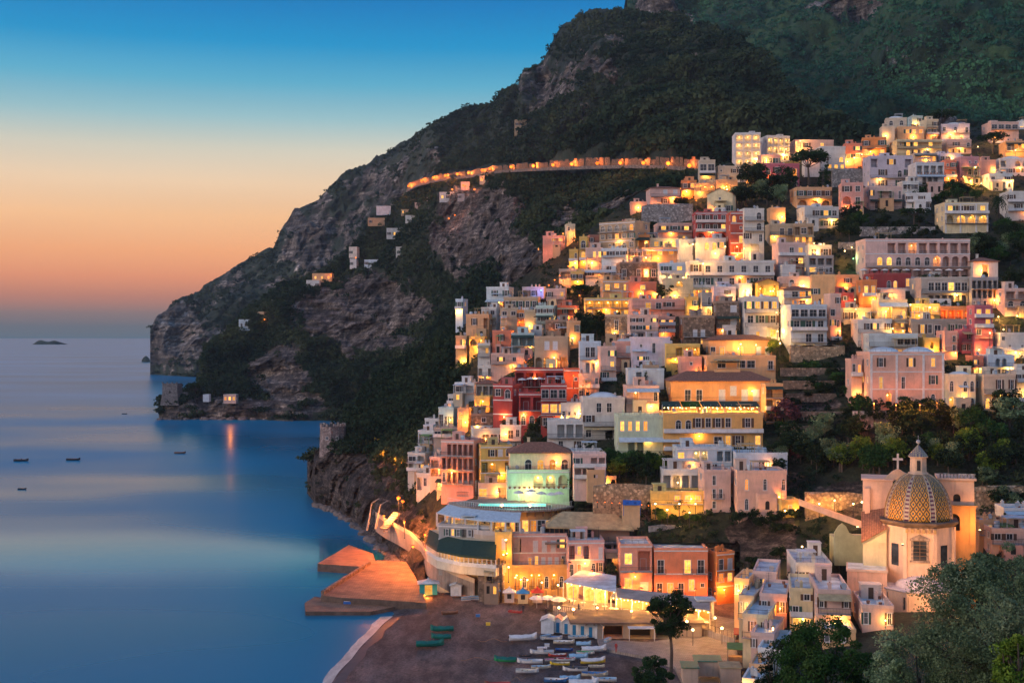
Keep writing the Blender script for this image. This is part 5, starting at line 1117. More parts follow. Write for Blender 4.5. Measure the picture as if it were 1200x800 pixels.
# headland tower, lit house by the water
def watchtower():
    D=812; s=D/F; t=thing('watchtower','square stone watchtower on the rocks of the middle headland','tower',P(202,471,D),R(-8)); m=MB(); h=22*s; m.rings([[(-6.6,-5,-2),(6.6,-5,-2),(6.6,5,-2),(-6.6,5,-2)],[(-5.4,-4.2,h*.45),(5.4,-4.2,h*.45),(5.4,4.2,h*.45),(-5.4,4.2,h*.45)],[(-5.3,-4.2,h),(5.3,-4.2,h),(5.3,4.2,h),(-5.3,4.2,h)]]); m.build('wall','stone_wall',t,col=(.2,.19,.19))
    m=MB(); 
    for x in (-4.9,-1.6,1.7,5): m.box(x-.7,x+.2,-4.2,-3.4,h,h+.9)
    m.build('battlements','stone_wall',t,col=(.2,.19,.19)); m=MB(); m.box(-.5,.5,-4.45,-4.1,h*.5,h*.5+1.3); m.build('window','dark_in',t)
    w=thing('gateway','low stone gateway joining the headland tower to the rocks','gateway',P(216,470,D+2)); m=MB(); m.box(-2.5,-1,-.5,.5,-1,5); m.box(1,2.5,-.5,.5,-1,5); m.box(-2.5,2.5,-.5,.5,5,6.2); m.build('wall','stone_wall',w,col=(.25,.23,.22))
    house('house',262,279,463,471,'G','LLL','house by the water with three glowing windows on the middle headland',D=792,dep=7,yaw=0,found=1,nolamp=True,clutter=False); house('house',238,247,463,469,'U','..','pale low hut left of the house with three glowing windows',D=800,dep=5,yaw=0,found=1,clutter=False,nolamp=True)
    light(P(270,468,780),2500,ORA)
    tree('umbrella0',P(229,468,820),11,'umbrella pine on the headland behind the watchtower',None,1.3)
    T=thing('watchtower','round battlemented tower on the cliff edge with one lit window','tower',P(390,529,403),0); m=MB(); s=403/F; h=30*s; n=10
    ring=lambda r,z:[(r*math.cos(2*math.pi*k/n+.3),r*math.sin(2*math.pi*k/n+.3),z) for k in range(n)]
    m.rings([ring(4.7,-5),ring(4.4,h*.5),ring(4.3,h),ring(3.7,h),ring(3.7,h-1)]); m.build('wall','stone_wall',T,col=(.34,.27,.25)); m=MB()
    for k in range(n):
        a=2*math.pi*(k+.5)/n+.3; x,y=4.0*math.cos(a),4.0*math.sin(a); m.prism([(x+.55*math.cos(a+q),y+.55*math.sin(a+q)) for q in (.78,2.36,3.93,5.5)],h,h+1)
    m.build('battlements','stone_wall',T,col=(.38,.32,.3)); put_window(T,'w',-.1,-4.28,h*.16,.9,1.3,lit=2); put_window(T,'w',-1.6,-4.22,h*.5,.7,1.1); put_window(T,'w',1.7,-4.02,h*.5,.7,1.1)
watchtower()

for (u,v) in [(1024,472),(1050,474),(1078,474),(1098,472)]:  # lamps added in front to wash the villa in warm light
    street_lamp(u,v,'low amber lamp added to warm the front of the big salmon pink villa','added lamps before the big pink villa',1500,'orange',256,1.4,.1)
for (u,v) in [(622,588),(560,598),(642,600)]: pass
# ================================================================ waterfront
def W2(u,D): return ((u-600)/F*D,D)
def Z(v,D): return H0-(v-VH)/F*D
def band(name,pts,z0,z1,mat,parent,thick=.3,col=None,**k):
    """upright ribbon along (u,D) points; z0,z1 numbers or lists"""
    n=len(pts); a=[W2(*p) for p in pts]; b=[]
    for i,p in enumerate(a):
        q=Vector(a[min(i+1,n-1)])-Vector(a[max(i-1,0)]); nn=Vector((-q.y,q.x)).normalized(); b.append((p[0]+nn.x*thick,p[1]+nn.y*thick))
    g=lambda z: list(z)+list(z)[::-1] if isinstance(z,(list,tuple)) else z
    m=MB(); m.prism(a+b[::-1],g(z0),g(z1)); return m.build(name,mat,parent,col=col,**k)
def dens(pts,n):
    us=np.linspace(0,len(pts)-1,n); return [(interp(x,range(len(pts)),[p[0] for p in pts]),interp(x,range(len(pts)),[p[1] for p in pts])) for x in us]
def curved_hotel():
    t=thing('hotel','curved ochre hotel under the turquoise pool with blue white awning','hotel',(0,0,0))
    A=dens([(527,268),(545,262),(575,257),(612,255),(648,257),(668,262)],12); zt=Z(594,258); zb=Z(622,258)-8
    band('wall',A,zb,zt-.4,'plaster',t,9,col=(.66,.4,.2)); band('deck',dens([(524,266),(543,260),(575,255),(612,253),(650,255),(672,260)],12),zt-.4,zt,'paving',t,14)
    rl=MB(); R_=dens([(525,266.2),(544,260.2),(575,255.2),(612,253.2),(650,255.2),(671,260.2)],60)
    for i,p in enumerate(R_[:-1]):
        a=W2(*p); b=W2(*R_[i+1]); rl.tube([(a[0],a[1],zt+1),(b[0],b[1],zt+1)],.035,4); rl.tube([(a[0],a[1],zt),(a[0],a[1],zt+1)],.03,4)
    rl.build('railing','trim',t)
    br=MB()
    for p in dens(A,20): a=W2(*p); br.box(a[0]-.15,a[0]+.15,a[1]-1.0,a[1]-.02,zt-1.6,zt-.42)
    br.build('bracket_row','wood',t)
    for (u,w,lit) in [(612,1.3,1),(630,1.6,0),(640,1.7,1),(622,1.2,2)]:
        x,y=W2(u,254.4); put_window(t,'w',x,y-.05,Z(622,255),w,2.4,lit=lit)
    # awning terrace
    B=dens([(512,262),(535,255),(570,250),(609,249)],9); z1=Z(610,250); zf=Z(627,250)
    m=MB(); top=dens([(527,266),(545,260.5),(575,255.5),(611,254)],9)
    for i in range(8):
        a,b,c,d=W2(*B[i]),W2(*B[i+1]),W2(*top[i+1]),W2(*top[i]); m.poly([(a[0],a[1],z1),(b[0],b[1],z1),(c[0],c[1],z1+1.5),(d[0],d[1],z1+1.5)]); m.poly([(a[0],a[1],z1-.25),(b[0],b[1],z1-.25),(b[0],b[1],z1),(a[0],a[1],z1)])
    m.build('awning','awning_pale',t); cm=MB()
    for p in dens(B,8): a=W2(*p); cm.box(a[0]-.2,a[0]+.2,a[1]+.1,a[1]+.5,zf,z1-.02)
    cm.build('column_row','trim',t); band('terrace',B,zf-9,zf,'plaster',t,10,col=(.55,.42,.32)); band('parapet',B,zf+.0,zf+.9,'plaster',t,.2,col=(.6,.5,.45))
    for p in dens(B,5)[1:]: light((W2(*p)[0],W2(*p)[1]+2.5,zf+2.3),160,YEL,None,.2)
    for p in dens([(520,262.5),(575,251.6),(609,250.6)],13)[:-1]: 
        x,y=W2(*p); put_window(t,'w',x,y+3.9,zf,1.1,2.2,lit=rnd.choice([0,0,1,2]),rz=R(-20) if x<-8 else 0)
    # lower rooms and the dark green awning over the white veranda
    t2=thing('restaurant','round fronted restaurant with dark green awning and white columned veranda','restaurant',(0,0,0))
    Cc=dens([(500,258),(512,250),(540,244),(581,241)],10); zc=Z(651,243); zv=Z(664,243)
    Cb=dens([(503,263),(516,255.5),(543,249.5),(582,247)],10); m=MB()
    for i in range(9):
        a,b,c,d=W2(*Cc[i]),W2(*Cc[i+1]),W2(*Cb[i+1]),W2(*Cb[i]); m.poly([(a[0],a[1],zc),(b[0],b[1],zc),(c[0],c[1],zc+2.2),(d[0],d[1],zc+2.2)]); m.poly([(a[0],a[1],zc-.45),(b[0],b[1],zc-.45),(b[0],b[1],zc),(a[0],a[1],zc)])
    m.build('awning','awning_dark',t2); cm=MB()
    for p in dens(Cc,24): a=W2(*p); cm.box(a[0]-.11,a[0]+.11,a[1]+.1,a[1]+.32,zv,zc-.45)
    cm.build('column_row','trim',t2); band('veranda_floor',Cc,zv-1.6,zv,'plaster',t2,7,col=(.66,.58,.44)); band('balustrade',Cc,zv+.02,zv+.8,'trim',t2,.1); band('wall',Cb,zv-8,zc+2.1,'plaster',t2,3,col=(.7,.55,.33))
    band('stone_base',dens([(535,250.6),(555,248.6),(592,247.5)],6),-1,zv-1.62,'stone_wall',t2,4,col=(.2,.17,.15))
    for p in dens(Cc,7)[:-1]: light((W2(*p)[0]+1,W2(*p)[1]+2.6,zc-.8),150,YEL,None,.2)
    light((W2(527,241)[0],240,Z(672,241)),700,YEL,None,.2)
    pm=thing('swimming_pool','long turquoise lit swimming pool on the hotel terrace','swimming pool',(0,0,0)); Dp=261; pl=MB(); a=[W2(558,Dp-3.2),W2(600,Dp-4.6),W2(642,Dp-4.2),W2(642,Dp+.6),W2(600,Dp+.6),W2(560,Dp+1)]
    pl.prism(a,zt+.02,zt+.3); pl.build('pool_rim','paving',pm); w=MB(); c=Vector((sum(x for x,_ in a)/6,sum(y for _,y in a)/6)); w.poly([(c.x+(x-c.x)*.95,c.y+(y-c.y)*.88,zt+.31) for x,y in a]); w.build('pool_water','pool_lit',pm)
    light((W2(600,Dp)[0],Dp-2,zt+1.4),900,(.35,1,.8),None,.4); light((W2(628,Dp)[0],Dp+2,zt+1.8),900,(.5,1,.6),None,.4)
tt=NT('pool_lit'); e=tt.pr((.1,.7,.65),.1); e.inputs['Emission Color'].default_value=(.15,.95,.8,1); e.inputs['Emission Strength'].default_value=.7
curved_hotel()
for ln in r"""
hotel|514|582|616|646|G|.wLwswws./.a.w.a.o.|yaw=-14;D=254;dep=6|grey white row of rooms between the awning terrace and the green awning
house|580|600|626|662|Y|.c./.A.|yaw=0;D=246;dep=7|narrow yellow house with glowing arch beside the round fronted restaurant
hotel|599|664|628|667|(.76,.42,.34)|s.cccw/..CLcccw|yaw=2;D=249;dep=8|coral pink hotel with white shutters over the amber lamps
hotel|662|708|636|675|P|sLs.c/dd.nw|yaw=2;D=243;dep=8|pink hotel wing with open balconies and a beige corner
house|582|680|665|692|(.66,.4,.14)|AaAnAAnAnnA|yaw=3;D=246;dep=4|long ochre base wall with railed terrace lit by lamps
hotel|722|764|640|698|(.78,.34,.24)|Ls_/Lc|yaw=0;D=239;dep=9|left part of the salmon hotel with mauve shaded upper balcony
hotel|760|829|645|699|(.8,.27,.14)|b.Bb/dCbLo|yaw=0;D=239;dep=9|salmon red middle of the beach hotel with balconies
hotel|825|860|650|706|O|dc/LL/..|yaw=24;D=239;dep=8|orange right part of the beach hotel turning away
house|707|724|646|690|K|oS/.s|yaw=0;D=246;dep=5|narrow recessed house between the pink wing and the salmon hotel
house|560|592|664|697|B|.A./...|stone=1;yaw=-6;D=243;dep=5|stone vault with a yellow glow under the restaurant
""".strip().split('\n'):
    n,u0,u1,v0,v1,ck,rows,opt,label=ln.split('|'); kw={}
    for o in opt.split(';'):
        a,b=o.split('='); kw[a]=bool(int(b)) if a=='stone' else float(b)
    house(n,float(u0),float(u1),float(v0),float(v1),eval(ck) if ck[0]=='(' else ck,rows,label,group='buildings of the waterfront',clutter='salmon red' not in label,**kw)
# tan roofed pavilion and blue tarp
def pavilion():
    D=250; t=thing('restaurant','wide pavilion with tan canvas roof and dark glazing above the pink hotel','restaurant',P(644,634,D)); s=D/F; W=94*s; h=18*s; m=MB(); m.box(0,W*.52,.2,8,-2,h); m.build('wall','glass_dark',t)
    m=MB(); m.box(W*.52,W,.6,8,-2,h*.95); m.build('rear_wall','plaster',t,col=(.35,.22,.16)); m=MB()
    for k in range(10): m.box(k*W*.058,k*W*.058+.15,-.1,.15,-.0,h)
    for z in (0,h*.5,h-.1): m.box(0,W*.52,.02,.1,z,z+.1)
    m.build('frame','wood',t); r=MB(); a=[(-.8,-1,h),(W+.8,-1,h-.6),(W+.8,9,h),(-.8,9,h)]; t1=(3,4.5,h+2.4); t2=(W-3,4.5,h+2.2); r.poly([a[0],a[1],t2,t1]); r.poly([a[1],a[2],t2]); r.poly([a[2],a[3],t1,t2]); r.poly([a[3],a[0],t1])
    for k in range(4): p,q=a[k],a[(k+1)%4]; r.poly([(p[0],p[1],p[2]-.3),(q[0],q[1],q[2]-.3),q,p])
    r.build('roof','awning_tan',t); m=MB(); m.box(-1,W+1,-2.2,.0,-.3,0); m.build('terrace','paving',t)
    o=MB(); o.prism([(0,0),(3.8,0),(4,2.4),(.2,2.4)],2.2,[2.4,2.3,2.9,3.0]); [o.box(x,x+.1,y,y+.1,0,2.2) for x in (.1,3.6) for y in (.1,2.2)]; q=thing('tarp_shelter','bright blue tarp roof beside the tan canvas roof','shelter',P(730,604,250)); o.build('cover','tarp_blue',q)
    k=MB(); k.box(0,3.6,.4,2.3,-3,2.1); k.build('wall','plaster',q,col=(.6,.4,.22))
pavilion()
# promenade, canopies of the beach restaurants
def promenade():
    zp=3.0; fr=[(648,715),(664,717),(680,719),(700,722),(760,728),(830,738),(862,748)]; bk=[(648,697),(664,699),(680,701),(700,704),(760,711),(830,719),(866,726)]
    m=MB(); a=[Pz(u,v,zp) for u,v in fr]; b=[Pz(u,v,zp) for u,v in bk]
    for i in range(len(a)-1): m.poly([a[i],a[i+1],b[i+1],b[i]]); m.poly([a[i]-Vector((0,0,2.6)),a[i+1]-Vector((0,0,2.6)),a[i+1],a[i]])
    o=m.build('promenade','paving'); o['kind']='structure'
    m=MB()
    for i in range(len(a)-1):
        for q in range(7): p=a[i].lerp(a[i+1],q/7)+Vector((0,.2,0)); m.tube([p,p+Vector((0,0,1))],.03,4)
        m.tube([a[i]+Vector((0,.2,1)),a[i+1]+Vector((0,.2,1))],.035,4)
    tag(m.build('railing','iron'),'thin iron railing along the front of the promenade','railing')
    cs=[(676,'grey white canopy of the beach restaurant below the pink wing',[(660,677),(722,689)],[(680,667),(722,674)],'roof_wash'),(1,'long grey canopy of the beach restaurant under the salmon hotel',[(716,694),(832,711)],[(722,688),(832,700)],'concrete')]
    for k,(i,lab,f,bb,mt) in enumerate(cs):
        z=6.6 if k else 7.6; t=thing('canopy',lab,'canopy',(0,0,0)); q=[Pz(f[0][0],f[0][1]+4,z-.4),Pz(f[1][0],f[1][1]+4,z-.4),Pz(bb[1][0],bb[1][1],z),Pz(bb[0][0],bb[0][1],z)]
        m=MB(); m.prism([(p.x,p.y) for p in q],[p.z-.15 for p in q],[p.z for p in q]); m.build('roof',mt,t); m=MB()
        n=9 if k else 5
        for j in range(n+1): p=q[0].lerp(q[1],j/n); m.tube([(p.x,p.y+.2,zp),(p.x,p.y+.2,p.z-.16)],.07,6)
        m.build('column_row','trim',t); w=MB(); d=q[3].lerp(q[0],.15); e=q[2].lerp(q[1],.15); w.poly([(d.x,d.y,zp),(e.x,e.y,zp),(e.x,e.y,z-.2),(d.x,d.y,z-.2)]); w.build('rear_wall','plaster',t,col=(.62,.4,.2))
        g=MB(); nb=26 if k else 12
        for j in range(nb):
            for r_ in range(2):
                p=q[0].lerp(q[1],(j+.5)/nb).lerp(q[3].lerp(q[2],(j+.5)/nb),.12+.3*r_); g.lathe([(.02,-.1),(.11,-.05),(.11,.05),(.02,.1)],5,(p.x,p.y,p.z-.55-.12*math.sin(j*2.3)))
        gl=g.build('lamp_string','bulb_yellow',t)
        for j in range(6 if k else 3): p=q[0].lerp(q[1],(j+.5)/(6 if k else 3)); light((p.x,p.y+.2,p.z-.9),1300,(1,.42,.08),None,.15)
        for j in range(10 if k else 6):
            p=q[0].lerp(q[1],(j+.5)/(10 if k else 6)); tb=thing('dining_table','small white clothed table under the %s canopy'%('long grey' if k else 'grey white'),'table',(p.x+rnd.uniform(-.5,.5),p.y+1.1,zp+.004),rnd.uniform(0,1),'dining tables under the %s canopy'%('long grey' if k else 'grey white'))
            m=MB(); m.box(-.5,.5,-.5,.5,.72,.76); m.build('table_top','trim',tb); m=MB(); m.tube([(0,0,0),(0,0,.72)],.05,5); m.build('leg','iron',tb)
    # lit arches under the pink hotel wing
    for i,(u,v) in enumerate([(664,701),(684,704),(698,707)]):
        p=Pz(u,v,zp); t=thing('archway',['glowing archway nearest the kiosks under the pink wing','glowing archway in the middle under the pink wing','glowing archway right under the grey white canopy'][i],'archway',p); m=MB(); W=2.4; ar=arc(.3,W-.3,1.7,.9); facade(m,(0,0),(1,0),(0,-1),W,0,3.2,[(.3,W-.3,0.02,2.6,True,.7,2)]); m.box(0,W,.72,1.1,0,3.2); m.build('wall',['plaster','trim','lit_warm'],t,col=(.7,.6,.42))
        light((1.2,-1.3,2.2),220,YEL,t,.15)
    for (u,v,pw) in [(655,712,500),(672,714,500),(700,712,500),(740,716,600),(790,722,700),(805,728,900),(838,724,900),(846,736,900),(812,738,500)]: 
        p=Pz(u,v,zp+2.6); t=thing('street_lamp','warm lamp post on the beach promenade','street lamp',p-Vector((0,0,2.6)),0,'lamp posts on the beach promenade')
        m=MB(); m.tube([(0,0,0),(0,0,2.5)],.05,6); m.build('post','iron',t); m=MB(); m.lathe([(.02,2.45),(.2,2.55),(.22,2.75),(.02,2.9)],8); m.build('bulb','bulb_yellow',t); light((0,-.1,2.6),pw*2.2,YEL,t,.2)
    # glowing gateway at the right end
    t=thing('gate_pavilion','small white gate pavilion glowing yellow at the right end of the promenade','pavilion',Pz(818,727,zp)); m=MB(); [m.box(x,x+.35,y,y+.35,0,3.6) for x in (0,2.6) for y in (0,2.2)]; m.build('column_row','trim',t); m=MB(); m.box(-.3,3.3,-.3,2.9,3.6,3.9); m.build('roof','awning_pale',t); light((1.5,1.2,3),900,YEL,t,.2)
promenade()
def hut(name,label,cat,p,w,d,h,rh,wallc,roofm,doorm,group=None,rz=0,over=.25,pyr=False,counter=False):
    t=thing(name,label,cat,p,rz,group); m=MB(); facade(m,(0,0),(1,0),(0,-1),w,0,h,[(w*.28,w*.72,.05 if not counter else h*.4,h*.85,False,.06,0)]); m.poly([(0,d,0),(0,0,0),(0,0,h),(0,d,h)]); m.poly([(w,0,0),(w,d,0),(w,d,h),(w,0,h)]); m.poly([(w,d,0),(0,d,0),(0,d,h),(w,d,h)])
    if not pyr: m.poly([(0,0,h),(w,0,h),(w/2,0,h+rh-.08)]); m.poly([(w,d,h),(0,d,h),(w/2,d,h+rh-.08)])
    m.build('wall','plaster',t,col=wallc); dr=MB(); dr.box(w*.28+.02,w*.72-.02,.0,.055,.06 if not counter else h*.4,h*.85); dr.build('door' if not counter else 'counter_window',doorm,t); r=MB(); o=over
    if pyr:
        r.poly([(-o,-o,h-.05),(w+o,-o,h-.05),(w/2,d/2,h+rh)]); r.poly([(w+o,-o,h-.05),(w+o,d+o,h-.05),(w/2,d/2,h+rh)]); r.poly([(w+o,d+o,h-.05),(-o,d+o,h-.05),(w/2,d/2,h+rh)]); r.poly([(-o,d+o,h-.05),(-o,-o,h-.05),(w/2,d/2,h+rh)]); r.poly([(-o,-o,h-.06),(-o,d+o,h-.06),(w+o,d+o,h-.06),(w+o,-o,h-.06)])
        r.lathe([(.18,h+rh-.2),(.18,h+rh+.15),(.02,h+rh+.3)],6,(w/2,d/2,0))
    else:
        for sx in (0,1):
            a=(-o,h-.12) if not sx else (w+o,h-.12); b=(w/2,h+rh); q=[(a[0],-o,a[1]),(b[0],-o,b[1]),(b[0],d+o,b[1]),(a[0],d+o,a[1])]; r.poly(q); r.poly([(x,y,z+.08) for x,y,z in q][::-1]); r.poly([q[0],q[1],(q[1][0],q[1][1],q[1][2]+.08),(q[0][0],q[0][1],q[0][2]+.08)])
    r.build('roof',roofm,t); return t
flat('roof_pink',(.5,.26,.2),.8); flat('door_blue',(.02,.22,.45),.6); flat('cabin_teal',(.02,.3,.33),.6); flat('roof_red',(.6,.05,.03),.7); flat('roof_blue',(.03,.25,.55),.7); flat('roof_white',(.75,.72,.68),.7)
for i in range(6):
    u=649+i*9.6; v=741+i*1.4; hut('beach_cabin','white beach cabin with blue door in the row behind the boats','beach cabin',Pz(u,v,1.55),1.45,2.6,2.2,.6,(.74,.72,.7),'roof_pink' if i%2==0 else 'roof_white','door_blue','beach cabins',R(-8))
hut('shed','larger pale grey shed at the left end of the beach cabins','shed',Pz(634,742,1.5),2.3,3.0,2.4,.5,(.62,.66,.7),'roof_wash','shutter_white',None,R(-8))
for i,(u,v,c,rm,lab) in enumerate([(573,700,(.72,.7,.68),'roof_blue','leftmost beach kiosk with blue pointed roof'),(591,702,(.66,.5,.4),'roof_white','beach kiosk with white pointed roof'),(607,703,(.66,.55,.3),'roof_blue','second blue roofed beach kiosk, right of the white roofed one'),(624,702,(.6,.5,.4),'roof_red','beach kiosk with red pointed roof')]):
    hut('kiosk',lab,'kiosk',Pz(u,v+4,1.7),2.0,1.8,2.1,.8,c,rm,'dark_in','beach kiosks',0,.35,True,True)
hut('hut','turquoise hut with pale pyramid roof beside the quay','hut',Pz(492,697,1.6),3.6,2.6,2.4,.7,(.03,.36,.36),'roof_wash','lit_warm',None,R(6),.5,True)
hut('shed','small white shed with blue base right of the turquoise hut','shed',Pz(528,698,1.6),2.2,1.6,2.2,.3,(.66,.68,.7),'roof_wash','shutter_white')
for (u,v,lab) in [(629,712,'left white parasol beside the kiosks'),(642,712,'middle white parasol beside the kiosks'),(655,714,'right white parasol on the promenade edge')]:
    t=thing('parasol',lab,'parasol',Pz(u,v,1.8),0,'white parasols beside the kiosks'); m=MB(); m.tube([(0,0,0),(0,0,2.3)],.04,5); m.build('pole','trim',t); m=MB(); m.lathe([(1.6,1.9),(1.0,2.25),(.05,2.5)],8); m.build('canopy','roof_white',t)
# beach bar with flat brown roof
def bar():
    t=thing('beach_bar','low beach bar with brown flat roof and dark open front','bar',Pz(700,748,1.6)); m=MB(); W=18.5; facade(m,(0,0),(1,0),(0,-1),W,0,2.7,[(.9,4.6,.05,2.3,False,3,2),(5.6,9.6,.05,2.1,False,2.5,2),(10.4,14,.05,2.1,False,2.5,2)]); m.poly([(0,10,0),(0,0,0),(0,0,2.7),(0,10,2.7)]); m.poly([(W,0,0),(W,10,0),(W,10,2.7),(W,0,2.7)]); m.build('wall',['plaster','trim','dark_in'],t,col=(.34,.27,.21)); m=MB(); m.prism([(-4.8,-.6),(W+.5,-.6),(W+.5,10.5),(-5.2,9)],2.7,2.95); m.build('roof','brown_roof',t)
    m=MB(); m.box(5.3,10,-2.4,-.6,2.3,2.42); [m.box(x,x+.12,-2.3,-2.2,0,2.3) for x in (5.4,9.8)]; m.build('awning','trim',t); light((7.5,-1,1.9),120,YEL,t,.1); light((2.5,1.2,2.1),60,ORA,t,.1)
flat('brown_roof',(.16,.11,.085),.9,.5,.6); bar()
def pathpoly(name,pts,z,mat,lift=.0):
    m=MB(); q=[Pz(u,v,z+lift) for u,v in pts]; m.prism([(p.x,p.y) for p in q],z-.5,z+lift); o=m.build(name,mat); o['kind']='structure'; return o
pathpoly('footpath',[(700,748),(760,752),(820,742),(862,752),(870,800),(850,840),(792,840),(800,800),(790,780),(752,768),(712,760),(702,755)],1.85,'paving')
# ---- quay
flat('quay_side',(.13,.09,.07),.9,.5,.7)
def quay():
    def slab(name,pts,z,zb,mat='quay_stone',label=None):
        q=[Pz(u,v,z) for u,v in pts]; m=MB(); m.prism([(p.x,p.y) for p in q],zb,z,1,0); o=m.build(name,[mat,'quay_side'],None); tag(o,label,'quay','stone quays below the cliff'); return o
    slab('quay',[(376,697),(430,662),(442,656),(476,658),(487,676),(500,706),(487,705),(440,702),(400,700)],2.0,-2,label='broad orange lit stone quay at the end of the beach')
    slab('quay',[(372,660),(409,638),(437,648),(440,657),(427,664)],1.8,-2,label='small triangular stone quay behind the broad one')
    slab('quay',[(357,706),(369,698.5),(376,699.5),(420,702.5),(468,703.5),(470,709),(434,716),(358,716)],.8,-2,label='low stone landing ledge in front of the broad quay')
    w=MB(); a=Pz(376,696,2.0); b=Pz(431,661,2.0); d=(b-a).normalized(); n=Vector((-d.y,d.x,0)); w.prism([((a+n*.0)[0],(a)[1]),(b.x,b.y),((b-n*.7).x,(b-n*.7).y),((a-n*.7).x,(a-n*.7).y)],2.0,2.7); tag(w.build('parapet_wall','stone_wall',None,col=(.34,.22,.15)),'low parapet along the seaward edge of the broad quay','wall')
    for (u,v) in [(385,701),(408,704),(430,706),(452,706)]:
        m=MB(); m.lathe([(.16,0),(.13,.3),(.22,.42),(.16,.5)],8); tag(m.build('bollard','iron',None,loc=Pz(u,v,.8)),'iron mooring bollard on the low landing ledge','bollard','bollards on the landing ledge')
    m=MB(); m.box(-1.6,1.6,-.35,.35,0,.5); m.box(-1.5,1.5,-.3,.3,.5,.56,1); tag(m.build('bench',['tarp_blue','trim'],None,loc=Pz(412,707,.804)),'blue chest on the low landing ledge','chest')
    m=MB(); m.box(-1.3,1.3,-.5,.5,0,.7); m.box(-1.4,1.4,-.6,.6,.7,.8,1); tag(m.build('crate',['roof_white','trim'],None,loc=Pz(452,702,.804)),'white covered crate at the right end of the landing ledge','crate')
    # cliff path with lit parapet
    pts=[(440,604,306),(452,612,300),(466,619,294),(482,628,285),(494,640,274),(500,652,264),(512,663,256),(530,673,250),(556,683,246)]; m=MB(); w=MB(); P3=[P(*p) for p in pts]
    for i in range(len(P3)-1):
        a,b=P3[i],P3[i+1]; o=Vector((1.2,2.2,0)); m.poly([a,b,b+o,a+o]); m.poly([a-Vector((0,0,4)),b-Vector((0,0,4)),b,a]); n=Vector((0,.35,0)); h=Vector((0,0,1.0)); w.poly([a,b,b+h,a+h]); w.poly([a+h,b+h,b+h+n,a+h+n]); w.poly([a+n,b+n,b+h+n,a+h+n][::-1])
    o=m.build('footpath','paving'); o['kind']='structure'; tag(w.build('parapet_wall','plaster',None,col=(.6,.45,.3)),'pale parapet winding along the cliff path above the quay','wall')
    m=MB()
    for k in range(9): m.box(-.2,2.2,k*.55,k*.55+.56,k*.42-.4,k*.42)
    tag(m.build('stair','paving',None,loc=P(446,618,296),rz=R(-40)),'narrow stair climbing the rocks beside the orange floodlamp','stair')
    for u,v,D,h in [(440,610,302,4),(430,612,306,5)]: 
        m=MB(); m.tube([(0,0,-2),(.6,0,1),(1.2,0,h)],[.3,.25,.12],6); m.tube([(1.2,0,h),(3.2,0,h+1.2)],[.12,.1],6); tag(m.build('railing','concrete',None,loc=P(u,v,D)),'concrete rail post frame on the rocks below the floodlamp','railing','rail frames on the rocks')
quay()
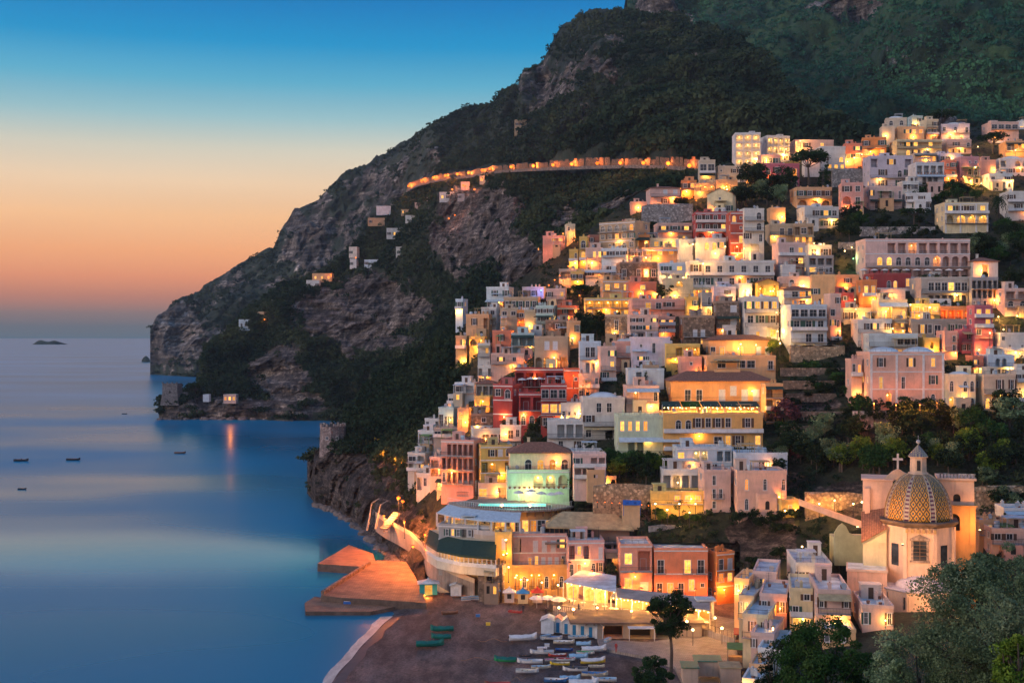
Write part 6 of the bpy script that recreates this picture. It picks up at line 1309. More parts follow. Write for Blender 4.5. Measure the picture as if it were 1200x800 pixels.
# ---- boats
BM={}
for nm,c in dict(white=(.74,.73,.72),cream=(.7,.62,.48),blue=(.04,.18,.45),sky=(.3,.5,.66),navy=(.02,.05,.2),red=(.5,.05,.04),yellow=(.75,.55,.05),green=(.02,.3,.1),teal=(.01,.18,.13),brown=(.25,.12,.07),dark=(.05,.05,.06),pink=(.75,.2,.4)).items(): flat('paint_'+nm,c,.45,.2); 
flat('boat_wood',(.3,.17,.09),.7); 
def boat(L,hull,inner,label,p,rz,kind='open',group=None,cover='white'):
    t=thing('boat',label,'boat',p,rz,group); B=L*.37; H=L*.14; N=11; out=[];inn=[]
    def st(x): # half beam, keel rise, sheer
        f=(x+1)/2; b=B/2*(math.sin(math.pi*min(1,f*.92+.18))**.6 if f<.9 else (math.sin(math.pi*.99)**.6)*0+B*0+ (1-f)/.1*.55+.02); return max(.02,min(B/2,b)),H*.35*max(0,(f-.7)/.3)**2,H*(1+.6*abs(x)**3*(1 if x>0 else .2))
    xs=[-1+2*k/(N-1) for k in range(N)]
    def sect(x,k,shrink=0,fl=0):
        b,kr,sh=st(x); b=max(.015,b-shrink); X=x*L/2*(1-shrink*.3)
        return [(X,-b,sh-fl*.0),(X,-b*.82,kr+(sh-kr)*.4),(X,-b*.3,kr+.02+fl),(X,b*.3,kr+.02+fl),(X,b*.82,kr+(sh-kr)*.4),(X,b,sh)]
    m=MB(); S=[sect(x,0) for x in xs]
    for a,b in zip(S[:-1],S[1:]):
        for q in range(5): m.poly([a[q],b[q],b[q+1],a[q+1]])
    m.poly(S[0][::-1]); I=[sect(x,0,.09,.12) for x in xs]
    for a,b in zip(I[:-1],I[1:]):
        for q in range(5): m.poly([a[q],a[q+1],b[q+1],b[q]],1)
    for (sa,ia,sb,ib) in [(S[k],I[k],S[k+1],I[k+1]) for k in range(N-1)]:
        m.poly([sa[0],ia[0],ib[0],sb[0]],2); m.poly([sa[5],sb[5],ib[5],ia[5]],2)
    m.build('hull',['paint_'+hull,'paint_'+inner,'boat_wood' if hull in('blue','green','yellow','brown') else 'paint_'+hull],t)
    if kind in('open','row'):
        for x in (-.45,.0,.42):
            b,_,sh=st(x); s=MB(); s.box(x*L/2-.12,x*L/2+.12,-b+.07,b-.07,sh*.62,sh*.62+.05); s.build('seat','boat_wood',t)
    if kind=='cover':
        c=MB(); rr=[]
        for x in xs:
            b,_,sh=st(x); w=.14*math.sin(x*9); rr.append([(x*L/2,-b-.03,sh-.08),(x*L/2,-b*.6,sh+.16+w*.3),(x*L/2,0,sh+.34+w*.4),(x*L/2,b*.6,sh+.16-w*.3),(x*L/2,b+.03,sh-.08)])
        for a,b in zip(rr[:-1],rr[1:]):
            for q in range(4): c.poly([a[q],b[q],b[q+1],a[q+1]])
        c.poly(rr[0][::-1]); c.poly(rr[-1]); c.build('cover','tarp_green' if cover=='green' else 'paint_'+cover,t)
    if kind=='cabin':
        c=MB(); c.prism([(-L*.05,-B*.28),(L*.18,-B*.22),(L*.18,B*.22),(-L*.05,B*.28)],H*.8,H*1.75); c.prism([(-L*.22,-B*.36),(L*.2,-B*.3),(L*.2,B*.3),(-L*.22,B*.36)],H*1.95,H*2.05); [c.tube([(x*L,y*B,H*.9),(x*L,y*B,H*1.96)],.03,4) for x in (-.2,.17) for y in (-.3,.28)]; c.build('cabin','paint_white',t); g=MB(); g.box(-L*.03,L*.14,-B*.29,-B*.255,H*1.3,H*1.6); g.build('window','glass_dark',t)
    if kind in('motor','cabin','cover') and hull!='teal':
        e=MB(); e.box(-L/2-.32,-L/2-.02,-.16,.16,H*.75,H*1.3); e.box(-L/2-.22,-L/2-.1,-.06,.06,H*.0,H*.75); e.build('outboard_motor','paint_dark',t)
    if kind=='motor':
        w=MB(); b,_,sh=st(.1); w.poly([(.12*L,-b*.8,sh),(.06*L,-b*.7,sh+.4),(.06*L,b*.7,sh+.4),(.12*L,b*.8,sh)]); w.build('windscreen','glass_dark',t); s=MB(); s.box(-.1*L,.0,-B*.2,B*.2,.15,sh*.9); s.build('seat','paint_cream',t)
    return t
for (u,v,lp,hull,inner,kind,cov,rz,lab) in [(613,750,34,'white','white','cover','white',8,'white speedboat under a pale cover, alone above the other boats'),(592,775,27,'green','brown','cover','green',-6,'green boat with dark hull at the left of the beached boats'),(621,777,31,'white','white','motor','',-4,'white motorboat right of the green boat'),(618,788,28,'white','cream','open','',-3,'white boat nearest the left bottom of the beached boats'),(634,783,24,'cream','sky','open','',4,'pale boat tucked behind the lowest left white boat'),(646,749,27,'white','blue','open','',-10,'white boat with blue inside close to the cabins on the left'),(661,754,26,'cream','white','open','',-4,'cream boat with yellow stem below the cabins'),(678,748,25,'white','sky','open','',3,'white boat right under the cabin row'),(684,756,18,'sky','sky','cover','sky',-5,'small boat under a pale blue cover below the cabins'),
 (635,766,29,'white','white','cabin','',0,'white cabin boat with a flat roof among the beached boats'),(661,763,22,'navy','blue','open','',-6,'navy blue boat in the middle of the beached boats'),(653,769,22,'red','white','open','',8,'red boat beside the white cabin boat'),(678,771,23,'sky','white','cover','sky',-3,'light blue covered boat behind the yellow one'),(696,763,30,'white','white','cover','white',5,'long white covered boat at the right of the pack'),(686,766,22,'white','green','open','',-6,'white boat with green inside near the long covered one'),(663,774,23,'white','red','motor','',-4,'white motorboat with red inside in the pack'),(646,774,17,'white','pink','open','',10,'short white boat with pink inside'),(695,777,30,'yellow','white','cover','white',6,'bright yellow boat under a white cover'),(656,779,24,'yellow','cream','row','',-2,'small yellow rowing boat'),(674,786,30,'white','dark','motor','',-2,'white motorboat with dark seats below the yellow boat'),(699,782,20,'cream','cream','row','',0,'cream rowing boat right of the white motorboat'),(697,792,32,'cream','blue','open','',-3,'cream boat with blue rim low on the right'),(708,798,30,'white','sky','open','',-4,'white boat with pale blue inside in the lowest right place'),(652,799,30,'blue','white','open','',-5,'bright blue boat at the bottom edge'),(668,797,25,'sky','white','cover','sky',0,'pale blue boat behind the bright blue one'),(684,803,36,'white','white','cover','white',-3,'big white covered boat cut by the bottom edge'),(708,805,24,'sky','white','open','',0,'sky blue boat at the bottom right edge'),(583,804,32,'brown','red','row','',0,'reddish brown boat cut by the bottom edge on the left'),(616,769,16,'dark','dark','row','',0,'small dark grey boat behind the green one'),
 (518,739,28,'teal','dark','cover','green',4,'uppermost of three boats under dark green covers'),(517,748,24,'teal','dark','cover','green',0,'middle boat of three under dark green covers'),(504,757,34,'teal','dark','cover','green',6,'lowest and longest boat under a dark green cover'),(527,719,20,'brown','brown','row','',0,'brown rowing boat at the top of the beach by the quay'),(604,718,18,'red','red','row','',-24,'slim red canoe lying on the beach below the kiosks')]:
    z=1.62 if u>560 else 1.35; p=Pz(u,v,z); 
    if v<735 and u<560: p=Pz(u,v,1.2)
    D=p.y; boat(max(2.2,lp*D/F*.97),hull,inner,lab,p,R(rz+180*(rnd.random()<.4)),kind,'boats drawn up on the beach',cov or 'white')
for (u,v,lp,hull,kind,rz,lab) in [(25,540,17,'dark','row',0,'dark rowing boat with a lone rower on the sea at the left edge'),(86,539,16,'dark','open',3,'dark empty boat on the sea right of the rower'),(26,573,10,'dark','open',0,'small dark boat lowest on the sea at the left'),(211,531,13,'brown','open',4,'small brown boat on the pale reflection below the headland'),(146,485,6,'dark','open',0,'tiny dark boat far out on the sea')]:
    p=Pz(u,v,0); L=lp*p.y/F; boat(L,hull,'brown',lab,(p.x,p.y,-.12*L*.17),R(rz),kind,'boats out on the sea')
# ---- a few people
def person(p,label,pose=0,h=1.7,cl=('cloth_dark','cloth_dark'),sit=False,rz=0):
    J=dict(pel=(0,0,.95),chest=(0,0,1.35),neck=(0,0,1.5),head=(0,-.01,1.62),top=(0,-.01,1.73),shl=(-.19,0,1.42),shr=(.19,0,1.42),ell=(-.25,-.02,1.14),elr=(.25,-.02,1.14),hal=(-.24,-.12,.88),har=(.24,-.12,.88),hil=(-.1,0,.9),hir=(.1,0,.9),knl=(-.11,-.06+pose*.1,.5),knr=(.11,-.02-pose*.12,.5),anl=(-.11,.03+pose*.22,.08),anr=(.11,.0-pose*.2,.08),tol=(-.12,-.12+pose*.22,.03),tor=(.12,-.14-pose*.2,.03))
    if sit: 
        for k in ('knl','knr'): J[k]=(J[k][0],-.42,.92)
        for k in ('anl','anr'): J[k]=(J[k][0],-.5,.55)
        for k in ('tol','tor'): J[k]=(J[k][0],-.65,.52)
        for k in ('hal','har'): J[k]=(J[k][0],-.5,1.15)
    Rr=dict(pel=.15,chest=.16,neck=.055,head=.1,top=.07,shl=.07,shr=.07,ell=.05,elr=.05,hal=.035,har=.035,hil=.09,hir=.09,knl=.065,knr=.065,anl=.045,anr=.045,tol=.035,tor=.035)
    E=[('pel','chest'),('chest','neck'),('neck','head'),('head','top'),('chest','shl'),('chest','shr'),('shl','ell'),('shr','elr'),('ell','hal'),('elr','har'),('pel','hil'),('pel','hir'),('hil','knl'),('hir','knr'),('knl','anl'),('knr','anr'),('anl','tol'),('anr','tor')]
    ks=list(J); me=bpy.data.meshes.new('person'); me.from_pydata([J[k] for k in ks],[(ks.index(a),ks.index(b)) for a,b in E],[]); o=link('person',me,loc=p,rz=rz); o.scale=(h/1.75,)*3
    md=o.modifiers.new('skin','SKIN'); 
    if not me.skin_vertices: me.attributes  # layer is made by the modifier
    import bmesh
    bm=bmesh.new(); bm.from_mesh(me); ly=bm.verts.layers.skin.verify(); bm.verts.ensure_lookup_table()
    for i,k in enumerate(ks): bm.verts[i][ly].radius=(Rr[k],Rr[k]*.85); bm.verts[i][ly].use_root=(k=='pel')
    bm.to_mesh(me); bm.free(); s=o.modifiers.new('sub','SUBSURF'); s.levels=1; s.render_levels=1; me.materials.append(MATS[cl[0]]); tag(o,label,'person')
    hd=MB(); hd.lathe([(.02,-.11),(.075,-.06),(.09,.02),(.07,.09),(.02,.115)],8,(0,-.012,1.64)); hd.build('face','skin',o); return o
person(Pz(613,718,1.75),'person in dark clothes walking on the beach below the kiosks',1)
person(Pz(678,716,3.0),'person in dark clothes on the promenade before the glowing arches',.6,rz=1.2)
person(Pz(748,722,3.0),'person in a red top strolling under the salmon hotel',.8,cl=('cloth_red',)*2,rz=-1.3)
pr_=Pz(25,540,0); person((pr_.x,pr_.y,-.35),'lone rower in dark clothes sitting in the rowing boat',0,sit=True)

def terrace_restaurant():
    D=271; s=D/F; t=thing('restaurant','open air restaurant terrace with dark awnings under the long orange building','restaurant',P(776,488,D),R(1)); W=115*s; d=13; h=14*s
    m=MB(); m.box(0,W,-.6,d,-.25,0.02); m.build('terrace','paving',t); m=MB(); n=14
    for k in range(n+1): x=k*(W-.2)/n; m.box(x,x+.12,.3,.42,.02,h); m.box(x-.12,x+.24,-.5,-.2,.02,1.0)
    m.box(0,W,-.45,-.35,.8,.88); m.build('column_row','trim',t)
    for k in range(5):
        a=k*W/5+.1; b=(k+1)*W/5-.15; m=MB(); m.prism([(a,-.9),(b,-.9),(b,d*.22),(a,d*.22)],[h-.5,h-.5,h+.5,h+.5],[h-.42,h-.42,h+.58,h+.58]); m.build('awning','awning_dark' if k!=1 else 'leaf_green',t)
    g=MB()
    for k in range(22): g.lathe([(.02,-.1),(.1,-.04),(.1,.04),(.02,.1)],5,((k+.5)*W/22,.1+.5*(k%2),h-.75-.15*math.sin(k*1.7)))
    g.build('lamp_string','bulb_yellow',t)
    for k in range(9): light(((k+.5)*W/9,2.4,h-1.0),900,YEL,t,.15)
    for k in range(12):
        tb=thing('dining_table','white clothed table on the restaurant terrace under dark awnings','table',t.matrix_basis@Vector(((k+.5)*W/12,1.5,.024)),rnd.uniform(0,1),'tables of the terrace restaurant'); m=MB(); m.box(-.5,.5,-.5,.5,.72,.76); m.build('table_top','trim',tb); m=MB(); m.tube([(0,0,0),(0,0,.72)],.05,5); m.build('leg','iron',tb)
terrace_restaurant()

for (u,v,D) in [(732,692,237.5),(752,690,237.5),(773,690,236.5),(793,690,236.5),(815,691,236.5),(838,694,236),(850,690,238),(640,690,236),(668,660,240.5),(694,668,240.5),(715,686,243)]:  # extra lamps added to light the hotel fronts amber from below
    street_lamp(u,v,'amber lamp added along the foot of the salmon hotel to warm the front','added lamps along the foot of the salmon hotel',520,'orange',D,1.6,.12)
def ramp():
    m=MB(); a=P(936,590,242); b=P(1014,618,222); h=Vector((0,0,.8)); n=Vector((.4,1.6,0)); dn=Vector((0,0,.3))
    m.poly([a-dn,b-dn,b+h,a+h]); m.poly([a+h,b+h,b+h+n*.2,a+h+n*.2]); m.poly([a,b,b+n,a+n]); m.poly([a+n+h,b+n+h,b+n-dn,a+n-dn])
    tag(m.build('ramp_wall','plaster',None,col=(.7,.48,.34)),'pale sloping ramp wall running down to the church from the arched pink house','wall')
    for t_ in (.15,.5,.85): q=a.lerp(b,t_)+n*.5+Vector((0,-2.2,2.4)); light(q,500,ORA,None,.2)
ramp()

street_lamp(497,697,'orange lamp post added between the quay and the turquoise hut to light the surf',None,1500,'orange',Pz(497,697,1.6).y,5,.16)  # added lamp that gives the foam edge its orange glow
person(Pz(640,722,1.75),'person in dark clothes beside the left white parasol',.3,rz=.6)
person(Pz(700,718,3.0),'person in a red top before the third glowing archway',.2,cl=('cloth_red',)*2,rz=.3)
person(Pz(772,728,3.0),'person in dark clothes near the tall pine on the promenade',.9,rz=-.8)
person(Pz(722,764,1.9),'person in a red top on the footpath by the beach bar',.5,cl=('cloth_red',)*2,rz=2.6)
for i,(u,v,lab) in enumerate([(556,702,'stack of sunbeds left of the beach kiosks'),(546,703,'second stack of sunbeds near the small white shed'),(640,748,'stack of sunbeds before the larger grey shed'),(712,752,'stack of sunbeds at the corner of the beach bar')]):
    t=thing('sunbed_stack',lab,'sunbeds',Pz(u,v,1.66),R(20*i),'stacked sunbeds on the beach')
    for k in range(4):
        m=MB(); m.box(-.95,.95,-.3,.3,k*.22,k*.22+.08); [m.box(x,x+.06,y,y+.06,k*.22-.1 if k else 0,k*.22) for x in (-.9,.84) for y in (-.28,.22)]; m.build('sunbed',['paint_white','paint_sky'][k%2],t)
for i,(u,v,lab) in enumerate([(560,722,'plastic crate on the sand below the stacked sunbeds'),(572,732,'crate alone on the sand above the white speedboat'),(641,757,'crate by the bow of the white boat under the cabins')]):
    m=MB(); m.box(-.4,.4,-.3,.3,0,.4); m.box(-.44,.44,-.34,.34,.401,.46); tag(m.build('crate',['paint_blue','paint_yellow','paint_white'][i],None,loc=Pz(u,v,1.66)),lab,'crate')
def ropes():
    for i,(u,v,du,lab) in enumerate([(560,750,34,'mooring rope lying on the sand left of the white speedboat'),(540,772,44,'long mooring rope on the open sand below the green covered boats'),(600,795,16,'short rope from the lowest left white boat')]):
        pts=[Pz(u+du*k/8,v+2*math.sin(k*1.1+i),1.66)+Vector((0,0,.06)) for k in range(9)]; m=MB(); m.tube(pts,.05,5); tag(m.build('rope','boat_wood'),lab,'rope')
ropes()
# ================================================================ church
def dome_mat():
    t=NT('majolica_tiles'); co=t.coord(); s=t.n('SeparateXYZ'); t.l(co,s.inputs[0]); a=t.math('ARCTAN2',s.outputs[1],s.outputs[0]); z=s.outputs[2]
    k=8/(2*math.pi); fr=t.math('FRACT',t.math('ADD',t.math('MULTIPLY',a,k),.5+8)) ; d=t.math('ABSOLUTE',t.math('SUBTRACT',fr,.5)) # 0 in the middle of a panel, .5 on a rib
    rib=t.math('GREATER_THAN',d,.40); edge=t.math('GREATER_THAN',t.math('ABSOLUTE',t.math('SUBTRACT',d,.40)),.022)
    U=t.math('MULTIPLY',d,4.0); V=t.math('MULTIPLY',z,.66); p=t.math('ADD',U,V); q=t.math('SUBTRACT',V,U)
    f1=t.math('ABSOLUTE',t.math('SUBTRACT',t.math('FRACT',p),.5)); f2=t.math('ABSOLUTE',t.math('SUBTRACT',t.math('FRACT',t.math('ADD',q,20)),.5)); mn=t.math('MINIMUM',f1,f2); ins=t.math('MULTIPLY',f1,f2)
    line=t.math('LESS_THAN',mn,.13); core=t.math('GREATER_THAN',ins,.13)
    c=t.mix(line,(.72,.34,.03),(.1,.06,.03)); c=t.mix(core,c,(.03,.07,.1)); 
    hi=t.ramp(t.math('DIVIDE',z,8),[(.5,0),(1.0,.4)]); c=t.mix(hi,c,(.16,.2,.2))
    zc=t.math('FRACT',t.math('MULTIPLY',z,1.5)); rc=t.mix(t.math('LESS_THAN',t.math('ABSOLUTE',t.math('SUBTRACT',zc,.5)),.25),(.5,.42,.32),(.13,.035,.08)); c=t.mix(rib,c,rc); c=t.mix(edge,(.5,.42,.3),c)
    n=t.noise(2,5,.7,co); c=t.mix(1.0,c,t.ramp(n,[(.3,.65),(.7,1.15)]),'MULTIPLY'); t.pr(c,.6)
dome_mat()
def church():
    D=205; s=D/F; base=P(1076,712,D); t=thing('church','church with a yellow and green majolica tiled dome and lantern','church',base,R(-16)); PK=(.74,.5,.36)
    z=lambda v:(712-v)*s; X=lambda u:(u-1076)*s
    # drum: octagon with a flat face to the viewer, pilasters at its corners
    n=8; r=5.95; o8=lambda r,zz:[(r*math.cos(math.pi/8+k*math.pi/4),r*math.sin(math.pi/8+k*math.pi/4),zz) for k in range(n)]
    m=MB(); m.rings([o8(r,-3),o8(r,z(611))]); 
    for k in range(n): a=math.pi/8+k*math.pi/4; x,y=r*math.cos(a),r*math.sin(a); m.prism([(x+.45*math.cos(a+q),y+.45*math.sin(a+q)) for q in (.78,2.36,3.93,5.5)],0,z(613))
    m.build('drum','plaster',t,col=PK)
    m=MB(); m.rings([o8(6.0,z(613)),o8(6.3,z(611)),o8(6.75,z(609)),o8(6.85,z(607.6)),o8(6.85,z(606.6)),o8(5.9,z(606.2))]); m.build('cornice','brown_roof',t)
    m=MB()
    for k in (5,6,7,4): 
        a0=k*math.pi/4+math.pi/8-math.pi/4+math.pi/4
    for x in (-2.3,-1.4,-.5,.4,1.3,2.2): m.box(x,x+.4,-6.15,-5.45,z(618),z(613.5))
    m.build('corbel_row','plaster',t,col=(.5,.3,.12))
    ap=r*math.cos(math.pi/8)
    m=MB(); m.box(-1.4,-1.05,-ap-.16,-ap+.1,z(650),z(627)); m.box(1.05,1.4,-ap-.16,-ap+.1,z(650),z(627)); m.box(-1.6,1.6,-ap-.25,-ap+.1,z(652),z(650)); m.box(-1.6,1.6,-ap-.25,-ap+.1,z(627),z(625.5)); m.prism([(-1.5,-ap-.2),(1.5,-ap-.2),(1.5,-ap),(-1.5,-ap)],z(625.5),z(625)); m.poly([(-1.6,-ap-.2,z(625)),(1.6,-ap-.2,z(625)),(0,-ap-.2,z(620))]); m.poly([(-1.6,-ap-.2,z(625)),(0,-ap-.2,z(620)),(0,-ap,z(620)),(-1.6,-ap,z(625))]); m.poly([(0,-ap-.2,z(620)),(1.6,-ap-.2,z(625)),(1.6,-ap,z(625)),(0,-ap,z(620))]); m.build('window_surround','stone_wall',t,col=(.5,.36,.28))
    w=MB(); w.box(-1.05,1.05,-ap-.05,-ap+.05,z(650),z(627)); wi=w.build('window','glass_dark',t); b=MB(); [b.box(-1.05,1.05,-ap-.09,-ap-.05,zz,zz+.06) for zz in np.linspace(z(649),z(628),6)]; b.box(-.04,.04,-ap-.1,-ap-.06,z(650),z(627)); b.build('sash','wood',wi)
    for sg in (-1,1):
        a=-math.pi/2+sg*math.pi/4; c=Vector((math.cos(a),math.sin(a),0)); tt=Vector((-c.y,c.x,0)); q=c*(ap+.03); w=MB()
        f=[q+tt*-.8,q+tt*.8]; w.poly([(f[0].x,f[0].y,z(658)),(f[1].x,f[1].y,z(658)),(f[1].x,f[1].y,z(633)),(f[0].x,f[0].y,z(633))] if sg>0 else [(f[0].x,f[0].y,z(658)),(f[1].x,f[1].y,z(658)),(f[1].x,f[1].y,z(633)),(f[0].x,f[0].y,z(633))]); w.build('window','glass_dark',t)
    # dome, lantern, ball
    d=MB(); H=z(553)-z(607); pr=[(5.62*math.cos(q)**.86,H*math.sin(q)) for q in np.linspace(0,math.pi/2-.22,16)]; d.lathe(pr,48); o=d.build('dome','majolica_tiles',t,smooth=True,loc=(0,0,z(607)))
    rb=MB()
    for k in range(8):
        a=k*math.pi/4+math.pi/8
        for da in (-.085,.085): rb.tube([(rr*1.01*math.cos(a+da*(.5+.5*rr/5.6)),rr*1.01*math.sin(a+da*(.5+.5*rr/5.6)),zz) for rr,zz in pr],.07,4)
    rb.build('rib_set','plaster',o,col=(.5,.38,.26))
    l=MB(); zl=z(555)-.1; l.lathe([(1.75,0),(1.75,.35),(1.45,.4),(1.4,2.9),(1.7,3.0),(1.7,3.15)],8,(0,0,zl),a0=math.pi/8); lo=l.build('lantern','plaster',t,col=(.76,.52,.36)); c=MB(); c.lathe([(1.75,3.16),(.9,4.2),(.15,5.0),(.05,5.3)],8,(0,0,zl),a0=math.pi/8); c.build('lantern_roof','majolica_small',lo); w=MB(); w.box(-.28,.28,-1.42,-1.25,zl+.8,zl+2.5); w.build('window','dark_in',lo)
    b=MB(); b.lathe([(.02,-.38),(.27,-.27),(.38,0),(.27,.27),(.02,.38)],12,(0,0,zl+5.6)); b.lathe([(.04,.3),(.04,1.1)],5,(0,0,zl+5.6)); b.build('ball_finial','metal',lo,smooth=True)
    # left transept, gable with cross, right tower
    m=MB(); m.box(X(1014),X(1048),2.2,9,-4,z(566)); m.box(X(1012),X(1049),2.0,9.2,z(566),z(564)); m.box(X(1016),X(1022),1.7,2.2,z(612),z(575)); m.build('transept','plaster',t,col=(.74,.48,.36))
    g=MB(); g.prism([(X(1038),3),(X(1080),3),(X(1080),4),(X(1038),4)],z(566),z(563)); pts=[(X(1040),z(563)),(X(1047),z(556)),(X(1054),z(552)),(X(1061),z(556)),(X(1076),z(563))]
    g.poly([(x,3,zz) for x,zz in pts]); g.poly([(x,4,zz) for x,zz in pts][::-1]); [g.poly([(pts[i][0],3,pts[i][1]),(pts[i+1][0],3,pts[i+1][1]),(pts[i+1][0],4,pts[i+1][1]),(pts[i][0],4,pts[i][1])]) for i in range(4)]; ga=g.build('gable','plaster',t,col=(.74,.46,.3))
    c=MB(); cx=X(1054); c.box(cx-.17,cx+.17,3.3,3.6,z(552),z(534)); c.box(cx-.85,cx-.17,3.32,3.58,z(542),z(539.5)); c.box(cx+.17,cx+.85,3.32,3.58,z(542),z(539.5)); c.build('cross','plaster',ga,col=(.7,.58,.5))
    m=MB(); x0,x1=X(1100),X(1139); y0=2.5; facade(m,(x0,y0),(1,0),(0,-1),x1-x0,z(592),z(563),[(2.3,3.5,z(588),z(579),True,.3,2)]); m.box(x0,x1,y0+.35,9,z(592),z(563)-.01); m.box(x0-.3,x1+.35,y0-.35,9.2,z(563),z(560.5)); m.build('tower','plaster',t,col=(.75,.5,.36)) if False else m.build('tower',['plaster','trim','dark_in'],t,col=(.75,.5,.36))
    m=MB(); facade(m,(x0,y0-.35),(1,0),(0,-1),x1-x0+.2,-4,z(593),[(1.4,3.4,z(622),z(602),True,.5,2)]); m.poly([(x1+.2,y0-.35,-4),(x1+.2,9,-4),(x1+.2,9,z(593)),(x1+.2,y0-.35,z(593))]); m.box(x0-.2,x1+.5,y0-.6,9.1,z(593),z(592)); m.box(x0+.1,x0+.9,y0-.5,y0-.36,z(640),z(593.2)); m.box(x1-.8,x1,y0-.5,y0-.36,z(640),z(593.2)); m.build('portal_block',['plaster','trim','dark_in'],t,col=(.74,.38,.13))
    m=MB(); [m.box(x,x+.22,y0-.2,y0,z(560.5),z(556)) for x in np.arange(x0+.1,x1,.55)]; m.box(x0,x1+.2,y0-.25,y0+.05,z(556),z(555)); m.build('balustrade','stone_wall',t,col=(.4,.38,.36))
    # nave aisle with tiled lean-to roof
    m=MB(); m.box(X(1014),X(1040),-3.2,2.0,-3,z(634)); [m.box(X(1014)-.05,X(1014)+.1,y,y+.4,z(650),z(637)) for y in (-2.6,-1.2,.2)]; m.build('aisle','plaster',t,col=(.66,.58,.36)); r=MB(); a=[(X(1012),-3.6,z(633)),(X(1040),-3.6,z(616)),(X(1040),2.2,z(598)),(X(1012),2.2,z(604))]; r.poly(a); r.poly([(x,y,zz-.25) for x,y,zz in a][::-1]); [r.poly([(a[k][0],a[k][1],a[k][2]-.25),(a[(k+1)%4][0],a[(k+1)%4][1],a[(k+1)%4][2]-.25),a[(k+1)%4],a[k]]) for k in range(4)]; r.build('aisle_roof','roof_tile',t); m=MB(); m.poly([(X(1014),-3.2,z(634)),(X(1040),-3.2,z(634)),(X(1040),-3.2,z(617))]); m.build('aisle_gable','plaster',t,col=(.66,.58,.36))
    # apse with low whitewashed dome
    o=lambda r,zz:[(r*math.cos(math.pi*k/8*2+math.pi/8),-5.0+r*.85*math.sin(math.pi*k/8*2+math.pi/8),zz) for k in range(8)]
    m=MB(); m.rings([o(5.9,-4),o(5.9,z(682))]); m.build('apse','plaster',t,col=(.74,.52,.38)); m=MB(); m.rings([o(6.1,z(682)),o(6.25,z(681)),o(6.2,z(680)),o(5.2,z(679))]); m.lathe([(4.2,0),(3.6,.7),(2.6,1.3),(1.3,1.7),(.05,1.85)],20,(0,-5,z(679.5)),sy=.85); m.build('apse_roof','apse_wash',t,smooth=False)
    for (a,zz) in ((-2.0,z(702)),(-1.15,z(704)),(-2.75,z(700))):
        c=Vector((math.cos(a),math.sin(a)*.85,0)); q=Vector((0,-5,0))+c*5.62; w=MB(); w.box(-.5,.5,-.12,.3,0,2.3); w.box(-.36,.36,-.16,-.12,.15,2.15,1); o_=w.build('window',['stone_wall','glass_dark'],t,loc=(q.x,q.y,zz),col=(.5,.34,.25)); o_.rotation_euler=(0,0,a+math.pi/2)
    m=MB(); m.box(X(996),X(1040),-7,-1,-4,z(664)); m.build('sacristy','plaster',t,col=(.74,.44,.33)); m=MB(); m.box(X(995),X(1041),-7.2,-.8,z(664),z(661.5)); m.box(X(997),X(1039),-6.8,-1.2,z(661.5),z(661),1); m.build('sacristy_roof',['plaster','roof_wash'],t,col=(.7,.5,.4))
    m=MB(); m.box(X(1012),X(1052),-11.5,-7.1,-6,z(712)); m.build('porch','plaster',t,col=(.74,.46,.28)); m=MB(); m.box(X(1011),X(1053),-11.7,-7.0,z(712),z(710)); m.build('porch_roof','roof_wash',t)
    for (x,y,zz,p,c) in [(-13,-11,5,5200,(1,.42,.14)),(9.8,-1.0,14,1500,(1,.4,.1)),(3,-15,5,4200,(1,.46,.16)),(-10,-6.5,14.5,2400,(1,.4,.1)),(-3,-13,13,2600,(1,.5,.2))]:
        fl=thing('floodlight','small warm floodlight shining up at the church walls','floodlight',t.matrix_basis@Vector((x,y,zz-.3)),0,'floodlights around the church'); b=MB(); b.box(-.2,.2,-.12,.12,0,.25); b.build('housing','iron',fl); b=MB(); b.box(-.16,.16,-.1,.1,.26,.3); b.build('lamp','bulb_yellow',fl); light((0,0,.5),p,c,fl,.3)
    g=thing('facade_wall','pale green curved baroque gable wall left of the church','wall',P(978,662,216),R(-6)); s=216/F; m=MB(); prof=[(0,0),(39*s,0),(39*s,33*s),(34*s,33*s),(31*s,36*s),(24*s,35*s),(17*s,38*s),(13*s,46*s),(9*s,49*s),(5*s,46*s),(0,38*s)]
    m.poly([(x,0,zz) for x,zz in prof]); m.poly([(x,.6,zz) for x,zz in prof][::-1]); [m.poly([(prof[k][0],0,prof[k][1]),(prof[(k+1)%11][0],0,prof[(k+1)%11][1]),(prof[(k+1)%11][0],.6,prof[(k+1)%11][1]),(prof[k][0],.6,prof[k][1])][::-1]) for k in range(11)]; m.box(.2,39*s,.7,7,0,30*s); m.build('wall','plaster',g,col=(.48,.5,.28))
flat('apse_wash',(.6,.54,.58),.8,.35,.8); t_=NT('majolica_small'); co=t_.coord(); vo=t_.n('TexChecker'); t_.setin(vo,Scale=3.5,Color1=(.4,.33,.2),Color2=(.12,.1,.14)); t_.l(co,vo.inputs[0]); t_.pr(vo.outputs[0],.45)
church()
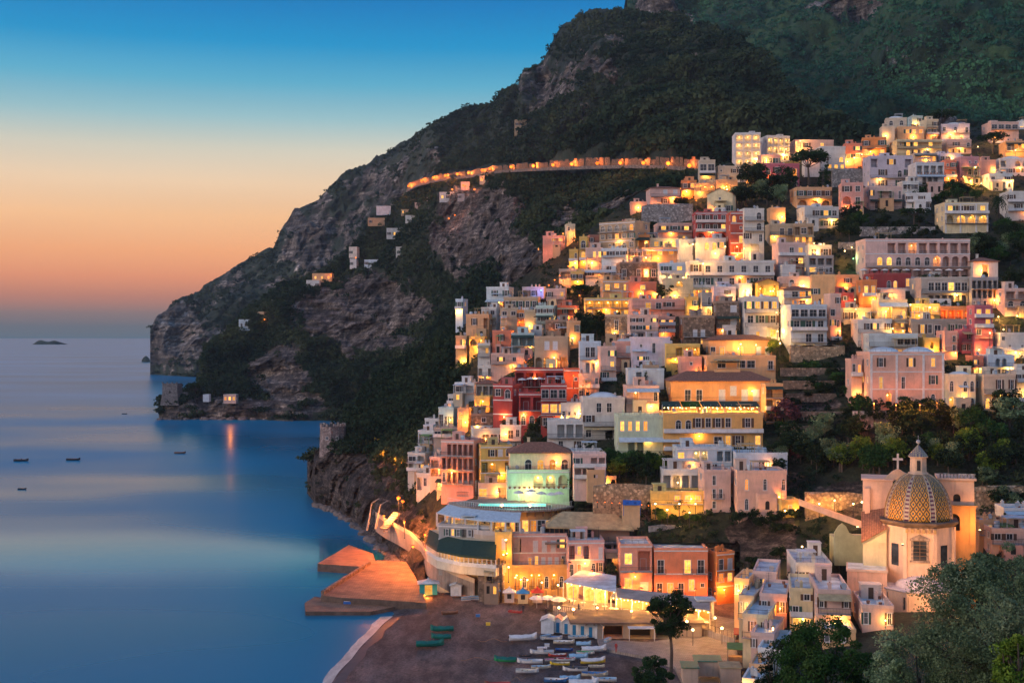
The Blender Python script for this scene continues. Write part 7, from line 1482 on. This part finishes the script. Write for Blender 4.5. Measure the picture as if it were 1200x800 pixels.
# market stalls and street furniture by the church lane
for (u,v,m_,lab) in [(862,742,'paint_pink','pink awning market stall by the lane'),(860,758,'paint_red','red lit market stall below the pink one'),(852,776,'awning_green','green roofed stall at the lane corner')]:
    t=thing('market_stall',lab,'market stall',Pz(u,v,3.0),R(-10),'market stalls by the church lane'); m=MB(); m.prism([(0,0),(2.6,0),(2.6,2),(0,2)],2.1,[2.25,2.25,2.8,2.8]); m.build('awning',m_,t); m=MB(); [m.tube([(x,y,0),(x,y,2.15)],.04,5) for x in (.1,2.5) for y in (.1,1.9)]; m.build('frame','iron',t); m=MB(); m.box(.2,2.4,.3,1.5,0,.9); m.build('counter','boat_wood',t); light((1.3,.2,1.9),160,YEL,t,.15)
for (u0,u1,v,m_,lab) in [(815,845,792,'paint_teal','flat dark green roofed stall at the bottom edge'),(845,868,800,'awning_tan','tan roofed stall at the bottom edge'),(800,818,800,'paint_teal','small dark green roofed stall left of the tan one')]:
    p=Pz(u0,v,2.6); t=thing('market_stall',lab,'market stall',p,R(-4),'flat roofed stalls at the bottom edge'); w=(u1-u0)*p.y/F; m=MB(); m.box(0,w,0,3.4,0,2.3); m.build('wall','plaster',t,col=(.55,.4,.3)); m=MB(); m.box(-.2,w+.2,-.2,3.6,2.3,2.42); m.build('roof',m_,t)
# parasols on the terraces
def parasols(pts,label,D=None):
    me1=me2=None
    for (u,v) in pts:
        d=(D or covered(u,v) or Df(u,v))-.9; t=thing('parasol',label,'parasol',P(u,v,d)-Vector((0,0,2.1)),0,'parasols: '+label)
        if me1 is None: m=MB(); m.tube([(0,0,0),(0,0,2.3)],.04,5); me1=m.mesh('pole','trim'); m=MB(); m.lathe([(1.3,1.85),(.8,2.15),(.05,2.4)],8); me2=m.mesh('canopy','roof_white')
        link('pole',me1,t); link('canopy',me2,t)
parasols([(1012+i*12.5,316) for i in range(10)],'closed row parasol on the lowest terrace of the very long hotel')
parasols([(608,576),(622,574),(634,577),(646,578),(655,577)],'white parasol beside the turquoise pool',262)
parasols([(612,444),(622,443),(632,443),(642,443),(651,443)],'pale parasol on the upper terrace of the red hotel')
# island on the horizon, haze
def island():
    m=MB(); n=26; D=9000; X0=(36-600)/F*D; X1=(67-600)/F*D; r=[]
    for k in range(n+1):
        f=k/n; r.append((X0+(X1-X0)*f, max(2,38*math.sin(math.pi*f)**.5*(.8+.25*math.sin(f*9)))))
    for a,b in zip(r[:-1],r[1:]): m.poly([(a[0],D,-5),(b[0],D,-5),(b[0],D+60,b[1]),(a[0],D+60,a[1])]); m.poly([(a[0],D+60,a[1]),(b[0],D+60,b[1]),(b[0],D+300,-5),(a[0],D+300,-5)])
    o=m.build('island','hill_far'); o['kind']='structure'
    m=MB(); p=Pz(171,424,0); m.lathe([(9,-3),(8,5),(5,10),(1.5,13)],9,(0,0,0),sx=1.1); o=m.build('sea_rock','hill_far',None,loc=p); o['kind']='structure'
island()
def haze():
    t=NT('haze_air'); pv=t.n('VolumePrincipled'); pv.inputs['Color'].default_value=(.62,.78,.95,1); pv.inputs['Density'].default_value=HAZE; pv.inputs['Anisotropy'].default_value=.2; t.l(pv.outputs[0],t.out.inputs['Volume'])
    m=MB(); m.box(-1500,1900,-200,2600,-14,900); o=m.build('haze','haze_air'); o['kind']='stuff'; o['label']='thin blue evening haze over the bay'; o['category']='haze'
HAZE=.00006
if HAZE_ON: haze()
